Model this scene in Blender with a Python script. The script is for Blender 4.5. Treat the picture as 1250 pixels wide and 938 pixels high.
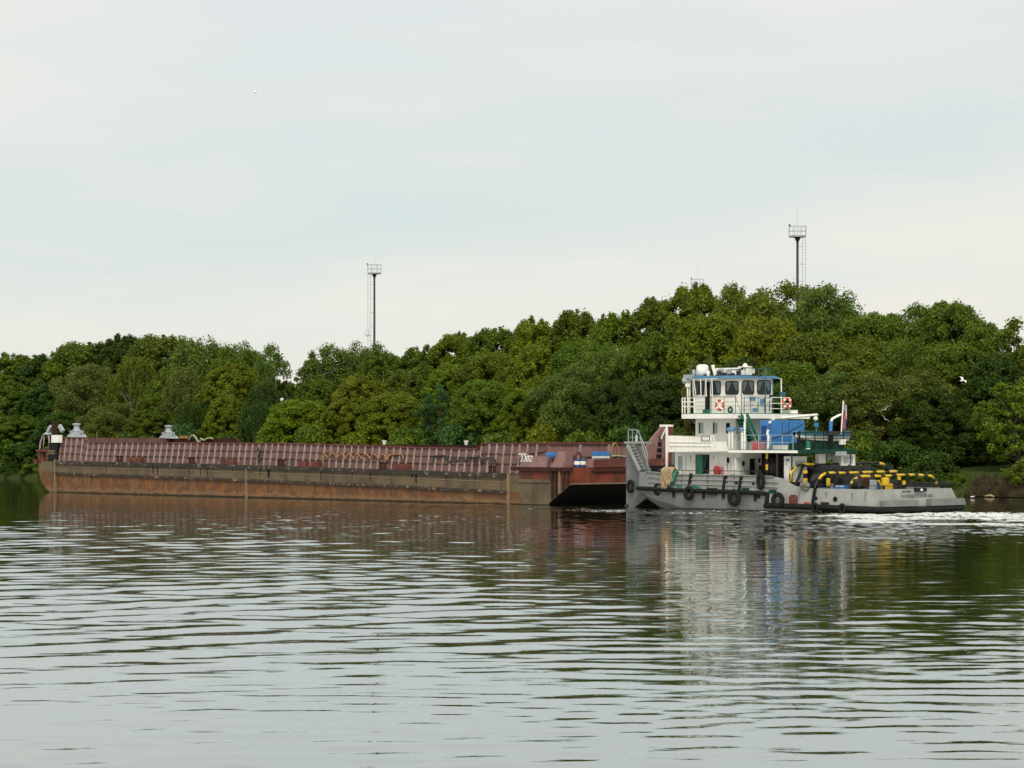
import bpy, math, random
import numpy as np
from mathutils import Vector, Matrix

random.seed(7)
RNG = np.random.default_rng(11)
SC = bpy.context.scene
for o in list(bpy.data.objects):
    bpy.data.objects.remove(o)
COL = SC.collection

# ------------------------------------------------------------------ camera
EYE = 5.3            # the photographer stands on an embankment
FOC = 3500.0         # focal length, in pixels of the 1250-px-wide photograph
HOR = 530.0          # row of the horizon
cam_d = bpy.data.cameras.new('camera')
cam = bpy.data.objects.new('camera', cam_d)
COL.objects.link(cam)
cam.location = (0, 0, EYE)
cam.rotation_euler = (math.radians(90), 0, 0)
cam_d.sensor_width = 36
cam_d.lens = 36 * FOC / 1250
cam_d.shift_y = (HOR - 469) / 1250
cam_d.clip_start = 0.5
cam_d.clip_end = 6000
SC.camera = cam

# ------------------------------------------------------------------ sky and sun (bright overcast)
SUN_EL, SUN_AZ = math.radians(45), math.radians(180)   # azimuth from +Y, clockwise
w = bpy.data.worlds.new('World')
SC.world = w
w.use_nodes = True
nt = w.node_tree
nt.nodes.clear()


def N(tree, kind, **kw):
    n = tree.nodes.new(kind)
    for k, v in kw.items():
        if k.startswith('i_'):
            key = k[2:]
            key = int(key) if key.isdigit() else key.replace('_', ' ')
            n.inputs[key].default_value = v
        else:
            setattr(n, k, v)
    return n


def ramp(tree, stops, interp='LINEAR'):
    r = tree.nodes.new('ShaderNodeValToRGB')
    r.color_ramp.interpolation = interp
    els = r.color_ramp.elements
    while len(els) < len(stops):
        els.new(0.5)
    for e, (p, c) in zip(els, stops):
        e.position = p
        e.color = (c[0], c[1], c[2], 1) if hasattr(c, '__len__') else (c, c, c, 1)
    return r


out = N(nt, 'ShaderNodeOutputWorld')
bg = N(nt, 'ShaderNodeBackground', i_Strength=0.1)
sky = N(nt, 'ShaderNodeTexSky', sky_type='NISHITA', sun_disc=False, sun_elevation=SUN_EL, sun_rotation=SUN_AZ)
tc = N(nt, 'ShaderNodeTexCoord')
mp = N(nt, 'ShaderNodeMapping')
mp.inputs['Scale'].default_value = (6.0, 6.0, 34.0)
mp.inputs['Location'].default_value = (2.3, 0.6, 0.35)
nz = N(nt, 'ShaderNodeTexNoise', i_Scale=1.0, i_Detail=4.0, i_Roughness=0.5)
nt.links.new(tc.outputs['Generated'], mp.inputs['Vector'])
nt.links.new(mp.outputs['Vector'], nz.inputs['Vector'])
# cloud deck: blue-grey veils over cream
cl = ramp(nt, [(0.36, (6.7, 7.7, 7.9)), (0.50, (7.7, 8.1, 7.9)), (0.62, (9.2, 8.8, 8.0))], 'EASE')
nt.links.new(nz.outputs['Fac'], cl.inputs['Fac'])
# the cloud is creamier low over the horizon, greyer up
sep = N(nt, 'ShaderNodeSeparateXYZ')
nt.links.new(tc.outputs['Generated'], sep.inputs[0])
el = N(nt, 'ShaderNodeMapRange', i_From_Min=0.0, i_From_Max=0.16, i_To_Min=0.0, i_To_Max=1.0)
xr = N(nt, 'ShaderNodeMath', operation='MULTIPLY_ADD', i_1=-0.75, i_2=0.0)
nt.links.new(sep.outputs['X'], xr.inputs[0])
el2 = N(nt, 'ShaderNodeMath', operation='ADD')
nt.links.new(sep.outputs['Z'], el.inputs['Value'])
nt.links.new(el.outputs['Result'], el2.inputs[0])
nt.links.new(xr.outputs[0], el2.inputs[1])
er = ramp(nt, [(0.06, (9.2, 8.65, 7.6)), (0.28, (8.7, 8.55, 7.9)), (0.50, (7.15, 7.9, 7.8)), (1.0, (8.5, 8.55, 8.3))], 'EASE')
nt.links.new(el2.outputs[0], er.inputs['Fac'])
mx = N(nt, 'ShaderNodeMix', data_type='RGBA', i_0=0.30)
nt.links.new(er.outputs['Color'], mx.inputs[6])
nt.links.new(cl.outputs['Color'], mx.inputs[7])
mx2 = N(nt, 'ShaderNodeMix', data_type='RGBA', i_0=0.9)
nt.links.new(sky.outputs['Color'], mx2.inputs[6])
nt.links.new(mx.outputs[2], mx2.inputs[7])
nt.links.new(mx2.outputs[2], bg.inputs['Color'])
nt.links.new(bg.outputs[0], out.inputs[0])

sd = bpy.data.lights.new('sun', 'SUN')
sd.energy = 2.7
sd.angle = math.radians(24)
sd.color = (1.0, 0.93, 0.80)
so = bpy.data.objects.new('sun', sd)
COL.objects.link(so)
dv = Vector((math.sin(SUN_AZ) * math.cos(SUN_EL), math.cos(SUN_AZ) * math.cos(SUN_EL), math.sin(SUN_EL)))
so.rotation_euler = dv.to_track_quat('Z', 'Y').to_euler()
so.location = (0, 0, 80)

SC.view_settings.view_transform = 'Standard'
SC.view_settings.look = 'None'
SC.view_settings.exposure = 0.0
SC.view_settings.gamma = 1.0
SC.render.engine = 'CYCLES'
SC.cycles.max_bounces = 6
SC.cycles.filter_width = 1.5
SC.cycles.transparent_max_bounces = 8
SC.render.resolution_x, SC.render.resolution_y = 1024, 768

# ------------------------------------------------------------------ materials
MATS = {}


def new_mat(name):
    m = bpy.data.materials.new(name)
    m.use_nodes = True
    t = m.node_tree
    t.nodes.clear()
    o = t.nodes.new('ShaderNodeOutputMaterial')
    b = t.nodes.new('ShaderNodeBsdfPrincipled')
    t.links.new(b.outputs[0], o.inputs[0])
    return m, t, b, o


def noise(t, scale, stretch=(1, 1, 1), detail=4.0, rough=0.55, loc=(0, 0, 0), dist=0.0):
    c = N(t, 'ShaderNodeTexCoord')
    mpn = N(t, 'ShaderNodeMapping')
    mpn.inputs['Scale'].default_value = tuple(scale * s for s in stretch)
    mpn.inputs['Location'].default_value = loc
    n = N(t, 'ShaderNodeTexNoise', i_Scale=1.0, i_Detail=detail, i_Roughness=rough, i_Distortion=dist)
    t.links.new(c.outputs['Object'], mpn.inputs[0])
    t.links.new(mpn.outputs[0], n.inputs[0])
    return n


def mixc(t, fac, a, b):
    m = N(t, 'ShaderNodeMix', data_type='RGBA')
    if isinstance(fac, (int, float)):
        m.inputs[0].default_value = fac
    else:
        t.links.new(fac, m.inputs[0])
    for s, i in ((a, 6), (b, 7)):
        if isinstance(s, tuple):
            m.inputs[i].default_value = (s[0], s[1], s[2], 1)
        else:
            t.links.new(s, m.inputs[i])
    return m.outputs[2]


def paint(name, col, col2=None, rust=(0.16, 0.06, 0.03), wear=0.0, streak=0.0, rough=0.55, scale=1.5, bump=0.0, metal=0.0, streakcol=None, seed=0.0):
    """painted steel: broad colour change, vertical run-off streaks, worn spots with rust"""
    m, t, b, o = new_mat(name)
    col2 = col2 or tuple(c * 0.78 for c in col)
    n1 = noise(t, scale, (1, 1, 1), 5.0, 0.6, (seed, 3.1 + seed, 0))
    r1 = ramp(t, [(0.35, 0.0), (0.66, 1.0)])
    t.links.new(n1.outputs['Fac'], r1.inputs[0])
    c = mixc(t, r1.outputs[0], col, col2)
    if streak:
        n2 = noise(t, 4.0, (1, 1, 0.09), 5.0, 0.65, (7 + seed, 1, seed))
        r2 = ramp(t, [(0.52, 0.0), (0.70, streak)])
        t.links.new(n2.outputs['Fac'], r2.inputs[0])
        c = mixc(t, r2.outputs[0], c, streakcol or rust)
    if wear:
        n3 = noise(t, scale * 2.7, (1, 1, 0.8), 7.0, 0.7, (2, 9 + seed, 4), 0.4)
        r3 = ramp(t, [(0.66 - wear * 0.22, 0.0), (0.70 - wear * 0.16, 1.0)])
        t.links.new(n3.outputs['Fac'], r3.inputs[0])
        c = mixc(t, r3.outputs[0], c, rust)
    t.links.new(c, b.inputs['Base Color'])
    b.inputs['Roughness'].default_value = rough
    if max(col) < 0.1:
        b.inputs['Specular IOR Level'].default_value = 0.15
    b.inputs['Metallic'].default_value = metal
    if bump:
        bn = N(t, 'ShaderNodeBump', i_Strength=0.6, i_Distance=bump)
        t.links.new(n1.outputs['Fac'], bn.inputs['Height'])
        t.links.new(bn.outputs[0], b.inputs['Normal'])
    MATS[name] = m
    return m


def hull_mat(name, a, b_, c_, dark=(0.018, 0.014, 0.012), pale=(0.36, 0.30, 0.22), seed=0.0, palef=0.35, dk=0.8):
    m, t, b, o = new_mat(name)
    n1 = noise(t, 0.55, (1, 1, 0.7), 7.0, 0.66, (seed, 0, 0))
    r1 = ramp(t, [(0.38, a), (0.5, b_), (0.60, c_)])
    t.links.new(n1.outputs['Fac'], r1.inputs[0])
    n2 = noise(t, 1.9, (1, 1, 0.12), 6.0, 0.7, (3 + seed, 0, 0))
    r2 = ramp(t, [(0.56, 0.0), (0.72, dk)])
    t.links.new(n2.outputs['Fac'], r2.inputs[0])
    c = mixc(t, r2.outputs[0], r1.outputs[0], dark)
    n3 = noise(t, 2.6, (1, 1, 0.35), 7.0, 0.75, (0, 5 + seed, 2))
    r3 = ramp(t, [(0.55, 0.0), (0.74, palef)])
    t.links.new(n3.outputs['Fac'], r3.inputs[0])
    c = mixc(t, r3.outputs[0], c, pale)
    # welded plate seams: fine dark lines every few metres
    cc = N(t, 'ShaderNodeTexCoord')
    sx = N(t, 'ShaderNodeSeparateXYZ')
    t.links.new(cc.outputs['Object'], sx.inputs[0])
    md = N(t, 'ShaderNodeMath', operation='PINGPONG', i_1=1.35)
    t.links.new(sx.outputs['X'], md.inputs[0])
    ms = N(t, 'ShaderNodeMapRange', i_From_Min=0.0, i_From_Max=0.05, i_To_Min=0.45, i_To_Max=0.0)
    t.links.new(md.outputs[0], ms.inputs['Value'])
    c = mixc(t, ms.outputs['Result'], c, dark)
    if name == 'barge_lower':                 # pale scum band left by the loaded waterline, broken up
        n5 = noise(t, 1.3, (1, 1, 0.8), 6.0, 0.7, (4, 4, 1))
        ad5 = N(t, 'ShaderNodeMath', operation='MULTIPLY_ADD', i_1=1.5, i_2=-0.75)
        t.links.new(n5.outputs['Fac'], ad5.inputs[0])
        sm5 = N(t, 'ShaderNodeMath', operation='ADD')
        t.links.new(ad5.outputs[0], sm5.inputs[0]); t.links.new(sx.outputs['Z'], sm5.inputs[1])
        r5 = ramp(t, [(0.10, 0.0), (0.22, 0.6), (0.34, 0.4), (0.50, 0.0)])
        t.links.new(sm5.outputs[0], r5.inputs[0])
        c = mixc(t, r5.outputs[0], c, (0.22, 0.14, 0.072))
    t.links.new(c, b.inputs['Base Color'])
    b.inputs['Roughness'].default_value = 0.7
    # dented plate between frames
    bn = N(t, 'ShaderNodeBump', i_Strength=0.5, i_Distance=0.05)
    wv = N(t, 'ShaderNodeMath', operation='PINGPONG', i_1=0.45)
    t.links.new(sx.outputs['X'], wv.inputs[0])
    ad = N(t, 'ShaderNodeMath', operation='ADD')
    t.links.new(wv.outputs[0], ad.inputs[0])
    t.links.new(n1.outputs['Fac'], ad.inputs[1])
    t.links.new(ad.outputs[0], bn.inputs['Height'])
    t.links.new(bn.outputs[0], b.inputs['Normal'])
    MATS[name] = m
    return m


hull_mat('barge_upper', (0.145, 0.096, 0.046), (0.118, 0.088, 0.048), (0.085, 0.056, 0.030), palef=0.15, dk=0.75)
hull_mat('barge_lower', (0.205, 0.074, 0.014), (0.095, 0.038, 0.012), (0.17, 0.076, 0.024), pale=(0.26, 0.165, 0.085), seed=4.0, palef=0.55, dk=0.8)
hull_mat('barge_stern', (0.19, 0.034, 0.013), (0.12, 0.024, 0.011), (0.06, 0.016, 0.009), seed=9.0, palef=0.05, dk=0.6)
paint('mauve', (0.170, 0.092, 0.078), (0.105, 0.050, 0.038), (0.08, 0.026, 0.016), wear=0.32, streak=0.5, scale=0.9, rough=0.7)
paint('mauve_rib', (0.37, 0.31, 0.30), (0.26, 0.19, 0.18), (0.09, 0.03, 0.02), wear=0.3, streak=0.5, scale=1.4, rough=0.65)
paint('pinkish', (0.26, 0.145, 0.135), (0.19, 0.095, 0.085), (0.11, 0.035, 0.02), wear=0.25, streak=0.65, scale=1.1, rough=0.65)
paint('rust_red', (0.15, 0.036, 0.022), (0.075, 0.02, 0.014), (0.30, 0.18, 0.16), wear=0.3, scale=1.3, rough=0.75)
paint('rust_dark', (0.055, 0.022, 0.015), (0.03, 0.015, 0.012), (0.10, 0.035, 0.02), wear=0.3, rough=0.8)
paint('rail_dirty', (0.055, 0.042, 0.036), (0.03, 0.026, 0.024), (0.24, 0.20, 0.17), wear=0.45, scale=0.9, rough=0.75)
paint('rail_low', (0.060, 0.048, 0.038), (0.030, 0.025, 0.021), (0.22, 0.16, 0.11), wear=0.5, scale=0.7, rough=0.75)
paint('tan_paint', (0.22, 0.16, 0.085), (0.16, 0.11, 0.06), (0.14, 0.08, 0.04), wear=0.25, rough=0.6)
paint('vent_grey', (0.36, 0.41, 0.43), (0.27, 0.31, 0.33), (0.2, 0.16, 0.13), wear=0.1, streak=0.3)
paint('white', (0.84, 0.82, 0.75), (0.76, 0.74, 0.66), (0.30, 0.20, 0.12), wear=0.10, streak=0.42, streakcol=(0.40, 0.31, 0.20), scale=0.8, rough=0.4)
paint('white_trim', (0.84, 0.82, 0.76), (0.76, 0.74, 0.68), (0.25, 0.16, 0.1), wear=0.08, rough=0.4)
paint('white_rusty', (0.76, 0.75, 0.70), (0.66, 0.63, 0.56), (0.22, 0.12, 0.07), wear=0.28, streak=0.4, scale=1.6, rough=0.5)
paint('tug_grey', (0.165, 0.175, 0.168), (0.115, 0.122, 0.116), (0.13, 0.08, 0.05), wear=0.10, streak=0.4, streakcol=(0.11, 0.10, 0.085), scale=0.7, rough=0.55, bump=0.02)
paint('tug_grey_light', (0.33, 0.335, 0.32), (0.25, 0.255, 0.24), (0.16, 0.12, 0.09), wear=0.08, streak=0.35, streakcol=(0.2, 0.19, 0.17), scale=0.8, rough=0.55, bump=0.02)
paint('bulwark_grey', (0.27, 0.275, 0.265), (0.21, 0.215, 0.205), (0.10, 0.08, 0.06), wear=0.22, streak=0.3, scale=1.7, rough=0.7)
paint('black', (0.009, 0.0095, 0.0095), (0.016, 0.016, 0.016), (0.04, 0.035, 0.03), wear=0.12, scale=2, rough=0.7)
paint('rubber', (0.009, 0.009, 0.0085), (0.018, 0.0175, 0.016), (0.05, 0.045, 0.04), wear=0.12, scale=5, rough=0.85)
paint('dark_frame', (0.010, 0.012, 0.012), (0.016, 0.018, 0.018), wear=0.05, rough=0.5)
paint('green', (0.012, 0.17, 0.10), (0.010, 0.11, 0.07), wear=0.06, scale=3, rough=0.5)
paint('green_dark', (0.008, 0.055, 0.035), (0.006, 0.035, 0.025), wear=0.05, scale=2, rough=0.5)
paint('blue_cover', (0.045, 0.21, 0.52), (0.035, 0.16, 0.42), (0.05, 0.2, 0.42), wear=0.05, streak=0.3, streakcol=(0.02, 0.08, 0.2), scale=0.9, rough=0.5)
paint('blue_dark', (0.015, 0.07, 0.24), (0.01, 0.05, 0.17), wear=0.05, rough=0.5)
paint('roof_blue', (0.07, 0.21, 0.38), (0.10, 0.25, 0.42), (0.35, 0.42, 0.5), wear=0.15, rough=0.5)
paint('teal', (0.025, 0.13, 0.17), (0.02, 0.09, 0.12), wear=0.05, rough=0.5)
paint('yellow', (0.70, 0.45, 0.012), (0.55, 0.34, 0.01), (0.12, 0.07, 0.02), wear=0.12, scale=4, rough=0.5)
paint('red', (0.45, 0.03, 0.03), (0.36, 0.03, 0.03), (0.6, 0.4, 0.35), wear=0.05, rough=0.5)
paint('orange_red', (0.58, 0.075, 0.03), (0.50, 0.06, 0.03), (0.7, 0.5, 0.4), wear=0.05, rough=0.5)
paint('pink', (0.55, 0.22, 0.25), (0.48, 0.17, 0.19), wear=0.05, rough=0.7)
paint('pole_steel', (0.075, 0.08, 0.095), (0.055, 0.06, 0.07), wear=0.05, rough=0.5, scale=0.3)
paint('galvanised', (0.32, 0.36, 0.38), (0.24, 0.27, 0.29), wear=0.02, rough=0.5)
paint('hose_orange', (0.33, 0.175, 0.06), (0.24, 0.12, 0.04), wear=0.1, rough=0.8, scale=3)
paint('hose_dark', (0.035, 0.05, 0.045), (0.02, 0.03, 0.03), wear=0.1, rough=0.8)
paint('rope_pale', (0.42, 0.31, 0.18), (0.30, 0.21, 0.12), (0.1, 0.07, 0.04), wear=0.2, rough=0.95, scale=5, bump=0.03)
paint('rope_green', (0.34, 0.38, 0.22), (0.25, 0.30, 0.18), wear=0.1, rough=0.95, scale=4)
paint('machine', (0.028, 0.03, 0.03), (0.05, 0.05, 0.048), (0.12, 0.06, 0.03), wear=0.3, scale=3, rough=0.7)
paint('curtain', (0.40, 0.46, 0.45), (0.25, 0.30, 0.30), wear=0.0, rough=0.9, scale=5)
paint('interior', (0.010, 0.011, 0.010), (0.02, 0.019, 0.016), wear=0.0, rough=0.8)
paint('gull_white', (0.78, 0.78, 0.76), (0.55, 0.56, 0.58), wear=0.0, rough=0.8, scale=3)
paint('concrete', (0.20, 0.18, 0.15), (0.13, 0.12, 0.10), (0.06, 0.05, 0.04), wear=0.3, streak=0.4, rough=0.85)
paint('letter_dark', (0.04, 0.04, 0.042), (0.11, 0.11, 0.11), (0.2, 0.2, 0.2), wear=0.15, rough=0.6, scale=9)
paint('letter_white', (0.78, 0.76, 0.72), (0.6, 0.55, 0.5), (0.3, 0.18, 0.17), wear=0.2, rough=0.6, scale=9)
paint('bark', (0.055, 0.045, 0.035), (0.10, 0.085, 0.065), wear=0.2, rough=0.9, scale=2, bump=0.03)
paint('birch_bark', (0.42, 0.40, 0.35), (0.30, 0.28, 0.24), (0.03, 0.03, 0.03), wear=0.4, rough=0.9, scale=2)

paint('stain', (0.20, 0.155, 0.11), (0.27, 0.23, 0.18), (0.12, 0.07, 0.04), wear=0.3, rough=0.8, scale=6)
paint('bottom_shade_black', (0.008, 0.007, 0.006), (0.014, 0.010, 0.008), (0.03, 0.018, 0.012), wear=0.2, rough=0.8)  # black bottom paint that also holds the shade under the raked ends
paint('weed', (0.02, 0.022, 0.01), (0.035, 0.028, 0.014), (0.07, 0.05, 0.03), wear=0.3, rough=0.5, scale=2)
gm, gt, gb, go = new_mat('glass')
gt.nodes.remove(gb)
gtr = N(gt, 'ShaderNodeBsdfTransparent')
gtr.inputs[0].default_value = (0.82, 0.88, 0.86, 1)
ggl = N(gt, 'ShaderNodeBsdfGlossy', i_Roughness=0.03)
gfr = N(gt, 'ShaderNodeFresnel', i_IOR=1.5)
gms = N(gt, 'ShaderNodeMixShader')
gt.links.new(gfr.outputs[0], gms.inputs[0])
gt.links.new(gtr.outputs[0], gms.inputs[1])
gt.links.new(ggl.outputs[0], gms.inputs[2])
gt.links.new(gms.outputs[0], go.inputs[0])
MATS['glass'] = gm


def M(n):
    return MATS[n]


# leaves: object colour gives each tree its green, some with shade painted in, a per-leaf value varies it
def leaf_mat():
    m, t, b, o = new_mat('leaves')
    oi = N(t, 'ShaderNodeObjectInfo')
    at = N(t, 'ShaderNodeAttribute', attribute_name='tint')
    r = ramp(t, [(0.0, (0.45, 0.52, 0.50)), (0.5, (1.12, 1.14, 0.95)), (1.0, (1.85, 1.85, 0.95))])
    t.links.new(at.outputs['Fac'], r.inputs[0])
    mu = N(t, 'ShaderNodeMix', data_type='RGBA', blend_type='MULTIPLY', i_0=1.0)
    t.links.new(oi.outputs['Color'], mu.inputs[6])
    t.links.new(r.outputs[0], mu.inputs[7])
    t.links.new(mu.outputs[2], b.inputs['Base Color'])
    b.inputs['Roughness'].default_value = 0.6
    b.inputs['Specular IOR Level'].default_value = 0.25
    tr = N(t, 'ShaderNodeBsdfTranslucent')
    hs = N(t, 'ShaderNodeHueSaturation', i_Value=1.25, i_Saturation=1.15)
    t.links.new(mu.outputs[2], hs.inputs['Color'])
    t.links.new(hs.outputs[0], tr.inputs[0])
    ms = N(t, 'ShaderNodeMixShader', i_0=0.42)
    t.links.new(b.outputs[0], ms.inputs[1])
    t.links.new(tr.outputs[0], ms.inputs[2])
    t.links.new(ms.outputs[0], o.inputs[0])
    MATS['leaves'] = m


leaf_mat()


# ------------------------------------------------------------------ mesh helpers
class Frame:
    """a vessel's or bank's own axes: s along, v across (away from the camera side), z up"""
    def __init__(self, ox, oy, deg):
        self.ox, self.oy = ox, oy
        self.a = math.radians(deg)
        self.c, self.n = math.cos(self.a), math.sin(self.a)

    def W(self, s, v, z=0.0):
        return Vector((self.ox + self.c * s - self.n * v, self.oy + self.n * s + self.c * v, z))

    def s_at(self, px, v):
        q = (px - 625) / FOC
        return (q * (self.oy + self.c * v) - self.ox + self.n * v) / (self.c - q * self.n)

    def v_at(self, px, s):
        q = (px - 625) / FOC
        return (q * (self.oy + self.n * s) - self.ox - self.c * s) / (-self.n - q * self.c)

    def z_at(self, py, s, v):
        return EYE - (py - HOR) * (self.oy + self.n * s + self.c * v) / FOC

    def P(self, px, py, v):                 # photo position on a side plane
        s = self.s_at(px, v)
        return (s, v, self.z_at(py, s, v))

    def A(self, px, py, s):                 # photo position on an athwart plane
        v = self.v_at(px, s)
        return (s, v, self.z_at(py, s, v))


class MB:
    def __init__(self):
        self.v, self.f, self.m = [], [], []

    def add(self, vs, fs, mi=0):
        n = len(self.v)
        self.v += [tuple(p) for p in vs]
        self.f += [tuple(i + n for i in f) for f in fs]
        self.m += [mi] * len(fs)
        return self

    def hexa(self, b, t, mi=0):             # 4 bottom points, 4 top points
        return self.add(list(b) + list(t), [(3, 2, 1, 0), (4, 5, 6, 7), (0, 1, 5, 4), (1, 2, 6, 5), (2, 3, 7, 6), (3, 0, 4, 7)], mi)

    def box(self, x0, x1, y0, y1, z0, z1, mi=0):
        x0, x1 = sorted((x0, x1)); y0, y1 = sorted((y0, y1)); z0, z1 = sorted((z0, z1))
        return self.hexa([(x0, y0, z0), (x1, y0, z0), (x1, y1, z0), (x0, y1, z0)],
                         [(x0, y0, z1), (x1, y0, z1), (x1, y1, z1), (x0, y1, z1)], mi)

    def prism(self, poly, v0, v1, mi=0):    # (s,z) outline pushed across v
        n = len(poly)
        a = sum(poly[i][0] * poly[(i + 1) % n][1] - poly[(i + 1) % n][0] * poly[i][1] for i in range(n))
        if a < 0:
            poly = poly[::-1]
        v0, v1 = sorted((v0, v1))
        vs = [(s, v0, z) for s, z in poly] + [(s, v1, z) for s, z in poly]
        fs = [tuple(range(n)), tuple(range(2 * n - 1, n - 1, -1))]
        fs += [(i, i + n, (i + 1) % n + n, (i + 1) % n) for i in range(n)]
        return self.add(vs, fs, mi)

    def slab(self, poly, z0, z1, mi=0):     # (s,v) outline pushed up
        n = len(poly)
        a = sum(poly[i][0] * poly[(i + 1) % n][1] - poly[(i + 1) % n][0] * poly[i][1] for i in range(n))
        if a < 0:
            poly = poly[::-1]
        vs = [(s, v, z0) for s, v in poly] + [(s, v, z1) for s, v in poly]
        fs = [tuple(range(n - 1, -1, -1)), tuple(range(n, 2 * n))]
        fs += [(i, (i + 1) % n, (i + 1) % n + n, i + n) for i in range(n)]
        return self.add(vs, fs, mi)

    def tube(self, pts, r, n=6, mi=0, cap=True):
        pts = [Vector(p) for p in pts]
        rs = r if hasattr(r, '__len__') else [r] * len(pts)
        base = len(self.v)
        prev = None
        for i, p in enumerate(pts):
            d = (pts[min(i + 1, len(pts) - 1)] - pts[max(i - 1, 0)])
            if d.length < 1e-9:
                d = Vector((0, 0, 1))
            d.normalize()
            if prev is None:
                ref = Vector((0, 0, 1)) if abs(d.z) < 0.9 else Vector((1, 0, 0))
                e1 = d.cross(ref).normalized()
            else:
                e1 = prev - d * prev.dot(d)
                e1 = e1.normalized() if e1.length > 1e-6 else d.orthogonal().normalized()
            prev = e1
            e2 = d.cross(e1)
            for k in range(n):
                a = 2 * math.pi * k / n
                self.v.append(tuple(p + (e1 * math.cos(a) + e2 * math.sin(a)) * rs[i]))
        for i in range(len(pts) - 1):
            for k in range(n):
                a, b = base + i * n + k, base + i * n + (k + 1) % n
                self.f.append((a, b, b + n, a + n)); self.m.append(mi)
        if cap:
            self.f.append(tuple(base + k for k in range(n - 1, -1, -1))); self.m.append(mi)
            e = base + (len(pts) - 1) * n
            self.f.append(tuple(e + k for k in range(n))); self.m.append(mi)
        return self

    def lathe(self, prof, cx, cy, n=14, mi=0):   # (radius,z) profile about a vertical axis
        base = len(self.v)
        for r, z in prof:
            for k in range(n):
                a = 2 * math.pi * k / n
                self.v.append((cx + r * math.cos(a), cy + r * math.sin(a), z))
        for i in range(len(prof) - 1):
            for k in range(n):
                a, b = base + i * n + k, base + i * n + (k + 1) % n
                self.f.append((a, b, b + n, a + n)); self.m.append(mi)
        self.f.append(tuple(base + k for k in range(n - 1, -1, -1))); self.m.append(mi)
        e = base + (len(prof) - 1) * n
        self.f.append(tuple(e + k for k in range(n))); self.m.append(mi)
        return self

    def ring(self, c, ax, R, r, n=20, k=8, mi=0, sq=1.0):   # torus about axis 'y' etc., sq squeezes the tube along the axis
        base = len(self.v)
        ax = Vector(ax).normalized(); e1 = ax.orthogonal().normalized(); e2 = ax.cross(e1)
        c = Vector(c)
        for i in range(n):
            a = 2 * math.pi * i / n
            d = e1 * math.cos(a) + e2 * math.sin(a)
            for j in range(k):
                b = 2 * math.pi * j / k
                self.v.append(tuple(c + d * (R + r * math.cos(b)) + ax * (r * sq * math.sin(b))))
        for i in range(n):
            for j in range(k):
                self.f.append((base + i * k + j, base + ((i + 1) % n) * k + j, base + ((i + 1) % n) * k + (j + 1) % k, base + i * k + (j + 1) % k))
                self.m.append(mi)
        return self

    def disc(self, c, R, rz, y0, y1, n=16, mi=0):            # flat disc in the side plane
        return self.prism([(c[0] + R * math.cos(2 * math.pi * i / n), c[1] + rz * math.sin(2 * math.pi * i / n)) for i in range(n)], y0, y1, mi)

    def build(self, name, mat, parent=None, frame=None, label=None, cat=None, group=None, smooth=False, kind=None, off=None):
        vs = self.v
        o_loc = None
        if frame is not None and parent is None:             # own thing: origin at its base
            a = np.array(vs)
            cx, cy, cz = (a[:, 0].min() + a[:, 0].max()) / 2, (a[:, 1].min() + a[:, 1].max()) / 2, a[:, 2].min()
            vs = [(x - cx, y - cy, z - cz) for x, y, z in vs]
            o_loc = frame.W(cx, cy, cz)
        elif off is not None:
            vs = [(x - off[0], y - off[1], z - off[2]) for x, y, z in vs]
        me = bpy.data.meshes.new(name)
        me.from_pydata(vs, [], self.f)
        mats = mat if isinstance(mat, (list, tuple)) else [mat]
        for x in mats:
            me.materials.append(M(x) if isinstance(x, str) else x)
        if any(self.m):
            me.polygons.foreach_set('material_index', self.m)
        if smooth:
            me.polygons.foreach_set('use_smooth', [True] * len(me.polygons))
        me.update()
        ob = bpy.data.objects.new(name, me)
        COL.objects.link(ob)
        if parent is not None:
            ob.parent = parent
        elif o_loc is not None:
            ob.location = o_loc
            ob.rotation_euler = (0, 0, frame.a)
        tag(ob, label, cat, group, kind)
        return ob


def tag(o, label=None, cat=None, group=None, kind=None):
    if label: o['label'] = label
    if cat: o['category'] = cat
    if group: o['group'] = group
    if kind: o['kind'] = kind
    return o


def empty(name, loc, rz, label, cat, group=None):
    o = bpy.data.objects.new(name, None)
    o.empty_display_size = 0.5
    o.location = loc
    o.rotation_euler = (0, 0, rz)
    COL.objects.link(o)
    return tag(o, label, cat, group)


def copy_tree(o, loc=None, parent=None):
    c = o.copy()
    COL.objects.link(c)
    if parent is not None:
        c.parent = parent
    if loc is not None:
        c.location = loc
    for ch in o.children:
        copy_tree(ch, None, c)
    return c


def letters(txt, size, name, mat, parent, origin, axis, up=(0, 0, 1), shear=0.0, sx=1.0, label=None, depth=0.006, align='LEFT', space=1.0, thin=0.0):
    cu = bpy.data.curves.new(name, 'FONT')
    cu.body = txt
    cu.size = size
    cu.extrude = depth
    cu.align_x = align
    cu.space_character = space
    cu.offset = thin
    to = bpy.data.objects.new(name + '_tmp', cu)
    COL.objects.link(to)
    dg = bpy.context.evaluated_depsgraph_get()
    me = bpy.data.meshes.new_from_object(to.evaluated_get(dg))
    bpy.data.objects.remove(to)
    a, u = Vector(axis).normalized(), Vector(up).normalized()
    nn = a.cross(u)
    for vv in me.vertices:
        p = Vector(origin) + a * (vv.co.x * sx) + u * vv.co.y + nn * vv.co.z
        vv.co = p
    me.name = name
    me.materials.clear()
    me.materials.append(M(mat))
    ob = bpy.data.objects.new(name, me)
    COL.objects.link(ob)
    ob.parent = parent
    tag(ob, label)
    return ob


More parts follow.
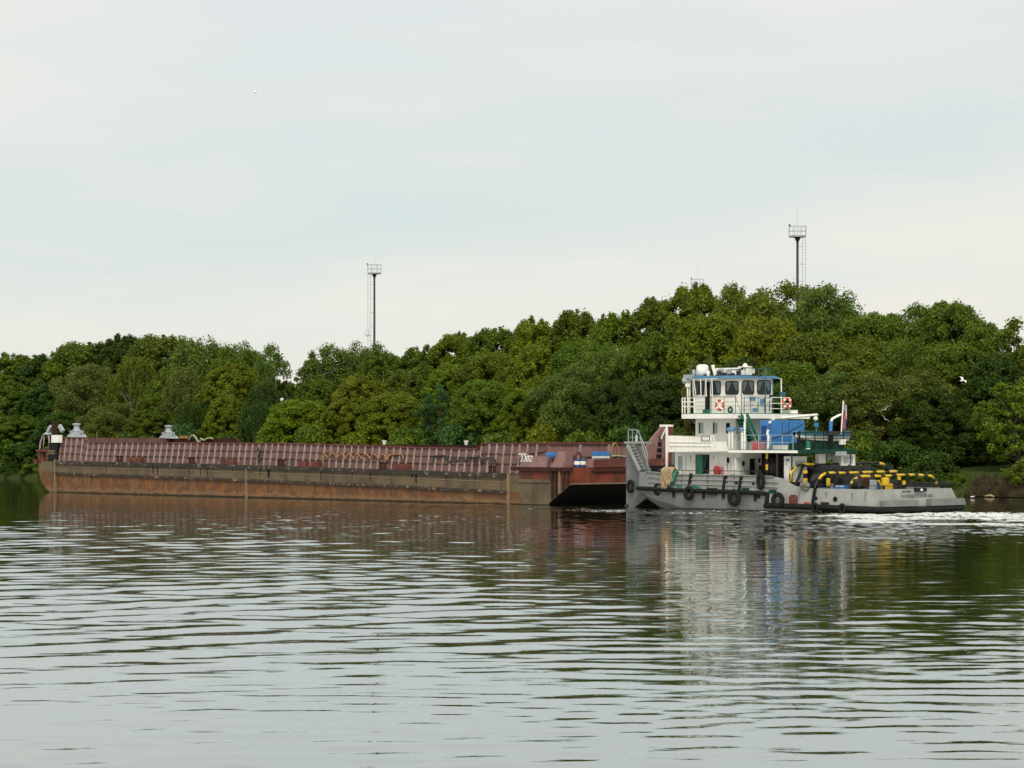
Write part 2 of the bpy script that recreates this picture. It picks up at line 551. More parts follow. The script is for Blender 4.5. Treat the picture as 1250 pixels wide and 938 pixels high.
def arc_pts(pts, n=8):
    """Catmull-Rom through the points"""
    P = [Vector(p) for p in pts]
    P = [P[0] * 2 - P[1]] + P + [P[-1] * 2 - P[-2]]
    o = []
    for i in range(1, len(P) - 2):
        for k in range(n):
            t = k / n
            o.append(0.5 * ((2 * P[i]) + (P[i + 1] - P[i - 1]) * t + (2 * P[i - 1] - 5 * P[i] + 4 * P[i + 1] - P[i + 2]) * t * t
                            + (3 * P[i] - P[i - 1] - 3 * P[i + 1] + P[i + 2]) * t ** 3))
    o.append(P[-2])
    return o


BANK = Frame(-61.3, 343.5, math.degrees(math.atan2(-0.713, 0.701)))
BARGE = Frame(-0.31, 216.0, -47.0)
TUG = Frame(24.0, 189.3, -43.8)

# ------------------------------------------------------------------ river
def smooth(a, b, x):
    t = np.clip((x - a) / (b - a), 0, 1)
    return t * t * (3 - 2 * t)


def lownoise(X, Y, scale, seed):
    r = np.random.default_rng(seed)
    o = np.zeros_like(X)
    for i in range(7):
        a = r.uniform(0, 2 * math.pi)
        k = 2 * math.pi / (scale * r.uniform(0.6, 1.8))
        o += np.sin(k * (X * math.cos(a) + Y * math.sin(a)) + r.uniform(0, 6.28))
    return o / 2.6


def tug_local(X, Y):
    dx, dy = X - TUG.ox, Y - TUG.oy
    return dx * TUG.c + dy * TUG.n, -dx * TUG.n + dy * TUG.c


def river_heights(X, Y):
    Z = np.zeros_like(X)
    r = np.random.default_rng(5)
    near = 1 - 0.72 * smooth(118, 215, Y)
    gr = 0.58 + 0.67 * smooth(55, 95, Y)                        # gentler swell towards the near bank
    mod = np.clip(0.62 + 0.5 * lownoise(X, Y, 55, 1), 0.12, 1.5)
    # calmer water in the lee of the vessels on the right
    calm = 1 - 0.60 * smooth(-3, 9, X - (Y - 95) * 0.02) * smooth(70, 100, Y)
    left = 0.30 + 1.0 * smooth(12, -12, X + (Y - 100) * 0.05)
    for lam, deg, am in ((3.5, 43, .0112), (2.9, 38, .010), (2.4, 47, .0075), (4.2, 41, .0075), (1.8, 36, .0048)):
        a = math.radians(deg + 90)
        ph = 2.0 * lownoise(X, Y, 60, int(deg * 3))
        Z += am * lam / 5 * left * mod * near * gr * calm * np.sin(2 * math.pi / lam * (X * math.cos(a) + Y * math.sin(a)) + ph + r.uniform(0, 6))
    # crossing wind ripple
    for i in range(44):
        lam = 1.35 * (2.5 ** r.uniform(0, 1))
        a = math.radians(90 + r.normal(4, 52))
        ph = 2.2 * lownoise(X, Y, 24, 40 + i)
        m2 = np.clip(0.35 + 0.75 * lownoise(X, Y, 26, 80 + i), 0, 1.9)
        Z += 0.00090 * lam * m2 * near * gr * calm * np.sin(2 * math.pi / lam * (X * math.cos(a) + Y * math.sin(a)) + ph + r.uniform(0, 6))
    fine = (1 - 0.35 * smooth(80, 130, Y)) * smooth(350, 300, Y) * (1 + 0.6 * smooth(78, 52, Y))
    for i in range(34):
        lam = 0.75 * (2.4 ** r.uniform(0, 1))
        a = math.radians(90 + r.normal(0, 52))
        ph = 1.8 * lownoise(X, Y, 11, 140 + i)
        m2 = np.clip(0.15 + 0.8 * lownoise(X, Y, 15, 180 + i), 0, 1.9)
        Z += 0.00108 * lam * m2 * fine * np.sqrt(calm) * np.sin(2 * math.pi / lam * (X * math.cos(a) + Y * math.sin(a)) + ph + r.uniform(0, 6))
    # stern wake hump
    s, v = tug_local(X, Y)
    wk = smooth(-1, 3, s) * smooth(60, 20, s) * np.exp(-((v - 4) / 5.5) ** 2)
    wk += 0.42 * smooth(-46, -30, s) * smooth(75, 20, s) * np.exp(-((v + 3.0) / 6.5) ** 2)
    wk += .16 * smooth(-95, -80, s) * smooth(-30, -45, s) * np.exp(-((v + 5) / 4.0) ** 2)
    for i in range(22):
        lam = r.uniform(0.9, 2.2)
        a = r.uniform(0, 6.28)
        Z += wk * 0.010 * lam * np.sin(2 * math.pi / lam * (X * math.cos(a) + Y * math.sin(a)) + r.uniform(0, 6))
    edge = smooth(90, 75, np.abs(X)) * smooth(25, 32, Y) * smooth(352, 330, Y)
    return Z * edge


def build_river():
    xs = np.concatenate([[-2500, -1200, -600, -300, -180, -120], np.arange(-90, -30, 0.6), np.arange(-30, 30, 0.3), np.arange(30, 90.01, 0.6), [120, 180, 300, 600, 1200, 2500]])
    ys = np.concatenate([[-1500, -600, -200, -60, 0, 15], np.arange(25, 60, 0.22), np.arange(60, 130, 0.28), np.arange(130, 225, 0.40), np.arange(225, 360, 0.7), [420, 700]])
    X, Y = np.meshgrid(xs, ys)
    Z = river_heights(X, Y)
    n, m = Z.shape
    co = np.stack([X, Y, Z], -1).reshape(-1, 3).astype(np.float32)
    i = np.arange(n - 1)[:, None] * m + np.arange(m - 1)[None, :]
    q = np.stack([i, i + 1, i + m + 1, i + m], -1).reshape(-1)
    me = bpy.data.meshes.new('river')
    me.vertices.add(len(co)); me.vertices.foreach_set('co', co.ravel())
    me.loops.add(len(q)); me.loops.foreach_set('vertex_index', q.astype(np.int32))
    nf = len(q) // 4
    me.polygons.add(nf)
    me.polygons.foreach_set('loop_start', (np.arange(nf) * 4).astype(np.int32))
    me.polygons.foreach_set('use_smooth', np.ones(nf, bool))
    me.update(calc_edges=True)
    s, v = tug_local(X, Y)
    # white water: churned by the propellers, a thin line along the hull, flecks where the bow wave breaks
    patch = np.clip(0.75 + 0.45 * lownoise(X, Y, 7, 901), 0.1, 1.3)
    Yn = Y + 5 * lownoise(X, Y, 11, 77) + 2.5 * lownoise(X, Y, 4, 78)
    wake = smooth(12, 24, X + 0.25 * (Y - 175)) * smooth(146, 178, Yn) * smooth(197, 189, Y)
    foam = 1.0 * wake * patch
    foam = np.maximum(foam, 1.0 * smooth(-5.0, -0.5, s) * smooth(45, 14, s) * np.exp(-((v - 3.4) / 6.4) ** 4))
    foam = np.maximum(foam, 0.80 * smooth(-27, -12, s) * smooth(8, 2, s) * np.exp(-((v + 0.7) / 1.1) ** 2) * patch)
    bandc = 206 - 1.30 * (X - 1)
    bowb = smooth(-3, 3, X) * smooth(22, 12, X) * np.exp(-((Y - bandc) / 5.0) ** 2)
    foam = np.maximum(foam, 0.66 * bowb * patch)
    chop = 0.80 * wake + 0.34 * smooth(4, 22, X) * smooth(132, 165, Yn) * smooth(197, 189, Y)
    chop = np.maximum(chop, 0.60 * bowb)
    chop = np.maximum(chop, 0.07 * smooth(-30, -10, X) * smooth(8, 0, X) * smooth(150, 170, Y) * smooth(225, 205, Y))
    chop *= patch
    at = me.attributes.new('foam', 'FLOAT', 'POINT'); at.data.foreach_set('value', np.clip(foam, 0, 1).ravel().astype(np.float32))
    at = me.attributes.new('chop', 'FLOAT', 'POINT'); at.data.foreach_set('value', np.clip(chop, 0, 1).ravel().astype(np.float32))
    mt, t, b, o = new_mat('river_water')
    me.materials.append(mt)
    t.nodes.remove(b)
    c = N(t, 'ShaderNodeTexCoord')

    def nz(sx, sy, rot=0.0, det=3.0):
        mpn = N(t, 'ShaderNodeMapping')
        mpn.inputs['Scale'].default_value = (sx, sy, 1)
        mpn.inputs['Rotation'].default_value = (0, 0, math.radians(rot))
        n_ = N(t, 'ShaderNodeTexNoise', i_Scale=1.0, i_Detail=det, i_Roughness=0.55)
        t.links.new(c.outputs['Object'], mpn.inputs[0]); t.links.new(mpn.outputs[0], n_.inputs[0])
        return n_.outputs['Fac']
    a1 = nz(0.9, 2.1, -12)
    a2 = nz(2.6, 5.0, 8)
    ac = N(t, 'ShaderNodeAttribute', attribute_name='chop')
    af = N(t, 'ShaderNodeAttribute', attribute_name='foam')
    am = N(t, 'ShaderNodeMath', operation='MULTIPLY_ADD', i_1=0.30)
    t.links.new(a2, am.inputs[0]); t.links.new(a1, am.inputs[2])
    ch = nz(1.6, 2.2, 30, 4.0)
    cm = N(t, 'ShaderNodeMath', operation='MULTIPLY'); t.links.new(ch, cm.inputs[0]); t.links.new(ac.outputs['Fac'], cm.inputs[1])
    cm2 = N(t, 'ShaderNodeMath', operation='MULTIPLY_ADD', i_1=22.0); t.links.new(cm.outputs[0], cm2.inputs[0]); t.links.new(am.outputs[0], cm2.inputs[2])
    bp = N(t, 'ShaderNodeBump', i_Strength=1.0, i_Distance=0.0042)
    t.links.new(cm2.outputs[0], bp.inputs['Height'])
    # churned water: facets too small for the mesh tilt the surface directly
    cj = N(t, 'ShaderNodeTexCoord')
    mj = N(t, 'ShaderNodeMapping'); mj.inputs['Scale'].default_value = (1.9, 0.62, 1)
    nj = N(t, 'ShaderNodeTexNoise', i_Scale=1.0, i_Detail=1.5, i_Roughness=0.5)
    t.links.new(cj.outputs['Object'], mj.inputs[0]); t.links.new(mj.outputs[0], nj.inputs[0])
    vs_ = N(t, 'ShaderNodeVectorMath', operation='SUBTRACT'); vs_.inputs[1].default_value = (0.5, 0.5, 0.5); t.links.new(nj.outputs['Color'], vs_.inputs[0])
    sc_ = N(t, 'ShaderNodeMath', operation='MULTIPLY_ADD', i_1=2.3, i_2=0.010); t.links.new(ac.outputs['Fac'], sc_.inputs[0])
    vm_ = N(t, 'ShaderNodeVectorMath', operation='SCALE'); t.links.new(vs_.outputs[0], vm_.inputs[0]); t.links.new(sc_.outputs[0], vm_.inputs['Scale'])
    va_ = N(t, 'ShaderNodeVectorMath', operation='ADD'); t.links.new(vm_.outputs[0], va_.inputs[0]); t.links.new(bp.outputs[0], va_.inputs[1])
    vn_ = N(t, 'ShaderNodeVectorMath', operation='NORMALIZE'); t.links.new(va_.outputs[0], vn_.inputs[0])
    bp = vn_
    # reflection strength rises towards grazing view, silty olive body colour beneath
    fr = N(t, 'ShaderNodeFresnel', i_IOR=1.333); t.links.new(bp.outputs[0], fr.inputs['Normal'])
    pw = N(t, 'ShaderNodeMath', operation='POWER', i_1=0.47); t.links.new(fr.outputs[0], pw.inputs[0])
    gl = N(t, 'ShaderNodeBsdfGlossy', i_Roughness=0.015); t.links.new(bp.outputs[0], gl.inputs['Normal'])
    gl.inputs[0].default_value = (0.89, 0.91, 0.905, 1)
    df = N(t, 'ShaderNodeBsdfDiffuse'); df.inputs[0].default_value = (0.034, 0.034, 0.015, 1)
    ms = N(t, 'ShaderNodeMixShader')
    t.links.new(pw.outputs[0], ms.inputs[0]); t.links.new(df.outputs[0], ms.inputs[1]); t.links.new(gl.outputs[0], ms.inputs[2])
    fn = nz(2.6, 1.6, 20, 8.0)
    ft = N(t, 'ShaderNodeMath', operation='MULTIPLY_ADD', i_1=0.50, i_2=-0.30); t.links.new(af.outputs['Fac'], ft.inputs[0])
    fa = N(t, 'ShaderNodeMath', operation='ADD'); t.links.new(ft.outputs[0], fa.inputs[0]); t.links.new(fn, fa.inputs[1])
    fr2 = ramp(t, [(0.575, 0.0), (0.66, 0.85)]); t.links.new(fa.outputs[0], fr2.inputs[0])
    wf = N(t, 'ShaderNodeBsdfDiffuse'); wf.inputs[0].default_value = (0.72, 0.73, 0.70, 1)
    m2 = N(t, 'ShaderNodeMixShader'); t.links.new(fr2.outputs[0], m2.inputs[0]); t.links.new(ms.outputs[0], m2.inputs[1]); t.links.new(wf.outputs[0], m2.inputs[2])
    t.links.new(m2.outputs[0], o.inputs[0])
    ob = bpy.data.objects.new('river', me); COL.objects.link(ob)
    tag(ob, 'olive river water with long low ripples', None, None, 'structure')


build_river()


# ------------------------------------------------------------------ far bank
def ground_z(d, s=0.0):
    if d < 0:
        return -1.5
    z = 0.05 + 1.8 * min(d / 4.0, 1) ** 0.8 + 2.2 * min(max(d - 6, 0) / 22, 1) + 1.5 * min(max(d - 40, 0) / 120, 1)
    return z


def build_ground():
    ds = [-6, -0.6, -0.05, 0.25, 1, 2, 3, 4, 5, 6, 8, 10, 13, 17, 22, 28, 40, 60, 100, 160, 300, 800, 2500]
    ss = sorted(set(list(range(-60, 230, 2)) + [-2500, -1500, -800, -400, -200, -120, 260, 330, 500, 900, 1500, 2500]))
    mb = MB()
    for d in ds:
        for s in ss:
            z = ground_z(d) if d > -0.3 else (-0.5 if d > -1 else -2.0)
            if 0 < d < 60:
                z += 0.22 * math.sin(s * 0.9 + d) * math.sin(s * 0.37) * min(d, 3) / 3 + 0.12 * random.uniform(-1, 1) * min(d, 2) / 2
            wg = 0.18 * math.sin(s * 0.5) + 0.12 * math.sin(s * 1.31) if d > 1.5 else 0.0
            mb.v.append(tuple(BANK.W(s, d + wg, z)))
    m = len(ss)
    for i in range(len(ds) - 1):
        for j in range(m - 1):
            mb.f.append((i * m + j, i * m + j + 1, (i + 1) * m + j + 1, (i + 1) * m + j)); mb.m.append(0)
    mt, t, b, o = new_mat('bank_soil')
    n1 = noise(t, 0.5, detail=7, rough=0.7)
    r1 = ramp(t, [(0.35, (0.014, 0.020, 0.008)), (0.55, (0.026, 0.034, 0.012)), (0.7, (0.036, 0.030, 0.016))])
    t.links.new(n1.outputs['Fac'], r1.inputs[0]); t.links.new(r1.outputs[0], b.inputs['Base Color'])
    b.inputs['Roughness'].default_value = 0.95
    b.inputs['Specular IOR Level'].default_value = 0.05
    mb.build('ground', mt, kind='structure', smooth=True)


build_ground()


# ------------------------------------------------------------------ trees
def leaf_mesh(name, C, R, counts, size, seed, flat=0.85, droop=0.0, up=0.35, loose=0.25):
    """many small leaf faces spread through leafy clumps; C clump centres, R clump radii (n,3)"""
    r = np.random.default_rng(seed)
    n = int(counts.sum())
    idx = np.repeat(np.arange(len(C)), counts)
    d = r.normal(size=(n, 3)); d[:, 2] += up
    d /= np.linalg.norm(d, axis=1, keepdims=True)
    rad = 1.0 - np.abs(r.normal(0, loose, n))
    rad = np.clip(rad + r.normal(0, 0.05, n), 0.05, 1.22)
    P = C[idx] + d * R[idx] * rad[:, None]
    # break the clump surface into twigs
    tw = r.normal(0, 0.16, (n, 3)) * R[idx].mean(1)[:, None]
    P += tw
    nrm = d * 0.8 + r.normal(0, 0.55, (n, 3)); nrm[:, 2] += 0.35
    nrm /= np.linalg.norm(nrm, axis=1, keepdims=True)
    t1 = np.cross(nrm, r.normal(size=(n, 3)) + np.array([0, 0, droop * 3.0])); t1 /= np.linalg.norm(t1, axis=1, keepdims=True) + 1e-9
    t2 = np.cross(nrm, t1)
    sz = size * r.uniform(0.6, 1.35, n)[:, None]
    L = t2 * sz
    Wd = t1 * sz * 0.62
    V = np.stack([P - L, P + Wd, P + L, P - Wd], 1).reshape(-1, 3).astype(np.float32)
    me = bpy.data.meshes.new(name)
    me.vertices.add(4 * n); me.vertices.foreach_set('co', V.ravel())
    me.loops.add(4 * n); me.loops.foreach_set('vertex_index', np.arange(4 * n, dtype=np.int32))
    me.polygons.add(n); me.polygons.foreach_set('loop_start', (np.arange(n) * 4).astype(np.int32))
    me.update(calc_edges=True)
    ct = r.uniform(0.2, 0.8, len(C))
    tint = np.clip(ct[idx] * 0.6 + r.normal(0.2, 0.23, n), 0, 1)
    at = me.attributes.new('tint', 'FLOAT', 'FACE'); at.data.foreach_set('value', tint.astype(np.float32))
    me.materials.append(M('leaves'))
    return me


def crown_clumps(kind, seed):
    """clump centres for a tree about 14 m high and 9 m wide, lowest leaves near the ground"""
    r = np.random.default_rng(seed)
    C, R = [], []
    if kind in ('broad', 'maple'):
        bd = kind == 'broad'
        nb, H, Wd = (470, 14.0, 4.7) if bd else (480, 14.0, 4.5)
        ph = r.uniform(0, 6.283, 8)
        while len(C) < nb:
            th = r.uniform(0, 6.283); u = r.uniform(0, 1) ** (0.85 if bd else 1.0)
            if bd:
                prof = math.sqrt(max(0.01, 1 - (max(0, u - 0.30) / 0.72) ** 2.2)) * (0.86 + 0.14 * min(u / .3, 1))
            else:
                prof = max(0.02, (1 - ((u - 0.34) / 0.70) ** 2)) ** 0.6
            lob = 1 + .10 * math.sin(2 * th + ph[0] + 3 * u) + .09 * math.sin(3 * th + ph[1] - 7 * u) + .07 * math.sin(5 * th + ph[2] + 11 * u) + .05 * math.sin(15 * u + ph[3])
            rr = Wd * prof * lob * (0.84 + 0.16 * math.sqrt(r.uniform(0, 1)))
            if r.uniform() < 0.14:
                rr *= r.uniform(0.1, 0.8)
            C.append((rr * math.cos(th), rr * math.sin(th), 0.6 + (H - 1.4) * u + 0.25 * math.sin(3 * th + ph[4])))
            q = r.uniform(0.35, 0.85) if bd else r.uniform(0.28, 0.68)
            R.append((q, q, q * r.uniform(0.75, 1.15)))
        for k in range(70):                  # shoots standing out of the outline
            th = r.uniform(0, 6.283); u = r.uniform(0.45, 1)
            prof = math.sqrt(max(0.01, 1 - (max(0, u - 0.30) / 0.72) ** 2.2)) if bd else max(0.02, (1 - ((u - 0.34) / 0.70) ** 2)) ** 0.6
            rr = Wd * prof * r.uniform(0.3, 1.02)
            zz = 0.6 + (H - 1.4) * u + r.uniform(0.2, .8)
            C.append((rr * math.cos(th), rr * math.sin(th), zz)); q = r.uniform(.16, .30); R.append((q, q, q * r.uniform(1.6, 2.8)))
    elif kind == 'willow':                    # soft domes of fine foliage
        domes = [(r.uniform(-2.6, 2.6), r.uniform(-2.6, 2.6), r.uniform(5, 11.5), r.uniform(2.0, 3.0)) for _ in range(9)] + [(0, 0, 11, 2.8)]
        for (x, y, z, q) in domes:
            for k in range(22):
                d = r.normal(size=3); d[2] = abs(d[2]) * 1.1 - 0.45; d /= np.linalg.norm(d)
                C.append((x + d[0] * q, y + d[1] * q, z + d[2] * q)); s_ = r.uniform(0.5, 0.95); R.append((s_, s_, s_ * 1.1))
        for k in range(60):
            th = r.uniform(0, 6.283); rr = 4.2 * r.uniform(0.75, 1.05)
            C.append((rr * math.cos(th), rr * math.sin(th), r.uniform(0.6, 8.0))); s_ = r.uniform(0.6, 1.1); R.append((s_, s_, s_ * 1.3))
    elif kind == 'birch':                     # hanging strands
        for k in range(150):
            th = r.uniform(0, 6.283); u = r.uniform(0, 1) ** 0.8
            rr = 4.0 * (math.sin(math.pi * (0.12 + 0.80 * u)) ** 0.7) * r.uniform(0.7, 1.08)
            z = 2.0 + 11.6 * u
            ln = r.uniform(1.0, 2.4)
            C.append((rr * math.cos(th), rr * math.sin(th), z - ln * 0.6)); w_ = r.uniform(0.28, 0.6); R.append((w_, w_, ln))
    elif kind == 'airy':                      # thin top with sky showing through
        for k in range(95):
            th = r.uniform(0, 6.283); u = r.uniform(0, 1)
            rr = 4.2 * (math.sin(math.pi * (0.15 + 0.78 * u)) ** 0.7) * r.uniform(0.45, 1.15)
            C.append((rr * math.cos(th), rr * math.sin(th), 1.5 + 12.5 * u)); s_ = r.uniform(0.5, 0.95); R.append((s_, s_, s_ * 0.8))
    elif kind == 'shrub':                     # 4 m high, 5 m wide
        for k in range(60):
            th = r.uniform(0, 6.283); u = r.uniform(0, 1)
            rr = 2.4 * math.sqrt(max(0, 1 - (u * 0.95) ** 2)) * r.uniform(0.6, 1.1)
            C.append((rr * math.cos(th), rr * math.sin(th), 0.2 + 3.6 * u)); s_ = r.uniform(0.4, 0.8); R.append((s_, s_, s_ * 0.8))
    return np.array(C), np.array(R)


def make_tree(kind, seed, leaves, size):
    C, R = crown_clumps(kind, seed)
    vol = (R[:, 0] * R[:, 2]) ** 0.9
    counts = np.maximum(20, (leaves * vol / vol.sum())).astype(int)
    kw = dict(broad=dict(loose=0.38), maple=dict(loose=0.34), willow=dict(droop=0.4, loose=0.35), birch=dict(droop=1.0, up=0.0, loose=0.5), airy=dict(loose=0.5), shrub=dict(loose=0.35))[kind]
    cm = leaf_mesh(kind + '_crown', C, R, counts, size, seed + 50, **kw)
    mb = MB()
    r = random.Random(seed)
    H = C[:, 2].max()
    if kind == 'shrub':
        for k in range(6):
            a = k * 1.05; mb.tube([(0.2 * math.cos(a), 0.2 * math.sin(a), -0.4), (0.7 * math.cos(a), 0.7 * math.sin(a), 1.2), (1.4 * math.cos(a), 1.4 * math.sin(a), 2.4)], [0.06, 0.045, 0.02], 5)
    else:
        pts, rs, x, y = [], [], 0, 0
        for k in range(9):
            u = k / 8
            pts.append((x, y, -0.6 + u * H * 0.93)); rs.append(0.30 * (1 - u) ** 0.8 + 0.03)
            x += r.uniform(-.22, .22); y += r.uniform(-.22, .22)
        mb.tube(pts, rs, 8)
        order = np.random.default_rng(seed + 1).choice(len(C), 26, replace=False)
        for ci in order:
            c = C[ci]
            zb = max(1.2, min(c[2] - 1.0, c[2] * 0.7)); f = zb / (H * 0.93) * 8
            bx = pts[min(8, int(f) + 0)]
            mid = (bx[0] * 0.5 + c[0] * 0.5, bx[1] * 0.5 + c[1] * 0.5, zb * 0.6 + c[2] * 0.4)
            mb.tube([(bx[0], bx[1], zb), mid, tuple(c)], [0.10, 0.065, 0.02], 5)
    root = empty(kind + '_tree' if kind != 'shrub' else 'shrub', (0, 0, 0), 0, 'x', 'tree')
    co = bpy.data.objects.new('crown', cm); COL.objects.link(co); co.parent = root
    mb.build('trunk' if kind != 'shrub' else 'stem', 'birch_bark' if kind == 'birch' else 'bark', root, smooth=True)
    return root, H


NAMES = dict(broad='linden_tree', maple='maple_tree', willow='willow_tree', birch='birch_tree', airy='poplar_tree', shrub='shrub')
PROTO = {}
for kind, seeds, leaves, size in (('broad', (1, 2), 72000, 0.135), ('maple', (3, 4), 68000, 0.132), ('willow', (5, 6), 60000, 0.13), ('birch', (7,), 32000, 0.14),
                                  ('airy', (8,), 17000, 0.16), ('shrub', (9, 10), 9000, 0.14)):
    PROTO[kind] = [make_tree(kind, s, leaves, size) for s in seeds]
USED = set()

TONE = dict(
    dark=((0.050, 0.086, 0.017), 'dark green'),  # on low front trees this tone has shade put into the leaves
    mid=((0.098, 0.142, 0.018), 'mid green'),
    yel=((0.138, 0.178, 0.014), 'yellow-green'),
    warm=((0.120, 0.156, 0.018), 'olive green'),
    grey=((0.112, 0.150, 0.038), 'grey-green'),
    blue=((0.056, 0.112, 0.036), 'blue-green'))
LOOK = dict(broad='round tree', maple='dense tree', willow='soft willow', birch='weeping tree', airy='airy tree', shrub='bush')
SPOTS = [(30, 'at the left edge of the photo'), (90, 'above the barge bow'), (150, 'between the two deck winches'), (215, 'above the second deck winch'),
         (275, 'above the green rope'), (330, 'left of the skyline notch'), (390, 'right of the skyline notch'), (440, 'under the left tall mast'),
         (500, 'above the orange hose end'), (555, 'above the dark hose'), (605, 'above the coaming step'), (650, 'above the barge number'),
         (705, 'above the pink deck housing'), (755, 'above the tug bow stair'), (805, 'above the slotted plate'), (850, 'below the short middle mast'),
         (905, 'behind the wheelhouse roof'), (965, 'under the right tall mast'), (1015, 'above the hanging flag'), (1065, 'above the towing arches'),
         (1115, 'above the ship name'), (1165, 'above the tug stern end'), (1225, 'at the right edge of the photo')]
SEEN = {}


def plant(kind, px, py, wpx, d, tone, row, zbase=None, jit=0.09):
    """px,py: where its top shows in the photograph; wpx: crown width there; d: metres behind the water's edge"""
    s = BANK.s_at(px, d)
    p = BANK.W(s, d, 0)
    g = ground_z(d) if zbase is None else zbase
    top = BANK.z_at(py - (5 if row == SKY and kind in ('maple', 'broad') else 0) - (5 if row == SKY and 780 < px < 920 else 0), s, d)
    k = random.randrange(len(PROTO[kind]))
    root, H = PROTO[kind][k]
    hgt = max(top - g, 1.2)
    sz = hgt / (H + (0.4 if kind != 'shrub' else 0.2))
    wm = wpx * (1.0 if kind == 'shrub' else (1.28 if row == SKY else 1.12)) * p.y / FOC / (5.2 if kind == 'shrub' else 9.4)
    key = (kind, k)
    if key in USED:
        t = copy_tree(root)
    else:
        t = root; USED.add(key)
    t.name = NAMES[kind]
    for ch in t.children:
        pass
    t.location = (p.x, p.y, g - 0.1)
    t.rotation_euler = (0, 0, random.uniform(0, 6.28))
    t.scale = (wm * random.uniform(0.93, 1.07), wm * random.uniform(0.93, 1.07), sz)
    base, tn = TONE[tone]
    j = [1 + random.uniform(-jit, jit) for _ in range(3)]
    for ch in t.children:
        ch.color = (base[0] * j[0], base[1] * j[1], base[2] * j[2], 1)
    spot = min(SPOTS, key=lambda q: abs(q[0] - px))[1]
    lab = f"{tn} {LOOK[kind]} {row}, {spot}"
    SEEN[lab] = SEEN.get(lab, []) + [(px, t)]
    t['label'] = lab
    t['category'] = 'bush' if kind == 'shrub' else 'tree'
    t['group'] = 'bushes along the far bank' if kind == 'shrub' else 'trees of the wooded far bank'
    return t


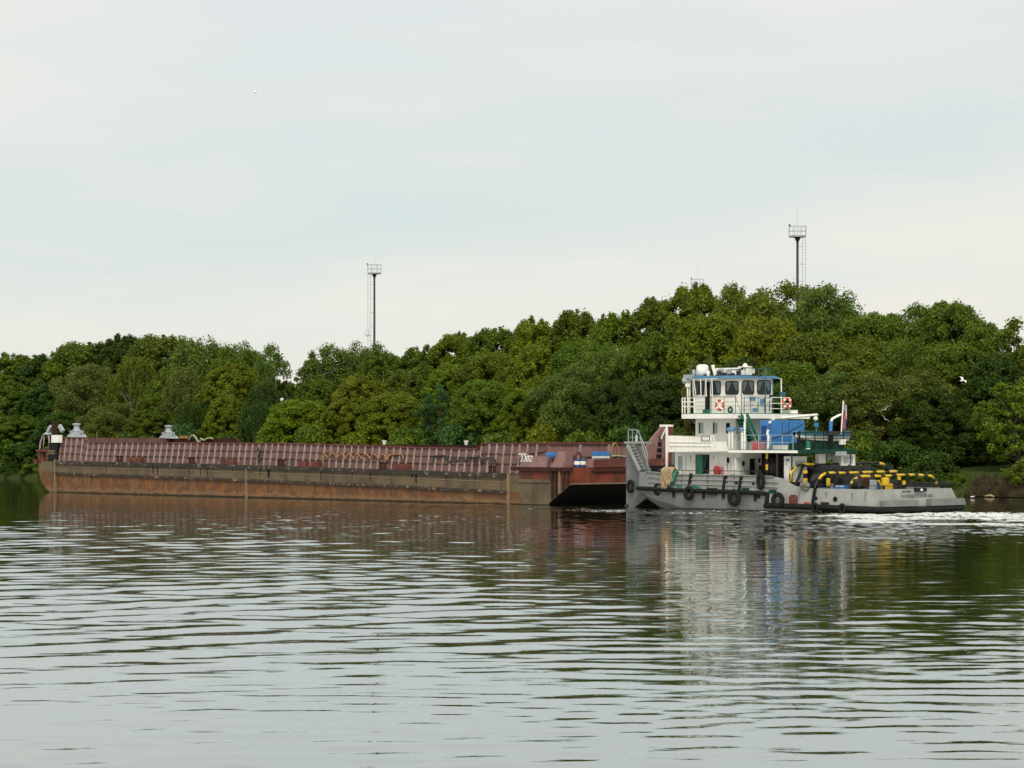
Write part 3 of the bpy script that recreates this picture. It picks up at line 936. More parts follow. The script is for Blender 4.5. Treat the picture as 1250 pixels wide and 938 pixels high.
SKY = 'on the skyline'
MID = 'in mid wood'
LOW = 'low in the wood'
BNK = "at the water's edge"
TREES = [
    # skyline row, far back
    ('maple', 10, 436, 110, 16, 'mid', SKY), ('maple', 62, 436, 95, 18, 'dark', SKY), ('broad', 108, 422, 100, 20, 'mid', SKY),
    ('maple', 150, 411, 90, 22, 'dark', SKY), ('broad', 200, 413, 90, 22, 'mid', SKY), ('birch', 246, 418, 80, 18, 'grey', SKY),
    ('willow', 291, 419, 72, 18, 'mid', SKY), ('birch', 322, 438, 32, 15, 'grey', SKY), ('airy', 388, 430, 56, 18, 'mid', SKY),
    ('willow', 420, 419, 80, 20, 'grey', SKY), ('maple', 468, 433, 70, 20, 'mid', SKY), ('maple', 515, 427, 75, 22, 'mid', SKY),
    ('maple', 558, 408, 78, 24, 'warm', SKY), ('maple', 606, 402, 80, 24, 'mid', SKY), ('maple', 652, 392, 80, 26, 'yel', SKY),
    ('maple', 702, 380, 85, 28, 'mid', SKY), ('maple', 752, 385, 85, 28, 'warm', SKY), ('maple', 798, 370, 85, 30, 'mid', SKY),
    ('maple', 850, 353, 95, 30, 'warm', SKY), ('willow', 900, 354, 70, 30, 'warm', SKY), ('willow', 950, 347, 125, 26, 'warm', SKY),
    ('willow', 1012, 353, 90, 26, 'grey', SKY), ('broad', 1066, 386, 90, 24, 'mid', SKY), ('willow', 1110, 373, 85, 24, 'mid', SKY),
    ('broad', 1160, 371, 95, 24, 'mid', SKY), ('maple', 1198, 396, 70, 20, 'mid', SKY), ('airy', 1236, 391, 90, 18, 'mid', SKY),
    ('broad', -48, 440, 110, 18, 'dark', SKY), ('maple', 1296, 388, 100, 20, 'mid', SKY), ('maple', -50, 480, 100, 9, 'mid', MID), ('broad', 1290, 440, 100, 14, 'mid', MID),
    # middle row
    ('maple', 2, 462, 90, 9, 'mid', MID), ('maple', 58, 468, 85, 10, 'dark', MID), ('willow', 112, 446, 75, 9, 'grey', MID),
    ('birch', 165, 440, 70, 10, 'mid', MID), ('maple', 212, 446, 75, 10, 'mid', MID), ('birch', 225, 452, 60, 8, 'grey', MID), ('maple', 283, 440, 80, 9, 'yel', MID),
    ('birch', 322, 468, 50, 8, 'dark', MID), ('maple', 390, 460, 70, 10, 'mid', MID), ('maple', 440, 455, 80, 10, 'yel', MID),
    ('maple', 495, 448, 75, 11, 'mid', MID), ('maple', 548, 440, 80, 12, 'yel', MID), ('broad', 600, 428, 85, 13, 'warm', MID),
    ('maple', 655, 418, 80, 13, 'yel', MID), ('broad', 712, 412, 90, 14, 'mid', MID), ('willow', 752, 420, 75, 12, 'grey', MID),
    ('maple', 806, 402, 90, 15, 'mid', MID), ('maple', 870, 380, 110, 16, 'yel', MID), ('broad', 935, 385, 95, 15, 'yel', MID),
    ('broad', 995, 402, 100, 14, 'mid', MID), ('willow', 1062, 416, 120, 13, 'warm', MID), ('willow', 1112, 414, 90, 13, 'mid', MID),
    ('broad', 1165, 418, 95, 14, 'mid', MID), ('maple', 1215, 430, 90, 14, 'dark', MID),
    # lower row; dark tones right of centre put shade into the leaf colour
    ('maple', 25, 505, 90, 5, 'mid', LOW), ('broad', 85, 500, 75, 5, 'dark', LOW), ('willow', 135, 492, 70, 5, 'grey', LOW),
    ('maple', 190, 495, 70, 5, 'mid', LOW), ('birch', 240, 490, 60, 5, 'dark', LOW), ('maple', 275, 478, 60, 5, 'yel', LOW), ('birch', 312, 492, 52, 4, 'dark', LOW),
    ('broad', 365, 487, 85, 5, 'yel', LOW), ('maple', 425, 484, 80, 6, 'yel', LOW), ('broad', 480, 478, 80, 6, 'yel', LOW),
    ('airy', 537, 470, 60, 5, 'blue', LOW), ('broad', 590, 462, 80, 6, 'mid', LOW), ('maple', 640, 470, 65, 6, 'yel', LOW),
    ('willow', 692, 448, 85, 6, 'grey', LOW), ('broad', 745, 462, 75, 6, 'dark', LOW), ('broad', 800, 455, 85, 7, 'dark', LOW),
    ('birch', 858, 440, 55, 7, 'grey', LOW), ('maple', 905, 435, 85, 8, 'dark', LOW), ('broad', 965, 440, 85, 8, 'mid', LOW),
    ('willow', 1025, 455, 100, 8, 'grey', LOW), ('willow', 1085, 452, 100, 8, 'grey', LOW), ('broad', 1140, 470, 90, 9, 'dark', LOW),
    ('maple', 1190, 490, 75, 12, 'dark', LOW), ('airy', 1238, 462, 90, 7, 'warm', LOW),
    # dark row right behind, closes the wood at ground level
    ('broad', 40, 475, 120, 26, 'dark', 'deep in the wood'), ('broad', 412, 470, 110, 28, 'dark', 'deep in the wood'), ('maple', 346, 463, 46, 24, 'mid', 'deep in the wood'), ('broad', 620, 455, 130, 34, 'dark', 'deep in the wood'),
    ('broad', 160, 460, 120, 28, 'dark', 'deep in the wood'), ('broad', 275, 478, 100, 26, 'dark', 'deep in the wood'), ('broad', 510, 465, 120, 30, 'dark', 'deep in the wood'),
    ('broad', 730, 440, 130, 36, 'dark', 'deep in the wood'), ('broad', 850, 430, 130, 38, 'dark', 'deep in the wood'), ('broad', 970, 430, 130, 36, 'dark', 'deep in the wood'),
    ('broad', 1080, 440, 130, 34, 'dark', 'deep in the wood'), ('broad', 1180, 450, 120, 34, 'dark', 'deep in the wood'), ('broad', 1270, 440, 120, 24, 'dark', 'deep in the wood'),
]
for (kd, px, py, wp, d, tn, row) in TREES:
    plant(kd, px, py, wp, d, tn, row)
# bushes overhanging the water; dark tones right of centre carry painted shade too
for px, py, wp, tn in ((-5, 535, 60, 'mid'), (30, 540, 60, 'dark'), (72, 545, 60, 'mid'), (120, 542, 60, 'dark'), (165, 530, 60, 'blue'), (225, 520, 62, 'blue'), (285, 532, 62, 'dark'),
                       (335, 528, 60, 'yel'), (385, 520, 66, 'mid'), (440, 530, 62, 'yel'), (500, 525, 64, 'mid'), (560, 520, 64, 'blue'), (610, 530, 62, 'mid'),
                       (660, 520, 64, 'yel'), (715, 528, 62, 'mid'), (770, 520, 66, 'dark'), (825, 525, 66, 'dark'), (880, 530, 66, 'dark'), (935, 530, 66, 'mid'), (990, 535, 66, 'dark'),
                       (1040, 528, 70, 'mid'), (1090, 540, 70, 'dark'), (1138, 552, 66, 'dark')):
    plant('shrub', px, py, wp, 1.6, tn, BNK)
for px, py, wp, tn in ((-12, 560, 34, 'mid'), (14, 563, 32, 'dark'), (40, 566, 34, 'mid'), (66, 564, 34, 'dark'), (1120, 580, 36, 'mid'), (1148, 583, 34, 'dark')):
    plant('shrub', px, py, wp, 0.5, tn, 'low by the waterline')
plant('shrub', 1168, 578, 34, 1.2, 'mid', BNK)
plant('shrub', 1258, 556, 60, 2.0, 'mid', BNK)
for lab, items in SEEN.items():                      # tell apart those that would read the same
    if len(items) > 1:
        items.sort(key=lambda q: q[0])
        for (px, t), wd in zip(items, ('left one', 'right one', 'third one')):
            t['label'] = lab + ', ' + wd


# brown dead reed clump on the cut bank at the right
def reed_bank():
    r = np.random.default_rng(3)
    s0, s1 = BANK.s_at(1178, 0.4), BANK.s_at(1300, 0.4)
    n = 26000
    S = r.uniform(s0, s1, n); V = r.uniform(0.1, 1.9, n); Zb = 0.12 + 0.85 * V * r.uniform(0.5, 1, n)
    P = np.stack([S, V, Zb], 1)
    keep = (P[:, 0] - s0) > r.uniform(0, 1.2, n) * (2 - V)
    P = P[keep]; n = len(P)
    mb_v = np.zeros((n, 4, 3), np.float32)
    hgt = r.uniform(0.12, 0.42, n); ln = r.normal(0, 0.12, (n, 2))
    wdt = r.uniform(0.02, 0.05, n)
    for k, (a, b) in enumerate(((-1, 0), (1, 0), (0.4, 1), (-0.4, 1))):
        mb_v[:, k, 0] = P[:, 0] + a * wdt + b * ln[:, 0]
        mb_v[:, k, 1] = P[:, 1] + b * (ln[:, 1] - 0.1)
        mb_v[:, k, 2] = P[:, 2] + b * hgt - 0.1
    W3 = mb_v.reshape(-1, 3)
    X = BANK.ox + BANK.c * W3[:, 0] - BANK.n * W3[:, 1]; Y = BANK.oy + BANK.n * W3[:, 0] + BANK.c * W3[:, 1]
    me = bpy.data.meshes.new('reed')
    V3 = np.stack([X, Y, W3[:, 2]], 1).astype(np.float32)
    me.vertices.add(4 * n); me.vertices.foreach_set('co', V3.ravel())
    me.loops.add(4 * n); me.loops.foreach_set('vertex_index', np.arange(4 * n, dtype=np.int32))
    me.polygons.add(n); me.polygons.foreach_set('loop_start', (np.arange(n) * 4).astype(np.int32))
    me.update(calc_edges=True)
    mt, t, b, o = new_mat('dry_reed')
    n1 = noise(t, 1.2, detail=5); r1 = ramp(t, [(0.35, (0.055, 0.040, 0.022)), (0.55, (0.13, 0.095, 0.045)), (0.68, (0.085, 0.10, 0.025))])
    t.links.new(n1.outputs['Fac'], r1.inputs[0]); t.links.new(r1.outputs[0], b.inputs['Base Color']); b.inputs['Roughness'].default_value = 0.9
    me.materials.append(mt)
    ob = bpy.data.objects.new('reed', me); COL.objects.link(ob)
    tag(ob, 'dry brown reeds covering the low bank right of the tug stern', 'reeds', None, 'stuff')


def grass_bank(edge=False):
    r = np.random.default_rng(9 if edge else 8)
    n = 110000 if edge else 60000
    S = r.uniform(BANK.s_at(1110, 8), BANK.s_at(1290, 4), n); V = r.uniform(1.8, 15, n)
    if edge:
        S = r.uniform(-18, BANK.s_at(1176, 0), n); V = r.uniform(-.25, 1, n) ** 1 * 2.2; V = np.where(S > BANK.s_at(1172, 0), np.abs(V) * .35 - .1, V)
    Z = np.array([ground_z(max(v, 0)) for v in V]) - 0.05
    hgt = r.uniform(0.08, 0.28, n) * (2.4 if edge else 1); ln = r.normal(0, 0.08, (n, 2)) * (2 if edge else 1); wdt = r.uniform(0.015, 0.04, n) * (1.6 if edge else 1)
    Z = Z + (0.3 * np.sin(S * .9 + V) * 0)
    A = np.zeros((n, 3, 3), np.float32)
    for k, (a, b) in enumerate(((-1, 0), (1, 0), (0, 1))):
        A[:, k, 0] = S + a * wdt + b * ln[:, 0]; A[:, k, 1] = V + b * ln[:, 1]; A[:, k, 2] = Z + b * hgt
    W3 = A.reshape(-1, 3)
    X = BANK.ox + BANK.c * W3[:, 0] - BANK.n * W3[:, 1]; Y = BANK.oy + BANK.n * W3[:, 0] + BANK.c * W3[:, 1]
    me = bpy.data.meshes.new('grass')
    me.vertices.add(3 * n); me.vertices.foreach_set('co', np.stack([X, Y, W3[:, 2]], 1).astype(np.float32).ravel())
    me.loops.add(3 * n); me.loops.foreach_set('vertex_index', np.arange(3 * n, dtype=np.int32))
    me.polygons.add(n); me.polygons.foreach_set('loop_start', (np.arange(n) * 3).astype(np.int32))
    me.update(calc_edges=True)
    mt, t, b, o = new_mat('grass_blades')
    n1 = noise(t, 0.6, detail=5); r1 = ramp(t, [(0.35, (0.035, 0.07, 0.012)), (0.6, (0.075, 0.11, 0.018))])
    t.links.new(n1.outputs['Fac'], r1.inputs[0]); t.links.new(r1.outputs[0], b.inputs['Base Color']); b.inputs['Roughness'].default_value = 0.8
    me.materials.append(mt)
    ob = bpy.data.objects.new('grass', me); COL.objects.link(ob)
    tag(ob, 'tall bank grass growing along the waterline under the wood' if edge else 'rough green grass on the slope above the dry reeds', 'grass', None, 'stuff')


reed_bank()
grass_bank()
grass_bank(True)


# ------------------------------------------------------------------ floodlight masts
def mast(px, py_floor, scale_px, base_z, ladder_side, label, low_platform=None, rail_px=11.0):
    Y = FOC / scale_px
    X = (px - 625) / FOC * Y
    zf = EYE + (HOR - py_floor) / scale_px
    root = empty('floodlight_mast', (X, Y, base_z), 0, label, 'mast', 'steel masts rising above the wood')
    H = zf - base_z
    MB().lathe([(0.26, 0), (0.21, H * 0.5), (0.18, H - 0.5), (0.18, H - 0.02)], 0, 0, 12).build('pole', 'pole_steel', root, smooth=True)
    MB().lathe([(0.19, H - 0.7), (0.5, H - 0.06)], 0, 0, 12).build('bracket', 'pole_steel', root)
    R = 1.32
    oc = [(R * math.cos(a * math.pi / 4 + .39), R * math.sin(a * math.pi / 4 + .39)) for a in range(8)]
    MB().slab(oc, H - 0.04, H + 0.20).build('platform', 'galvanised', root)
    rh = rail_px / scale_px
    mb = MB()
    for (a, b), (c, d) in zip(oc, oc[1:] + oc[:1]):
        mb.tube([(a, b, H + .2), (a, b, H + rh)], 0.032, 5)
        for hh in (0.55, 1.0):
            mb.tube([(a, b, H + rh * hh), (c, d, H + rh * hh)], 0.028, 5)
    mb.build('railing', 'galvanised', root)
    MB().tube([(0, 0, H), (0, 0, H + rh + 2.6)], [0.022, 0.012], 5).build('lightning_rod', 'galvanised', root)
    lx = 0.95 * ladder_side
    mb = MB()
    for dx in (-0.26, 0.26):
        mb.tube([(lx + dx, -0.1, 1), (lx + dx, -0.1, H)], 0.024, 4)
    k = 1.2
    while k < H - .2:
        mb.tube([(lx - .26, -0.1, k), (lx + .26, -0.1, k)], 0.016, 4); k += 0.45
    k = 3
    while k < H:
        mb.tube([(0, 0, k), (lx, -0.1, k)], 0.03, 4); k += 2.6
    mb.build('ladder', 'galvanised', root)
    if low_platform is not None:
        z = EYE + (HOR - low_platform) / scale_px - base_z
        mb = MB(); mb.box(lx - 0.75, lx + 0.3, -0.6, 0.6, z, z + 0.12)
        for x in (lx - .72, lx - .1):
            mb.tube([(x, -.55, z), (x, -.55, z + 1.1)], 0.035, 4)
        mb.tube([(lx - .72, -.55, z + 1.1), (lx - .1, -.55, z + 1.1)], 0.035, 4)
        mb.build('rest_platform', 'galvanised', root)
    fl = MB(); fl.box(-R - .05, -R + .2, -1.0, -0.8, H + rh, H + rh + .22)
    fl.build('floodlight', 'machine', root)


mast(457, 334.5, 6.6, 6.5, -1, 'tall thin steel mast with railed platform left of centre in the sky', 410.5)
mast(973.5, 289.5, 8.3, 6.5, 1, 'tall steel mast with ladder on its right above the tug', None, 13.0)
mast(851, 351.5, 6.0, 6.5, -1, 'short-looking mast with only its railed platform clear of the treetops', None, 10.5)


# ------------------------------------------------------------------ gulls
def gull(px, py, Y, span, yaw, bank, label, wings=True, cat='gull'):
    X = (px - 625) / FOC * Y
    z = EYE - (py - HOR) * Y / FOC
    mb = MB()
    L = span * 0.40
    st = [(-.5, .01), (-.36, .05), (-.12, .085), (.15, .075), (.33, .045), (.42, .05), (.5, .012)]
    base = 0
    for x, r_ in st:
        for k in range(8):
            a = 2 * math.pi * k / 8
            mb.v.append((x * L, r_ * L * 1.5 * math.cos(a), r_ * L * 1.6 * math.sin(a) + (0.03 * L if x > .3 else 0)))
    for i in range(len(st) - 1):
        for k in range(8):
            mb.f.append((i * 8 + k, i * 8 + (k + 1) % 8, (i + 1) * 8 + (k + 1) % 8, (i + 1) * 8 + k)); mb.m.append(0)
    if wings:
        for sg in (-1, 1):
            h = span / 2
            mb.prism([(-.10 * L, 0), (.22 * L, 0)], 0, 0) if False else None
            top = [(-.12 * L, 0, .06 * L), (.22 * L, 0, .06 * L), (.30 * L, sg * h * .45, .34 * L), (.02 * L, sg * h, .18 * L), (-.10 * L, sg * h * .5, .30 * L)]
            mb.add(top + [(a, b, c - .012) for a, b, c in top], [(0, 1, 2, 4), (4, 2, 3), (5, 9, 7, 6), (9, 8, 7), (0, 4, 9, 5), (4, 3, 8, 9), (3, 2, 7, 8), (2, 1, 6, 7)])
    else:
        mb.tube([(.36 * L, 0, .05 * L), (.42 * L, 0, .26 * L)], [.05 * L, .05 * L], 6)
    o = mb.build('gull', 'gull_white', smooth=False)
    o.location = (X, Y, z); o.rotation_euler = (math.radians(bank), 0, math.radians(yaw))
    tag(o, label, cat, 'gulls over the river')


gull(1175, 465, 205, 1.15, 20, 25, 'white gull flying with wings raised in front of the right-hand trees')
gull(1081, 500, 205, 0.85, 70, -30, 'small white gull flying above the arches right of the flag, upper of the two')
gull(1080.5, 512, 205, 0.75, 100, 40, 'small white gull flying right of the flag, lower of the two')
gull(1187, 606.6, 236, 0.95, 10, 0, 'white gull sitting on the water by the dry reeds', wings=False)
gull(312, 113, 260, 1.0, 30, 20, 'tiny dark-looking gull alone high in the open sky')

q0, q1 = BANK.W(BANK.s_at(1202, -.3), -.3, 0), BANK.W(BANK.s_at(1213.5, -.3), -.3, 0)
mb = MB()
mid_ = (q0 + q1) / 2
mb.tube([q0 - mid_ + Vector((0, 0, .10)), Vector((.1, .05, .16)), q1 - mid_ + Vector((0, 0, .08))], [.06, .10, .05], 7)
o = mb.build('driftwood', 'rope_pale', smooth=True)
o.location = mid_
tag(o, 'pale piece of driftwood lying at the waterline below the dry reeds', 'driftwood')

# ------------------------------------------------------------------ the barge
BW = 14.0
B = BARGE
barge = empty('cargo_barge', B.W(0, 0, 0), B.a, 'long rusty open cargo barge with mauve ribbed coaming pushed ahead of the tug', 'barge')


def curve_px(pts, v):
    """photo polyline on plane v -> z as a function of s"""
    a = [B.P(x, y, v) for x, y in pts]
    S = [p[0] for p in a]; Zs = [p[2] for p in a]
    return lambda s: float(np.interp(s, S, Zs))


deck_z = curve_px([(48, 563), (72, 563.5), (230, 566.8), (302, 568.7), (440, 573), (620, 579)], 0)
mid_z = curve_px([(48, 574), (72, 578), (302, 586.6), (440, 592), (620, 600.8)], 0)
sS = B.s_at(634, 0); sC = B.s_at(671, 0); sE = B.s_at(697, 0)       # stern block, start of the rake, transom
zD = B.z_at(571, sE, 0)                                              # raised stern deck
bow_bot = curve_px([(47.5, 575), (49, 584), (52, 591), (56, 596.5), (62, 601.5), (72, 605), (90, 612)], 0)

st = [B.s_at(x, 0) for x in (47.5, 48.5, 50, 52, 54.5, 58, 62, 68, 76)]
st += list(np.linspace(B.s_at(84, 0), sS - .02, 40))


def side_bands(name, segs, parent):
    """hull made of full-width cross slices; segs: (s, z_bottom, z_mid, z_top)"""
    mb = MB()
    nr = 3
    for (s, zb, zm, zt) in segs:
        for z in (zb, zm, zt):
            mb.v.append((s, 0, z))
        for z in (zb, zm, zt):
            mb.v.append((s, BW, z))
    for i in range(len(segs) - 1):
        a, b = i * 6, (i + 1) * 6
        for k in range(2):
            mb.f.append((a + k, b + k, b + k + 1, a + k + 1)); mb.m.append(k)
            mb.f.append((a + 3 + k, a + 4 + k, b + 4 + k, b + 3 + k)); mb.m.append(k)
        mb.f.append((a, a + 3, b + 3, b)); mb.m.append(3)
        mb.f.append((a + 2, b + 2, b + 5, a + 5)); mb.m.append(2)
    for a, fl in ((0, False), ((len(segs) - 1) * 6, True)):
        for k in range(2):
            q = (a + k, a + k + 1, a + 4 + k, a + 3 + k)
            mb.f.append(q[::-1] if fl else q); mb.m.append(k)
    return mb


segs = []
for s in st:
    zt = deck_z(s); zb = max(bow_bot(s), -0.8) if s < B.s_at(90, 0) else -0.8
    zm = min(max(mid_z(s), zb + 0.02), zt - 0.05)
    segs.append((s, min(zb, zt - .1), zm, zt))
side_bands('hull', segs, barge).build('hull', ['barge_lower', 'barge_upper', 'rust_dark', 'bottom_shade_black'], barge)
# stern block, raked underside up to the transom, its shade put into the black
zk = B.z_at(591.8, sE, 0)
zst = B.z_at(587, sS, 0)
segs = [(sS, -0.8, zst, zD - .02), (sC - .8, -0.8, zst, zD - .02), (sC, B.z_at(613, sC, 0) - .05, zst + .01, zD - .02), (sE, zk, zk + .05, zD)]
side_bands('stern_block', segs, barge).build('stern_block', ['barge_upper', 'barge_stern', 'rust_dark', 'bottom_shade_black'], barge)
mb = MB(); mb.box(sS - .75, sS - .002, 0.35, 1.5, -0.8, deck_z(0) - .1); mb.build('coupling_recess', 'rust_dark', barge)

# transom plating with a raised red bulwark, ribs on the near quarter
sT = sE + 0.03
zB = B.z_at(560.5, sT, B.v_at(730, sT))
v1 = B.v_at(725, sT)
mb = MB(); mb.box(sE, sE + .12, v1, BW, zD, zB); mb.build('stern_bulwark', 'rust_red', barge)
mb = MB(); mb.box(sE + .001, sE + .16, v1 - .1, BW, zD - .35, zD - .2); mb.build('transom_rail', 'rust_dark', barge)
mb = MB(); mb.box(sE + .001, sE + .10, 0.05, BW, zk, zk + .1); mb.build('transom_lip', 'tan_paint', barge)
for px in (675, 679.5, 684, 689, 694):
    s = B.s_at(px, 0)
    f = (s - sC) / (sE - sC)
    zlow = (B.z_at(613, sC, 0)) * (1 - f) + zk * f
    mb = MB(); mb.box(s - .09, s + .09, -0.14, 0.0, max(zlow, .1), zD - .25)
    mb.build('side_rib', 'tan_paint' if px == 684 else 'rust_dark', barge)
mb = MB(); mb.box(sS, sC, -0.10, 0.0, zst - .12, zst + .12); mb.build('side_ledge', 'barge_upper', barge)

mb = MB(); mb.prism([(B.s_at(64, 0), -.3), (sC, -.3), (sC, .07), (B.s_at(300, 0), .10), (B.s_at(64, 0), .08)], -.008, .01)
mb.build('weed_line', 'weed', barge)
# rub rails along the near side, built as bars with dents and gaps
def bar(zf, h, d, s0, s1, name, mat, n=60, v=0.0):
    mb = MB()
    S = np.linspace(s0, s1, n)
    for s in S:
        z = zf(s); j = random.uniform(-.012, .012)
        mb.v += [(s, v - d + j, z - h / 2), (s, v + .01, z - h / 2), (s, v + .01, z + h / 2), (s, v - d + j, z + h / 2)]
    for i in range(n - 1):
        a, b = i * 4, i * 4 + 4
        for k in range(4):
            mb.f.append((a + k, b + k, b + (k + 1) % 4, a + (k + 1) % 4)); mb.m.append(0)
    e = (n - 1) * 4
    mb.f += [(0, 1, 2, 3), (e + 3, e + 2, e + 1, e)]; mb.m += [0, 0]
    mb.build(name, mat, barge)


sB0 = B.s_at(60, 0)
bar(lambda s: deck_z(s) - .10, .30, .20, B.s_at(70, 0), -0.1, 'upper_rub_rail', 'rail_dirty')
bar(lambda s: mid_z(s), .20, .16, B.s_at(66, 0), -0.1, 'lower_rub_rail', 'rail_low')
bar(lambda s: zD - .14, .28, .22, sS - .75, sE + .2, 'stern_rub_rail', 'rust_dark', 8)
bar(lambda s: deck_z(s) * .46 + mid_z(s) * .54 + .12, .075, .02, B.s_at(66, 0), B.s_at(297, 0), 'pale_waterline', 'tan_paint')
bar(lambda s: deck_z(s) * .46 + mid_z(s) * .54 + .12, .075, .02, B.s_at(309, 0), -0.8, 'pale_waterline', 'tan_paint')
for px, y0 in ((68.5, 561), (302, 567), (622, 578)):
    s = B.s_at(px, 0)
    w_ = .08 if px < 600 else .11
    mb = MB(); mb.box(s - w_, s + w_, -0.19, 0.01, -0.5, B.z_at(y0, s, 0)); mb.build('draught_post', 'tan_paint', barge)
# oily run-off patches and brackets on the side plating
for px, y0, y1, wd in ((187, 568, 579, 1.2), (192.5, 568, 582, .8), (231, 573, 582, .6), (253, 572, 584, .6), (284, 570.5, 575, 1.3), (328, 572, 584, 2.6), (392, 573, 588, .5),
                       (503, 577, 584, 1.2), (508, 577, 590, 1.6), (245, 572, 581, .5), (130, 567, 577, .4), (160, 568, 574, .5), (318, 573, 581, .5), (350, 573, 579, .5), (430, 576, 583, .5), (452, 577, 588, .35), (545, 581, 588, .5), (580, 583, 590, .45)):
    s = B.s_at(px, 0)
    q = wd * .075
    z0, z1 = B.z_at(y1, s, 0), B.z_at(y0, s, 0)
    MB().prism([(s - q, z1), (s + q, z1), (s + q * .5, z0), (s - q * .4, z0 + .1)], -0.035, 0.01).build('side_bracket', 'black', barge)

# --- coaming: sloping plate, ribs, two stringers, capping
VB, VT = 0.62, 0.90
top_pts = [(75, 535), (102.5, 535.2), (109.5, 541), (230, 541.5), (340, 542), (440, 545), (500, 547), (584, 549), (592, 542), (668, 542.6)]
ct = curve_px(top_pts, VT)
s0, s1 = B.s_at(75, VT), B.s_at(667, VT)


def cpt(s, u, off=0.0):                                   # point on the slanted coaming face, u 0..1 upward
    z0 = max(deck_z(s), zD if s > sS else -9) + .02; z1 = ct(s)
    return (s, VB + (VT - VB) * u - off, z0 + (z1 - z0) * u)


keyS = sorted(set([s0, s1] + [B.s_at(x, VT) for x, _ in top_pts[1:-1]] + list(np.linspace(s0, s1, 30))))
mb = MB()
for s in keyS:
    mb.v += [cpt(s, 0), cpt(s, 1), (s, VT + .10, ct(s)), (s, VT + .10, deck_z(s) - .05)]
for i in range(len(keyS) - 1):
    a, b = i * 4, i * 4 + 4
    for k in range(4):
        mb.f.append((a + k, b + k, b + (k + 1) % 4, a + (k + 1) % 4)); mb.m.append(0)
mb.f += [(0, 1, 2, 3), tuple(len(mb.v) - 1 - k for k in range(4))]; mb.m += [0, 0]
mb.build('coaming_plate', 'mauve', barge)
for u in (0.34, 0.67):
    mb = MB()
    for s in keyS:
        p = cpt(s, u); q = cpt(s, u + .035); r_ = cpt(s, u, .12); t_ = cpt(s, u + .035, .12)
        mb.v += [p, r_, t_, q]
    for i in range(len(keyS) - 1):
        a, b = i * 4, i * 4 + 4
        for k in range(4):
            mb.f.append((a + k, b + k, b + (k + 1) % 4, a + (k + 1) % 4)); mb.m.append(0)
    mb.build('stringer', 'mauve', barge)
mb = MB()
for s in keyS:
    z = ct(s)
    mb.v += [(s, VT - .14, z), (s, VT + .16, z), (s, VT + .16, z + .10), (s, VT - .14, z + .10)]
for i in range(len(keyS) - 1):
    a, b = i * 4, i * 4 + 4
    for k in range(4):
        mb.f.append((a + k, b + k, b + (k + 1) % 4, a + (k + 1) % 4)); mb.m.append(0)
mb.f += [(0, 1, 2, 3), tuple(len(mb.v) - 1 - k for k in range(4))]; mb.m += [0, 0]
mb.build('coaming_cap', 'rust_red', barge)
s = s0 + .08
while s < s1 + .05:
    j = random.uniform(-.03, .03)
    w_ = .052
    b0, b1, t0, t1 = cpt(s + j, 0, .15), cpt(s + j, 0), cpt(s + j, 1, .13), cpt(s + j, 1)
    mb = MB()
    mb.hexa([(b0[0] - w_, b0[1], b0[2]), (b0[0] + w_, b0[1], b0[2]), (b1[0] + w_, b1[1], b1[2]), (b1[0] - w_, b1[1], b1[2])],
            [(t0[0] - w_, t0[1], t0[2]), (t0[0] + w_, t0[1], t0[2]), (t1[0] + w_, t1[1], t1[2]), (t1[0] - w_, t1[1], t1[2])])
    mb.build('rib', 'mauve_rib', barge)
    s += .86 if s < sS - .5 else 1.05
# small foot plates between the ribs, catching light along the deck edge
mb = MB(); s = s0 + .5
while s < sS - .8:
    if random.random() < .75:
        z = deck_z(s) + .03
        MB().box(s - .24, s + .24, .06, .30, z, z + .05).build('foot_plate', 'tan_paint', barge)
    s += .86


# far coaming, its raised length, transverse coamings
def far_top(s):
    a = B.s_at(112, BW - 1); b = B.s_at(288, BW - 1)
    z = float(np.interp(s, [s0, B.s_at(540, BW - 1), s1], [B.z_at(541.5, s0, BW - 1), B.z_at(543.5, B.s_at(540, BW - 1), BW - 1), B.z_at(542.5, s1, BW - 1)]))
    hi = B.z_at(535.5, s, BW - 1)
    if s < b:
        return max(z, hi)
    if s < b + 1.0:
        return max(z, hi + (z - hi) * (s - b))
    return z


S2 = sorted(set(list(np.linspace(s0, s1, 40)) + [B.s_at(288, BW - 1), B.s_at(288, BW - 1) + 1.0]))
mb = MB()
for s in S2:
    z = far_top(s)
    mb.v += [(s, BW - 1.05, 1.5), (s, BW - 1.05, z), (s, BW - .85, z), (s, BW - .85, 1.5)]
for i in range(len(S2) - 1):
    a, b = i * 4, i * 4 + 4
    for k in range(4):
        mb.f.append((a + k, b + k, b + (k + 1) % 4, a + (k + 1) % 4)); mb.m.append(0)
mb.f += [(0, 1, 2, 3), tuple(len(mb.v) - 1 - k for k in range(4))]; mb.m += [0, 0]
mb.build('far_coaming', 'rust_dark', barge)
mb = MB(); mb.box(s0, s0 + .12, VT, BW - 1.05, deck_z(s0) - .1, ct(s0)); mb.build('bow_coaming', 'mauve', barge)
# aft transverse coaming seen behind the stern gear
vA0, vA1 = VT + .12, BW - 1.06
zA0 = ct(s1)
mb = MB(); mb.box(s1 - .10, s1, vA0, vA1, zD - .02, zA0 - .02); mb.build('stern_coaming', 'pinkish', barge)
mb = MB(); mb.box(s1 - .14, s1 + .14, vA0, vA1, zA0 - .02, zA0 + .16); mb.build('stern_coaming_cap', 'rust_red', barge)
mb = MB(); mb.box(s1, s1 + .10, vA0, vA1, zA0 - .98, zA0 - .90); mb.build('stringer', 'mauve', barge)
for px in (707, 742, 772):
    v = B.v_at(px, s1)
    MB().box(s1, s1 + .16, v - .1, v + .1, zD, zA0 - .03).build('stanchion', 'mauve_rib', barge)

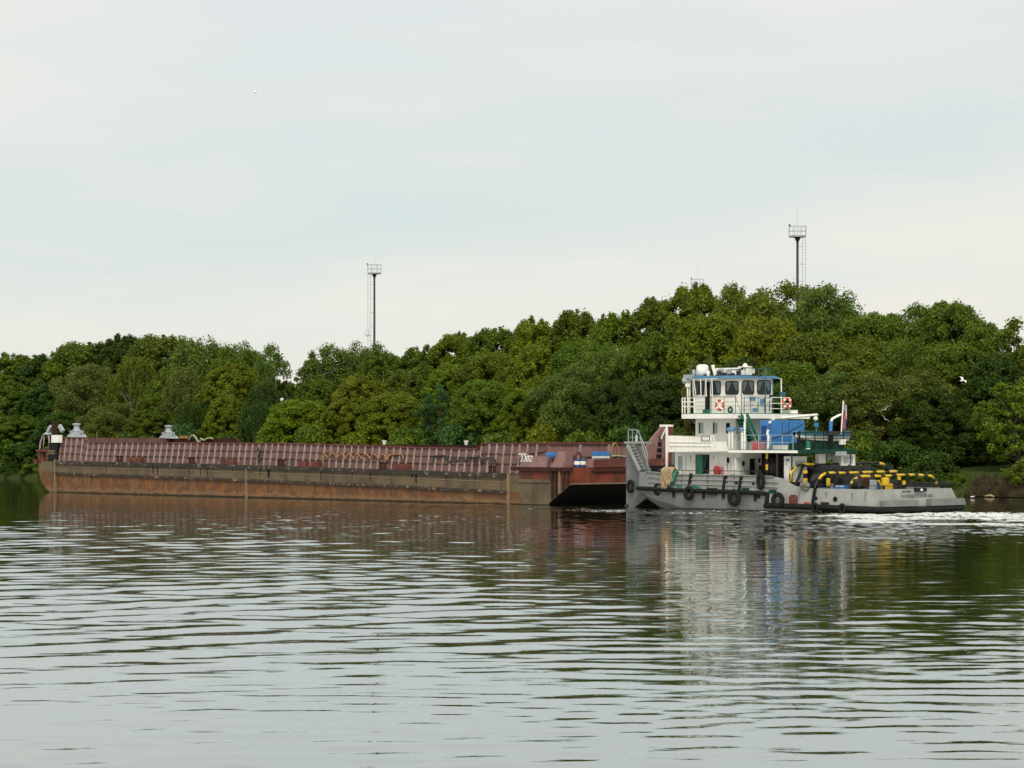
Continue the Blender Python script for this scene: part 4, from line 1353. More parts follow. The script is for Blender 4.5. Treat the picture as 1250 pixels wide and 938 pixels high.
# --- stern deck housings
a = B.P(636, 570, .3); b = B.P(671, 570, .3)
zh = B.z_at(557.5, b[0], .6)
MB().hexa([(a[0] - .1, .12, zD), (b[0] - .15, .12, zD), (b[0] - .15, 1.9, zD), (a[0] - .1, 1.9, zD)],
          [(a[0] + .55, .28, zh), (b[0] + .1, .28, zh), (b[0] + .1, 1.9, zh), (a[0] + .55, 1.9, zh)]).build('hatch_trunk', 'pinkish', barge)
a2 = B.P(638, 551, .7); b2 = B.P(645.5, 551, .7)
MB().hexa([(a2[0] - .2, .26, zh - .02), (b2[0] + .15, .26, zh - .02), (b2[0] + .15, 1.5, zh - .02), (a2[0] - .2, 1.5, zh - .02)],
          [(a2[0] + .1, .34, a2[2]), (b2[0] - .1, .34, a2[2]), (b2[0] - .1, 1.5, a2[2]), (a2[0] + .1, 1.5, a2[2])]).build('hatch_vent', 'pinkish', barge)
uv = Vector((0, .16, zh - zD)).normalized()
zn0 = B.z_at(564, B.s_at(636, .3), .3)
vface = .12 + .16 * (zn0 - zD) / (zh - zD)
letters('3302', .72, 'number', 'letter_white', barge, (B.s_at(636, .3), vface - .04, zn0), (1, 0, 0), uv, sx=.95, depth=.03, label='white painted number 3302')
n1 = B.P(637.3, 555.2, .6)
MB().box(n1[0], n1[0] + .8, .22, .30, n1[2], n1[2] + .09).build('number_bar', 'letter_white', barge)
c = B.P(675, 571, .4); d = B.P(698, 571, .4)
sc0, sc1 = B.s_at(676.5, .4), B.s_at(690, .4)
vcE = B.v_at(698, sc1)
zc = B.z_at(551.5, sc1, .5)
MB().hexa([(sc0 - .15, .15, zD), (sc1, .15, zD), (sc1, vcE + .3, zD), (sc0 - .15, vcE + .3, zD)],
          [(sc0 + .35, .5, zc), (sc1 - .02, .5, zc), (sc1 - .02, vcE, zc), (sc0 + .35, vcE, zc)]).build('deck_housing', 'pinkish', barge)
MB().prism([(sc0 - .9, zD), (sc0 - .15, zD), (sc0 - .15, zD + .9)], .3, .5).build('gusset', 'pinkish', barge)
g0 = B.A(719, 571, sE - .4); g1 = B.A(725.5, 571, sE - .4)
MB().hexa([(sE - .9, g0[1] - .1, zD), (sE - .05, g0[1] - .1, zD), (sE - .05, g1[1], zD), (sE - .9, g1[1], zD)],
          [(sE - .6, g0[1] + .2, zD + .6), (sE - .3, g0[1] + .2, zD + .6), (sE - .3, g1[1] - .1, zD + .6), (sE - .6, g1[1] - .1, zD + .6)]).build('gusset', 'pinkish', barge)
v = B.v_at(704, sE - 1.6)
MB().tube([(sE - 1.6, v, zD + .75), (sE - 1.45, v, zD + .75)], .42, 14).build('winch_drum', 'rust_red', barge)
for px, py in ((706, 556), (712.5, 559)):
    p = B.A(px, py, sE - 1.2)
    MB().tube([(p[0], p[1], zD), (p[0], p[1], p[2])], .06, 6).build('vent_pipe', 'mauve_rib', barge)

# two white-banded blue drums, blue lockers, a hose reel
for k, px in enumerate((704.5, 711)):
    p = B.A(px, 568, sE - .7)
    t = empty('drum', B.W(sE - .7, p[1], zD + .02), B.a, ('left' if k == 0 else 'right') + ' one of two blue drums with white middles on the barge stern deck', 'drum', 'blue drums on the barge stern')
    MB().lathe([(.24, 0), (.25, .06), (.235, .1), (.235, .5), (.25, .54), (.24, .6)], 0, 0, 14).build('body', 'blue_dark', t)
    MB().lathe([(.245, .18), (.245, .44)], 0, 0, 14).build('band', 'white_trim', t)


def locker(px0, px1, py0, py1, s, depth, name, label, cat, topmat, lowmat, split):
    a = B.A(px0, py1, s); b = B.A(px1, py0, s)
    H = b[2] - a[2]; Wd = b[1] - a[1]
    t = empty(name, B.W(s - depth / 2, (a[1] + b[1]) / 2, a[2]), B.a, label, cat)
    MB().box(-depth / 2, depth / 2, -Wd / 2, Wd / 2, 0, H * split).build('base', lowmat, t)
    MB().box(-depth / 2 - .02, depth / 2 + .02, -Wd / 2 - .02, Wd / 2 + .02, H * split, H).build('lid', topmat, t)
    MB().box(-depth / 2 - .01, depth / 2 + .015, -Wd / 2 - .01, Wd / 2 + .01, H * split * .25, H * split * .4).build('band', 'blue_dark', t)


locker(672.5, 678.5, 552.5, 558.5, sc0 + .2, .5, 'deck_locker', 'small blue box with white corner wedged left of the pink deck housing', 'box', 'blue_cover', 'blue_cover', .4)
locker(733, 744, 551.5, 561, sE - 1.0, .9, 'deck_locker', 'blue-topped white box standing on the red barge stern', 'box', 'blue_cover', 'white_trim', .45)
p = B.A(751.5, 560, sE - .6)
MB().tube(arc_pts([(p[0], p[1] - .35, zB - .1), (p[0], p[1] - .42, zB + .75), (p[0], p[1] - .1, zB + 1.15), (p[0], p[1] + .25, zB + .75), (p[0], p[1] + .35, zB - .1)]), .07, 6).build(
    'hose', 'hose_orange', frame=B, label='pale orange hose looped upright beside the blue and white box', cat='hose', smooth=True)
p = B.A(756, 560, sE - .35)
MB().tube(arc_pts([(p[0] - .1, p[1] - .7, zB + .18), (p[0], p[1] - .2, zB + .24), (p[0], p[1] + .5, zB + .16), (p[0] + .05, p[1] + 1.1, zB + .24)]), .06, 6).build(
    'rope', 'rope_green', frame=B, label='yellow-green mooring rope lying along the red barge stern bulwark', cat='rope', smooth=True)

# the tall perforated plate of the coupling gear
sF = sE - .4
pl = [(786, 566), (785, 556), (787, 546), (792, 538), (800, 528), (804, 524), (806, 518.5), (815, 518.5), (815, 566)]
pz = [B.A(x, y, sF) for x, y in pl]
mb = MB()
vs = [(sF, q[1], q[2]) for q in pz] + [(sF + .25, q[1], q[2]) for q in pz]
n = len(pz)
mb.add(vs, [tuple(range(n)), tuple(range(2 * n - 1, n - 1, -1))] + [(i, i + n, (i + 1) % n + n, (i + 1) % n) for i in range(n)])
cf = mb.build('coupling_plate', 'pinkish', barge, label='tall mauve curved plate with a column of slots')
for px, py, wd in ((806, 535.5, .30), (805.3, 542.5, .42), (804.8, 550, .50), (804.3, 557.5, .58), (803.6, 565, .72)):
    q = B.A(px, py, sF + .25)
    mb = MB(); mb.box(sF + .2, sF + .27, q[1] - wd / 2, q[1] + wd / 2, q[2] - .17, q[2] + .17); mb.build('slot', 'black', barge)
q0 = B.A(810, 566, sF); q1 = B.A(815.5, 518.5, sF)
MB().box(sF + .25, sF + .55, q0[1], q1[1], zD, q1[2] - .05).build('coupling_post', 'rust_red', barge)

# --- bollards and rusty blocks at the foot of the coaming
for px, py, wd, kind in ((146, 559, .7, 0), (166, 559.5, 1.9, 1), (234, 561, .8, 0), (279, 562, 1.9, 1), (343, 564, .9, 0), (371, 565, 1.0, 1), (387.5, 565.5, .9, 1), (467, 568, .9, 0),
                         (491, 569, 2.0, 1), (601, 572, 1.0, 0)):
    s = B.s_at(px, .1)
    z = deck_z(s) + .02
    if kind == 0:
        mb = MB()
        for dx in (-.24, .24):
            mb.lathe([(.13, z), (.12, z + .45), (.17, z + .5), (.17, z + .58)], s + dx, .10, 10)
        mb.box(s - .45, s + .45, -.06, .28, z, z + .06)
        mb.build('bollard', 'rust_dark', barge)
    else:
        q = wd / 2
        mb = MB(); mb.box(s - q, s + q, -.12, .26, z, z + .52); mb.box(s - q * .6, s - q * .3, -.16, -.121, z + .1, z + .4)
        mb.build('fairlead_block', 'rust_red', barge)

# --- bow gear
z = deck_z(B.s_at(60, .5))
aP = B.P(61.5, 560, .5); bP = B.P(71.5, 560, .5)
MB().box(aP[0], bP[0], .3, 1.7, z, B.z_at(541, aP[0], .5)).build('windlass_block', 'black', barge)
for py in (551.5, 554.5):
    zz = B.z_at(py, aP[0], .3)
    MB().box(aP[0] - .03, bP[0] - .3, .22, .3, zz, zz + .12).build('windlass_bar', 'tan_paint', barge)
a = B.P(63.2, 540.5, .25); b = B.P(71, 531.3, .25)
MB().box(a[0], b[0], .2, .7, a[2], b[2]).build('number_box', 'white_trim', barge)
mb = MB()
for px in (49.5, 52.5, 59):
    s = B.s_at(px, .6); mb.box(s - .14, s + .14, .45, .75, z - .2, B.z_at(551, s, .6))
mb.box(B.s_at(47, .6), B.s_at(60, .6), .3, .9, B.z_at(551.5, B.s_at(50, .6), .6), B.z_at(549, B.s_at(50, .6), .6))
mb.build('fairlead_frame', 'rust_red', barge)
mb = MB()
for sx in (0, 1.3):
    s = B.s_at(48.5, .6) + sx * .8; mb.lathe([(.25, z - .25), (.25, z), (.32, z + .02), (.32, z + .12)], s, .2, 10)
mb.build('bow_roller', 'rust_red', barge)
s = B.s_at(50, .6)
mb = MB(); mb.tube(arc_pts([(s - .2, .6, B.z_at(549, s, .6)), (s - .05, .6, B.z_at(540, s, .6)), (s + .45, .6, B.z_at(531.5, s, .6)), (s + 1.1, .6, B.z_at(529.5, s, .6)), (s + 1.35, .6, B.z_at(538, s, .6)), (s + 1.3, .6, B.z_at(549, s, .6))]), .09, 6)
mb.tube([(s + .35, .6, B.z_at(549, s, .6)), (s + .55, .6, B.z_at(533, s, .6))], .06, 5)
mb.build('bow_hoop', 'mauve_rib', barge, smooth=True)
mb = MB(); mb.lathe([(.5, 0), (.42, .12), (.2, .22)], 0, 0, 12)
o = mb.build('cowl', 'vent_grey', barge); o.location = (B.s_at(59.5, .8), .8, B.z_at(530.5, B.s_at(59, .8), .8))
q = B.P(66, 531, .5)
MB().box(q[0] - .2, q[0] + .2, .35, .7, q[2] - .1, q[2] + 1.25).build('mast_stump', 'rust_dark', barge)
for x0, y0, x1, y1 in ((57, 527.5, 61, 520.5), (71, 519.8, 75.2, 527)):
    a, b = B.P(x0, y0, .5), B.P(x1, y1, .5)
    d_ = Vector((b[0] - a[0], 0, b[2] - a[2])).normalized(); nn = Vector((-d_.z, 0, d_.x)) * .15
    A_, B_ = Vector(a), Vector(b)
    MB().hexa([A_ - nn, B_ - nn, B_ - nn + Vector((0, .3, 0)), A_ - nn + Vector((0, .3, 0))], [A_ + nn, B_ + nn, B_ + nn + Vector((0, .3, 0)), A_ + nn + Vector((0, .3, 0))]).build('floodlight', 'vent_grey', barge)
mb = MB(); q2 = B.P(66, 522, .6)
for x1, y1 in ((59, 524), (73, 523.5)):
    mb.tube([(q2[0], .55, q2[2]), B.P(x1, y1, .6)], .05, 5)
mb.build('floodlight_arm', 'rust_dark', barge)

# --- grey winch heads on the raised coaming
def winch(px, side, label):
    v = VT + .3 if side == 0 else BW - 1.1
    s = B.s_at(px, v)
    z = (ct(s) + .1) if side == 0 else far_top(s)
    t = empty('deck_winch', B.W(s, v, z), B.a, label, 'winch', 'grey winch heads on the barge coaming')
    k = 1.0
    MB().hexa([(-1.15, -.5, 0), (1.15, -.5, 0), (1.15, .5, 0), (-1.15, .5, 0)], [(-.95, -.45, .30), (.85, -.45, .30), (.85, .45, .30), (-.95, .45, .30)]).build('base', 'vent_grey', t)
    MB().box(-.75, .62, -.38, .38, .30, .66).build('gearbox', 'vent_grey', t)
    MB().lathe([(.48, .66), (.36, .78), (.30, 1.0), (.34, 1.18), (.46, 1.27), (.46, 1.37), (.25, 1.42)], -.05, 0, 14).build('warping_head', 'vent_grey', t, smooth=False)
    MB().tube([(-.9, -.1, .45), (-1.3, -.1, .62), (-1.3, -.1, .95)], .12, 7).build('motor', 'machine', t)
    MB().tube([(.85, -.2, .3), (1.2, -.2, .55)], .08, 6).build('brake_lever', 'vent_grey', t)
    t.scale = (.86, .86, .88)


winch(94, 0, 'grey winch head on the raised bow end of the near coaming')
winch(206, 1, 'grey winch head on the far coaming, amidships of the raised length')

# --- things hung over the coaming
def drape(px_pts, v, r_, mat, name, label, cat, n=6):
    pts = []
    for x, y in px_pts:
        s = B.s_at(x, v)
        zz = B.z_at(y, s, v)
        z0 = deck_z(s); z1 = ct(s); u = (zz - z0) / max(z1 - z0, .1)
        vv = VB + (VT - VB) * u - .22
        s = B.s_at(x, vv)
        pts.append((s, vv, B.z_at(y, s, vv)))
    return MB().tube(arc_pts(pts, n), r_, 6).build(name, mat, frame=B, label=label, cat=cat, smooth=True)


pts = [(391, 569), (393, 561), (394.5, 554), (397, 555), (400, 559), (403, 556), (406, 553.6), (409, 555), (411, 560), (413.5, 556.5), (417, 553.8)]
x = 417
while x < 468:
    pts += [(x + 2.5, 557.5), (x + 4.5, 560.8), (x + 6.0, 557.2), (x + 9, 554.2 + (x - 417) * .012)]
    x += 10.2
pts += [(470, 559), (473, 562), (475, 557), (480, 555), (487, 554.6), (491, 556), (492.5, 561)]
drape(pts, .3, .058, 'hose_orange', 'hose', 'orange hose draped in loops along the ribs of the near coaming', 'hose', 4)
pts = [(529, 565), (529.5, 558.5), (533, 556.8), (541, 556.5), (545, 558), (547, 563), (549.5, 564), (551.5, 560), (554, 559), (556.5, 563.5), (559, 562), (562, 558.8), (566, 559), (568, 563.5), (571, 559.5),
       (577, 558.8), (579, 564), (582, 559.5), (586, 559), (588, 564), (592, 560.5), (600, 559.5), (604, 562), (605, 568)]
drape(pts, .3, .06, 'hose_dark', 'hose', 'dark hose draped over the ribs left of the step in the coaming', 'hose', 4)
drape([(315, 548), (316.5, 553), (315, 558), (317, 563)], .3, .09, 'hose_dark', 'rope', 'short dark rope end hanging on a rib of the near coaming', 'rope')
vv = BW - 1.25
pts = [B.P(x, y, vv) for x, y in ((231, 537), (233, 533.2), (236, 532), (239, 534.5), (241, 538.5), (244, 539.5), (245.5, 536), (247, 536.5), (249, 538), (252, 536.2), (256, 535), (260, 536))]
MB().tube(arc_pts(pts), .09, 6).build('rope', 'rope_green', frame=B, label='pale green rope looped over the raised far coaming', cat='rope', smooth=True)
for px, lab in ((469, 'left'), (569, 'right')):
    v = BW - 1.0
    q = B.P(px, 544, v)
    t = empty('mooring_light', B.W(q[0], v, far_top(q[0])), B.a, lab + ' one of two small white lamps standing on the far coaming top', 'lamp', 'small white lamps on the barge')
    MB().lathe([(.12, 0), (.14, .12), (.2, .3), (.2, .36)], 0, 0, 10).build('lamp_body', 'white_trim', t)
    MB().lathe([(.08, .36), (.05, .42)], 0, 0, 8).build('lamp_cap', 'machine', t)
for px in (118, 186):
    v = BW - 1.0; q = B.P(px, 528 if px == 118 else 532, v)
    MB().tube([(q[0], v, far_top(q[0]) - .1), (q[0], v, q[2])], .04, 5).build('marker_rod', 'tan_paint', barge)
q = B.P(224, 534, BW - 1)
MB().box(q[0] - .35, q[0] + .35, BW - 1.2, BW - .7, far_top(q[0]), q[2] + .15).build('junction_box', 'hose_orange', barge)

# ------------------------------------------------------------------ the pusher tug
TW = 9.6
CL = TW / 2
T = TUG
tug = empty('pusher_tug', T.W(0, 0, 0), T.a, 'grey and white river pusher tug with blue-roofed wheelhouse and name on its stern', 'tug')
tug['label'] = 'grey-hulled white river tug with blue-trimmed wheelhouse behind the barge'


def tcurve(pts, v=0.0):
    a = [T.P(x, y, v) for x, y in pts]
    S = [p[0] for p in a]; Z = [p[2] for p in a]
    return lambda s: float(np.interp(s, S, Z))


sSt = T.s_at(936, 0)                       # where the sheer rail steps down
sBow = T.s_at(795, .8)
bul_top = tcurve([(795, 577), (805, 578.5), (830, 579.8), (900, 581), (945, 582.3), (957, 585), (967, 593), (985, 596.2), (1035, 597.3), (1069, 598)])
rail_f = tcurve([(792, 596), (805, 597), (840, 598.3), (900, 599.8), (936, 602)])
rail_a = tcurve([(936, 615.5), (1000, 617.5), (1069, 620.3)])


def rail_z(s):
    return rail_f(s) if s < sSt else rail_a(s)


def inset(s):                              # plan narrowing towards the bow
    return float(np.interp(s, [-24.2, -22.5, -20.8, -19.2, -17.5], [2.1, 1.35, .6, .15, 0]))


def bottom(s):
    return float(np.interp(s, [-22.4, -21.4, -20.4, -19.3, -18.3, -17.0, -4.5, -3.0, -1.5, 0], [1.25, .95, .55, .15, -.05, -.45, -.6, -.3, 0.0, .30]))


# hull: cross sections of 8 points
secs = sorted(set([-22.4, -21.9, -21.4, -20.9, -20.4, -19.8, -19.3, -18.8, -18.3, -17.5, -17.0, -16, -14, -12, sSt - .01, sSt + .01, -8, -6.5, -4.5, -3.7, -3, -2.2, -1.5, -.7, 0]))
mb = MB()
for s in secs:
    i0 = inset(s); zt = rail_z(s) if s < sSt else rail_a(s)
    zb = bottom(s); zc = zb + (zt - zb) * .35
    zd = zt + .02
    for v, z in ((i0 + .35, zb), (i0 + .05, zc), (i0, zt - .02), (i0, zd)):
        mb.v.append((s, v, z))
    for v, z in ((TW - i0, zd), (TW - i0, zt - .02), (TW - i0 - .05, zc), (TW - i0 - .35, zb)):
        mb.v.append((s, v, z))
for i in range(len(secs) - 1):
    a, b = i * 8, i * 8 + 8
    for k in range(8):
        mi = 1 if k == 7 else (2 if k == 3 else (3 if secs[i] >= sSt and k in (0, 1, 5, 6) and secs[i] > -4.6 else 0))
        mb.f.append((a + k, b + k, b + (k + 1) % 8, a + (k + 1) % 8)); mb.m.append(mi)
mb.f.append(tuple(range(8))); mb.m.append(1)
e = (len(secs) - 1) * 8
mb.f.append(tuple(e + k for k in range(7, -1, -1))); mb.m.append(3)
mb.build('hull', ['tug_grey', 'bottom_shade_black', 'green_dark', 'black'], tug)
MB().prism([(-17.6, -.3), (-3.6, -.3), (-3.6, .07), (-17.8, .09)], .03, .2).build('weed_line', 'weed', tug)

# bulwark, near side in plates, far side and transom
def plate_strip(s0, s1, zlo, zhi, voff, name, mat, n=16, th=.07, tilt=0.0, far=False):
    mb = MB()
    for s in np.linspace(s0, s1, n):
        i0 = inset(s) + voff
        y0, y1 = (i0, i0 + th)
        ylo, yhi = y0, y0 + tilt
        pts = [(s, ylo, zlo(s)), (s, ylo + th, zlo(s)), (s, yhi + th, zhi(s)), (s, yhi, zhi(s))]
        if far:
            pts = [(p[0], TW - p[1], p[2]) for p in pts]
        mb.v += pts
    for i in range(n - 1):
        a, b = i * 4, i * 4 + 4
        for k in range(4):
            mb.f.append((a + k, b + k, b + (k + 1) % 4, a + (k + 1) % 4)); mb.m.append(0)
    e = (n - 1) * 4
    mb.f += [(0, 1, 2, 3), (e + 3, e + 2, e + 1, e)]; mb.m += [0, 0]
    return mb.build(name, mat, tug)


plate_strip(-21.6, sSt, lambda s: rail_z(s), bul_top, 0.0, 'bulwark', 'bulwark_grey', 24, tilt=.05)
plate_strip(sSt, -.02, lambda s: rail_a(s), bul_top, 0.0, 'bulwark', 'tug_grey_light', 24, tilt=.10)
plate_strip(-21.6, -1.6, lambda s: rail_z(s), bul_top, 0.0, 'bulwark', 'bulwark_grey', 24, tilt=.05, far=True)
for u in (.36, .68):
    plate_strip(-20.4, -8.2, lambda s: rail_z(s) + (bul_top(s) - rail_z(s)) * u if s < sSt else rail_f(sSt) + (bul_top(s) - rail_f(sSt)) * u,
                lambda s: (rail_z(s) + (bul_top(s) - rail_z(s)) * u if s < sSt else rail_f(sSt) + (bul_top(s) - rail_f(sSt)) * u) + .07, -.05, 'bulwark_batten', 'tug_grey_light', 20)
for px in (832, 864, 887.5, 896):
    s = T.s_at(px, 0)
    MB().box(s - .012, s + .012, inset(s) - .012, inset(s) + .02, rail_z(s) + .1, bul_top(s) - .04).build('bulwark_seam', 'black', tug)
mb = MB()
for s in np.linspace(-20.6, -8.6, 30):
    mb.v += [(s, inset(s) - .05, bul_top(s)), (s, inset(s) + .16, bul_top(s)), (s, inset(s) + .16, bul_top(s) + .06), (s, inset(s) - .05, bul_top(s) + .06)]
for i in range(29):
    a, b = i * 4, i * 4 + 4
    for k in range(4):
        mb.f.append((a + k, b + k, b + (k + 1) % 4, a + (k + 1) % 4)); mb.m.append(0)
mb.build('bulwark_cap', 'bulwark_grey', tug)
# the break of the bulwark reveals a side panel joint
s = T.s_at(1045, 0)
zt1 = bul_top(0); zr1 = rail_a(0)
# transom: leans inward to the top, far edge slopes
vF = T.v_at(1163, 0); vFb = T.v_at(1168, 0)
zTf = T.z_at(596, 0, vF)
mb = MB()
vs = [(0.02, 0, zr1), (0.02, TW, zr1), (-.10, vF, zTf), (-.10, .06, zt1), (-.08, 0, zr1), (-.08, TW, zr1), (-.20, vF, zTf), (-.20, .06, zt1)]
mb.add(vs, [(0, 1, 2, 3), (7, 6, 5, 4), (0, 4, 5, 1), (1, 5, 6, 2), (2, 6, 7, 3), (3, 7, 4, 0)])
mb.build('transom', 'tug_grey_light', tug)
# two fender boxes on the transom
for x0, x1, y0, y1 in ((1078, 1120, 611.5, 618.5), (1135, 1177, 609, 617)):
    a, b = T.v_at(x0, .3), min(T.v_at(x1, .3), TW + .45)
    z0, z1 = T.z_at(y1, .3, (a + b) / 2), T.z_at(y0, .3, (a + b) / 2)
    MB().hexa([(0.0, a, z0), (.45, a, z0), (.45, b, z0), (0.0, b, z0)], [(-.05, a + .05, z1), (.34, a + .05, z1), (.34, b, z1), (-.05, b, z1)]).build('stern_step', 'tug_grey', tug)
# black rub rail round the ship
def rail_tube(pts, r, name='rub_rail', mat='black'):
    MB().tube(pts, r, 8).build(name, mat, tug, smooth=True)


rail_tube([(s, inset(s) - .06, rail_z(s) - .05) for s in np.linspace(-21.8, sSt - .01, 16)], .15)
rail_tube([(sSt, -.05, rail_f(sSt) - .1), (sSt, -.06, rail_a(sSt) - .05)], .10)
zrF = T.z_at(617.5, 0, TW)
rail_tube([(s, -.06, rail_a(s) - .10) for s in np.linspace(sSt - .1, -.1, 14)] + [(.25, .1, zr1 - .12), (.30, 1.0, zr1 - .13), (.30, TW - .8, (zr1 + zrF) / 2 - .16), (.28, TW - .1, zrF - .10), (0, TW + .1, zrF - .10), (-3, TW + .06, zrF)], .19)
MB().hexa([(-1.6, .35, -.25), (-.9, .35, -.25), (-.9, TW - .35, -.25), (-1.6, TW - .35, -.25)], [(-.1, .1, zr1 - .1), (.18, .1, zr1 - .1), (.18, TW - .1, zr1 - .1), (-.1, TW - .1, zr1 - .1)]).build('stern_counter', 'black', tug)

# name
tn = Vector((0, 1, 0)); tu = Vector((-.12, 0, zt1 - zr1)).normalized()
zN = T.z_at(607.6, 0, T.v_at(1122, 0))
def tz_s(z):
    return .02 - .12 * (z - zr1) / (zt1 - zr1)


letters('КОЛОМЕНСКИЙ-881', .31, 'ship_name', 'letter_dark', tug, (tz_s(zN) + .012, T.v_at(1101, 0), zN), tn, tu, sx=1.02, space=1.22, thin=-.004, depth=.012, label='dark painted ship name КОЛОМЕНСКИЙ-881')
zN2 = T.z_at(601.6, 0, T.v_at(1108, 0))
letters('МОСКВА', .20, 'home_port', 'letter_dark', tug, (tz_s(zN2) + .012, T.v_at(1102.5, 0), zN2), tn, tu, sx=1.0, space=1.15, depth=.012, label='small dark lettering above the ship name')
a, b = T.v_at(1117, 0), T.v_at(1130, 0)
MB().box(-.12, .10, a, b, T.z_at(600.5, 0, a), T.z_at(596, 0, a)).build('mooring_recess', 'dark_frame', tug)
MB().lathe([(.13, T.z_at(599.5, 0, a)), (.13, T.z_at(597, 0, a))], .05, (a + b) / 2, 8).build('fairlead', 'white_trim', tug)

# freeing ports, portholes and straps on the near side
for px, py, w_, h_, mt_ in ((829, 593.5, .5, .16, 'green'), (848, 594, .5, .14, 'green'), (852, 596, .5, .14, 'green'), (910, 597.6, .62, .22, 'green_dark'), (943, 600, .62, .24, 'green_dark'), (985, 614.6, .5, .16, 'red'),
                            (1007, 615.2, .68, .22, 'rust_dark')):
    q = T.P(px, py, 0)
    MB().box(q[0] - w_ / 2, q[0] + w_ / 2, -.03, .03, q[2] - h_ / 2, q[2] + h_ / 2).build('freeing_port', mt_, tug)
q = T.P(968.5, 609.7, 0)
mb = MB(); mb.prism([(q[0] - .36, q[2] - .28), (q[0] + .36, q[2] - .28), (q[0] + .36, q[2] + .15), (q[0] + .22, q[2] + .30), (q[0] - .22, q[2] + .30), (q[0] - .36, q[2] + .15)], -.035, .02)
mb.build('side_hatch', 'rust_red', tug)
for px, py, r_ in ((919.5, 591, .11), (899, 590.5, .13), (996, 608.5, .12), (1019.5, 609.5, .17), (926, 606.5, .13)):
    q = T.P(px, py, 0)
    MB().disc((q[0], q[2]), r_, r_, -.03, .02, 12).build('porthole', 'black', tug)
for x0, y0, x1, y1 in ((885, 581, 882.5, 598), (904.5, 582, 902, 598), (994.5, 596, 991.5, 617), (858.5, 601, 858.5, 608.5), (822, 600, 822, 607), (882.5, 602, 882.5, 609), (921.5, 603, 921.5, 611.5),
                       (843.5, 578, 841, 592), (937, 601, 936.5, 616)):
    a, b = T.P(x0, y0, -.04), T.P(x1, y1, -.06)
    MB().hexa([(b[0] - .11, -.08, b[2]), (b[0] + .11, -.08, b[2]), (b[0] + .11, .0, b[2]), (b[0] - .11, .0, b[2])],
              [(a[0] - .11, -.05, a[2]), (a[0] + .11, -.05, a[2]), (a[0] + .11, .06, a[2]), (a[0] - .11, .06, a[2])]).build('fender_strap', 'rubber', tug)
q = T.P(870, 599.5, 0)
MB().box(q[0] - .42, q[0] + .42, -.16, 0, q[2] - .28, q[2] + .2).build('chock', 'black', tug)

# --- push knees with the stair
vk = 2.1
pk = [(764, 541.5), (779, 541.5), (782, 549), (792, 577), (801, 580), (803, 597), (797, 606.5), (790, 607), (777, 617.5), (773, 620.5), (764.5, 621.5)]
prof = [(T.s_at(x, vk), T.z_at(y, T.s_at(x, vk), vk)) for x, y in pk]
sK = prof[0][0]
MB().prism(prof, vk, vk + .30).build('push_knee', 'tug_grey', tug)
MB().prism(prof, TW - vk - .30, TW - vk).build('push_knee', 'tug_grey', tug)
MB().box(sK, sK + .5, vk + .3, TW - vk - .3, .2, 3.0).build('knee_plate', 'black', tug)
zK = prof[0][1]
MB().box(sK - .04, prof[1][0] + .2, vk - .12, vk + 1.3, zK - .02, zK + .14).build('knee_platform', 'tug_grey_light', tug)
MB().box(sK - .03, sK + .25, vk - .08, vk - .001, -.25, .22).build('foot_stain', 'rail_low', tug)
a, b = T.P(771, 542.5, vk - .25), T.P(786, 574, vk - .25)
mb = MB()
for vv in (vk - .72, vk - .12):
    p0, p1 = (a[0], vv, a[2]), (b[0], vv, b[2])
    mb.hexa([(a[0] - .10, vv, a[2] - .10), (a[0] + .10, vv, a[2] + .02), (a[0] + .10, vv + .05, a[2] + .02), (a[0] - .10, vv + .05, a[2] - .10)][::1],
            [(b[0] - .10, vv, b[2] - .10), (b[0] + .10, vv, b[2] + .02), (b[0] + .10, vv + .05, b[2] + .02), (b[0] - .10, vv + .05, b[2] - .10)])
mb.build('stair_stringer', 'tug_grey_light', tug)
for k in range(8):
    u = (k + .5) / 8
    x, z = a[0] + (b[0] - a[0]) * u, a[2] + (b[2] - a[2]) * u
    MB().box(x - .12, x + .14, vk - .68, vk - .12, z - .03, z + .03).build('stair_tread', 'galvanised', tug)
mb = MB()
vr = vk - .68
L = [T.P(x, y, vr) for x, y in ((767, 541.5), (767, 526), (769, 525), (777, 525), (779.5, 527), (790, 553), (790, 571))]
mb.tube(arc_pts(L[:5], 2) + L[5:], .035, 5)
for x, y0, y1 in ((772, 525, 541), (777.5, 525.5, 541)):
    mb.tube([T.P(x, y0, vr), T.P(x, y1, vr)], .03, 5)
mb.tube([T.P(767, 534, vr), T.P(781, 534, vr), T.P(789, 560, vr)], .028, 5)
mb.build('stair_railing', 'galvanised', tug)
MB().tube([T.P(777, 541.5, vk), T.P(777, 531.5, vk)], .09, 6).build('bollard_post', 'white_trim', tug)
# foredeck machinery between knees and house
for px, py, w_, h_ in ((798, 577, 1.2, .5), (806, 573, .9, .35), (789, 571, .7, .5), (812, 571.5, 1.5, .3), (819, 570, .5, .55)):
    q = T.P(px, py, 2.4)
    MB().lathe([(w_ * .38, q[2] - h_), (w_ * .42, q[2] - h_ * .3), (w_ * .28, q[2])], q[0], 2.6, 10).build('capstan', 'machine', tug)
# T-shaped white davit
q0, q1 = T.P(814, 575, 2.0), T.P(814, 520, 2.0)
MB().tube([q0, q1], .10, 6).build('signal_post', 'white_trim', tug)
MB().box(T.s_at(806, 2), T.s_at(821, 2), 1.93, 2.07, q1[2] - .06, q1[2] + .08).build('signal_yard', 'white_trim', tug)
MB().tube([T.P(807, 536, 2.0), T.P(812.5, 524, 2.0)], .06, 5).build('signal_stay', 'white_trim', tug)

# --- main deck house
v1 = 1.3
h0, h1 = T.s_at(824, v1), T.s_at(903, v1)
zd0 = 1.15
zS = T.z_at(552.8, T.s_at(888, .5), .5)                      # underside of the boat deck slab
vA = T.v_at(932, h1)
MB().box(h0, h1 - .35, v1, TW - v1, zd0, zS).build('deck_house', 'white', tug)
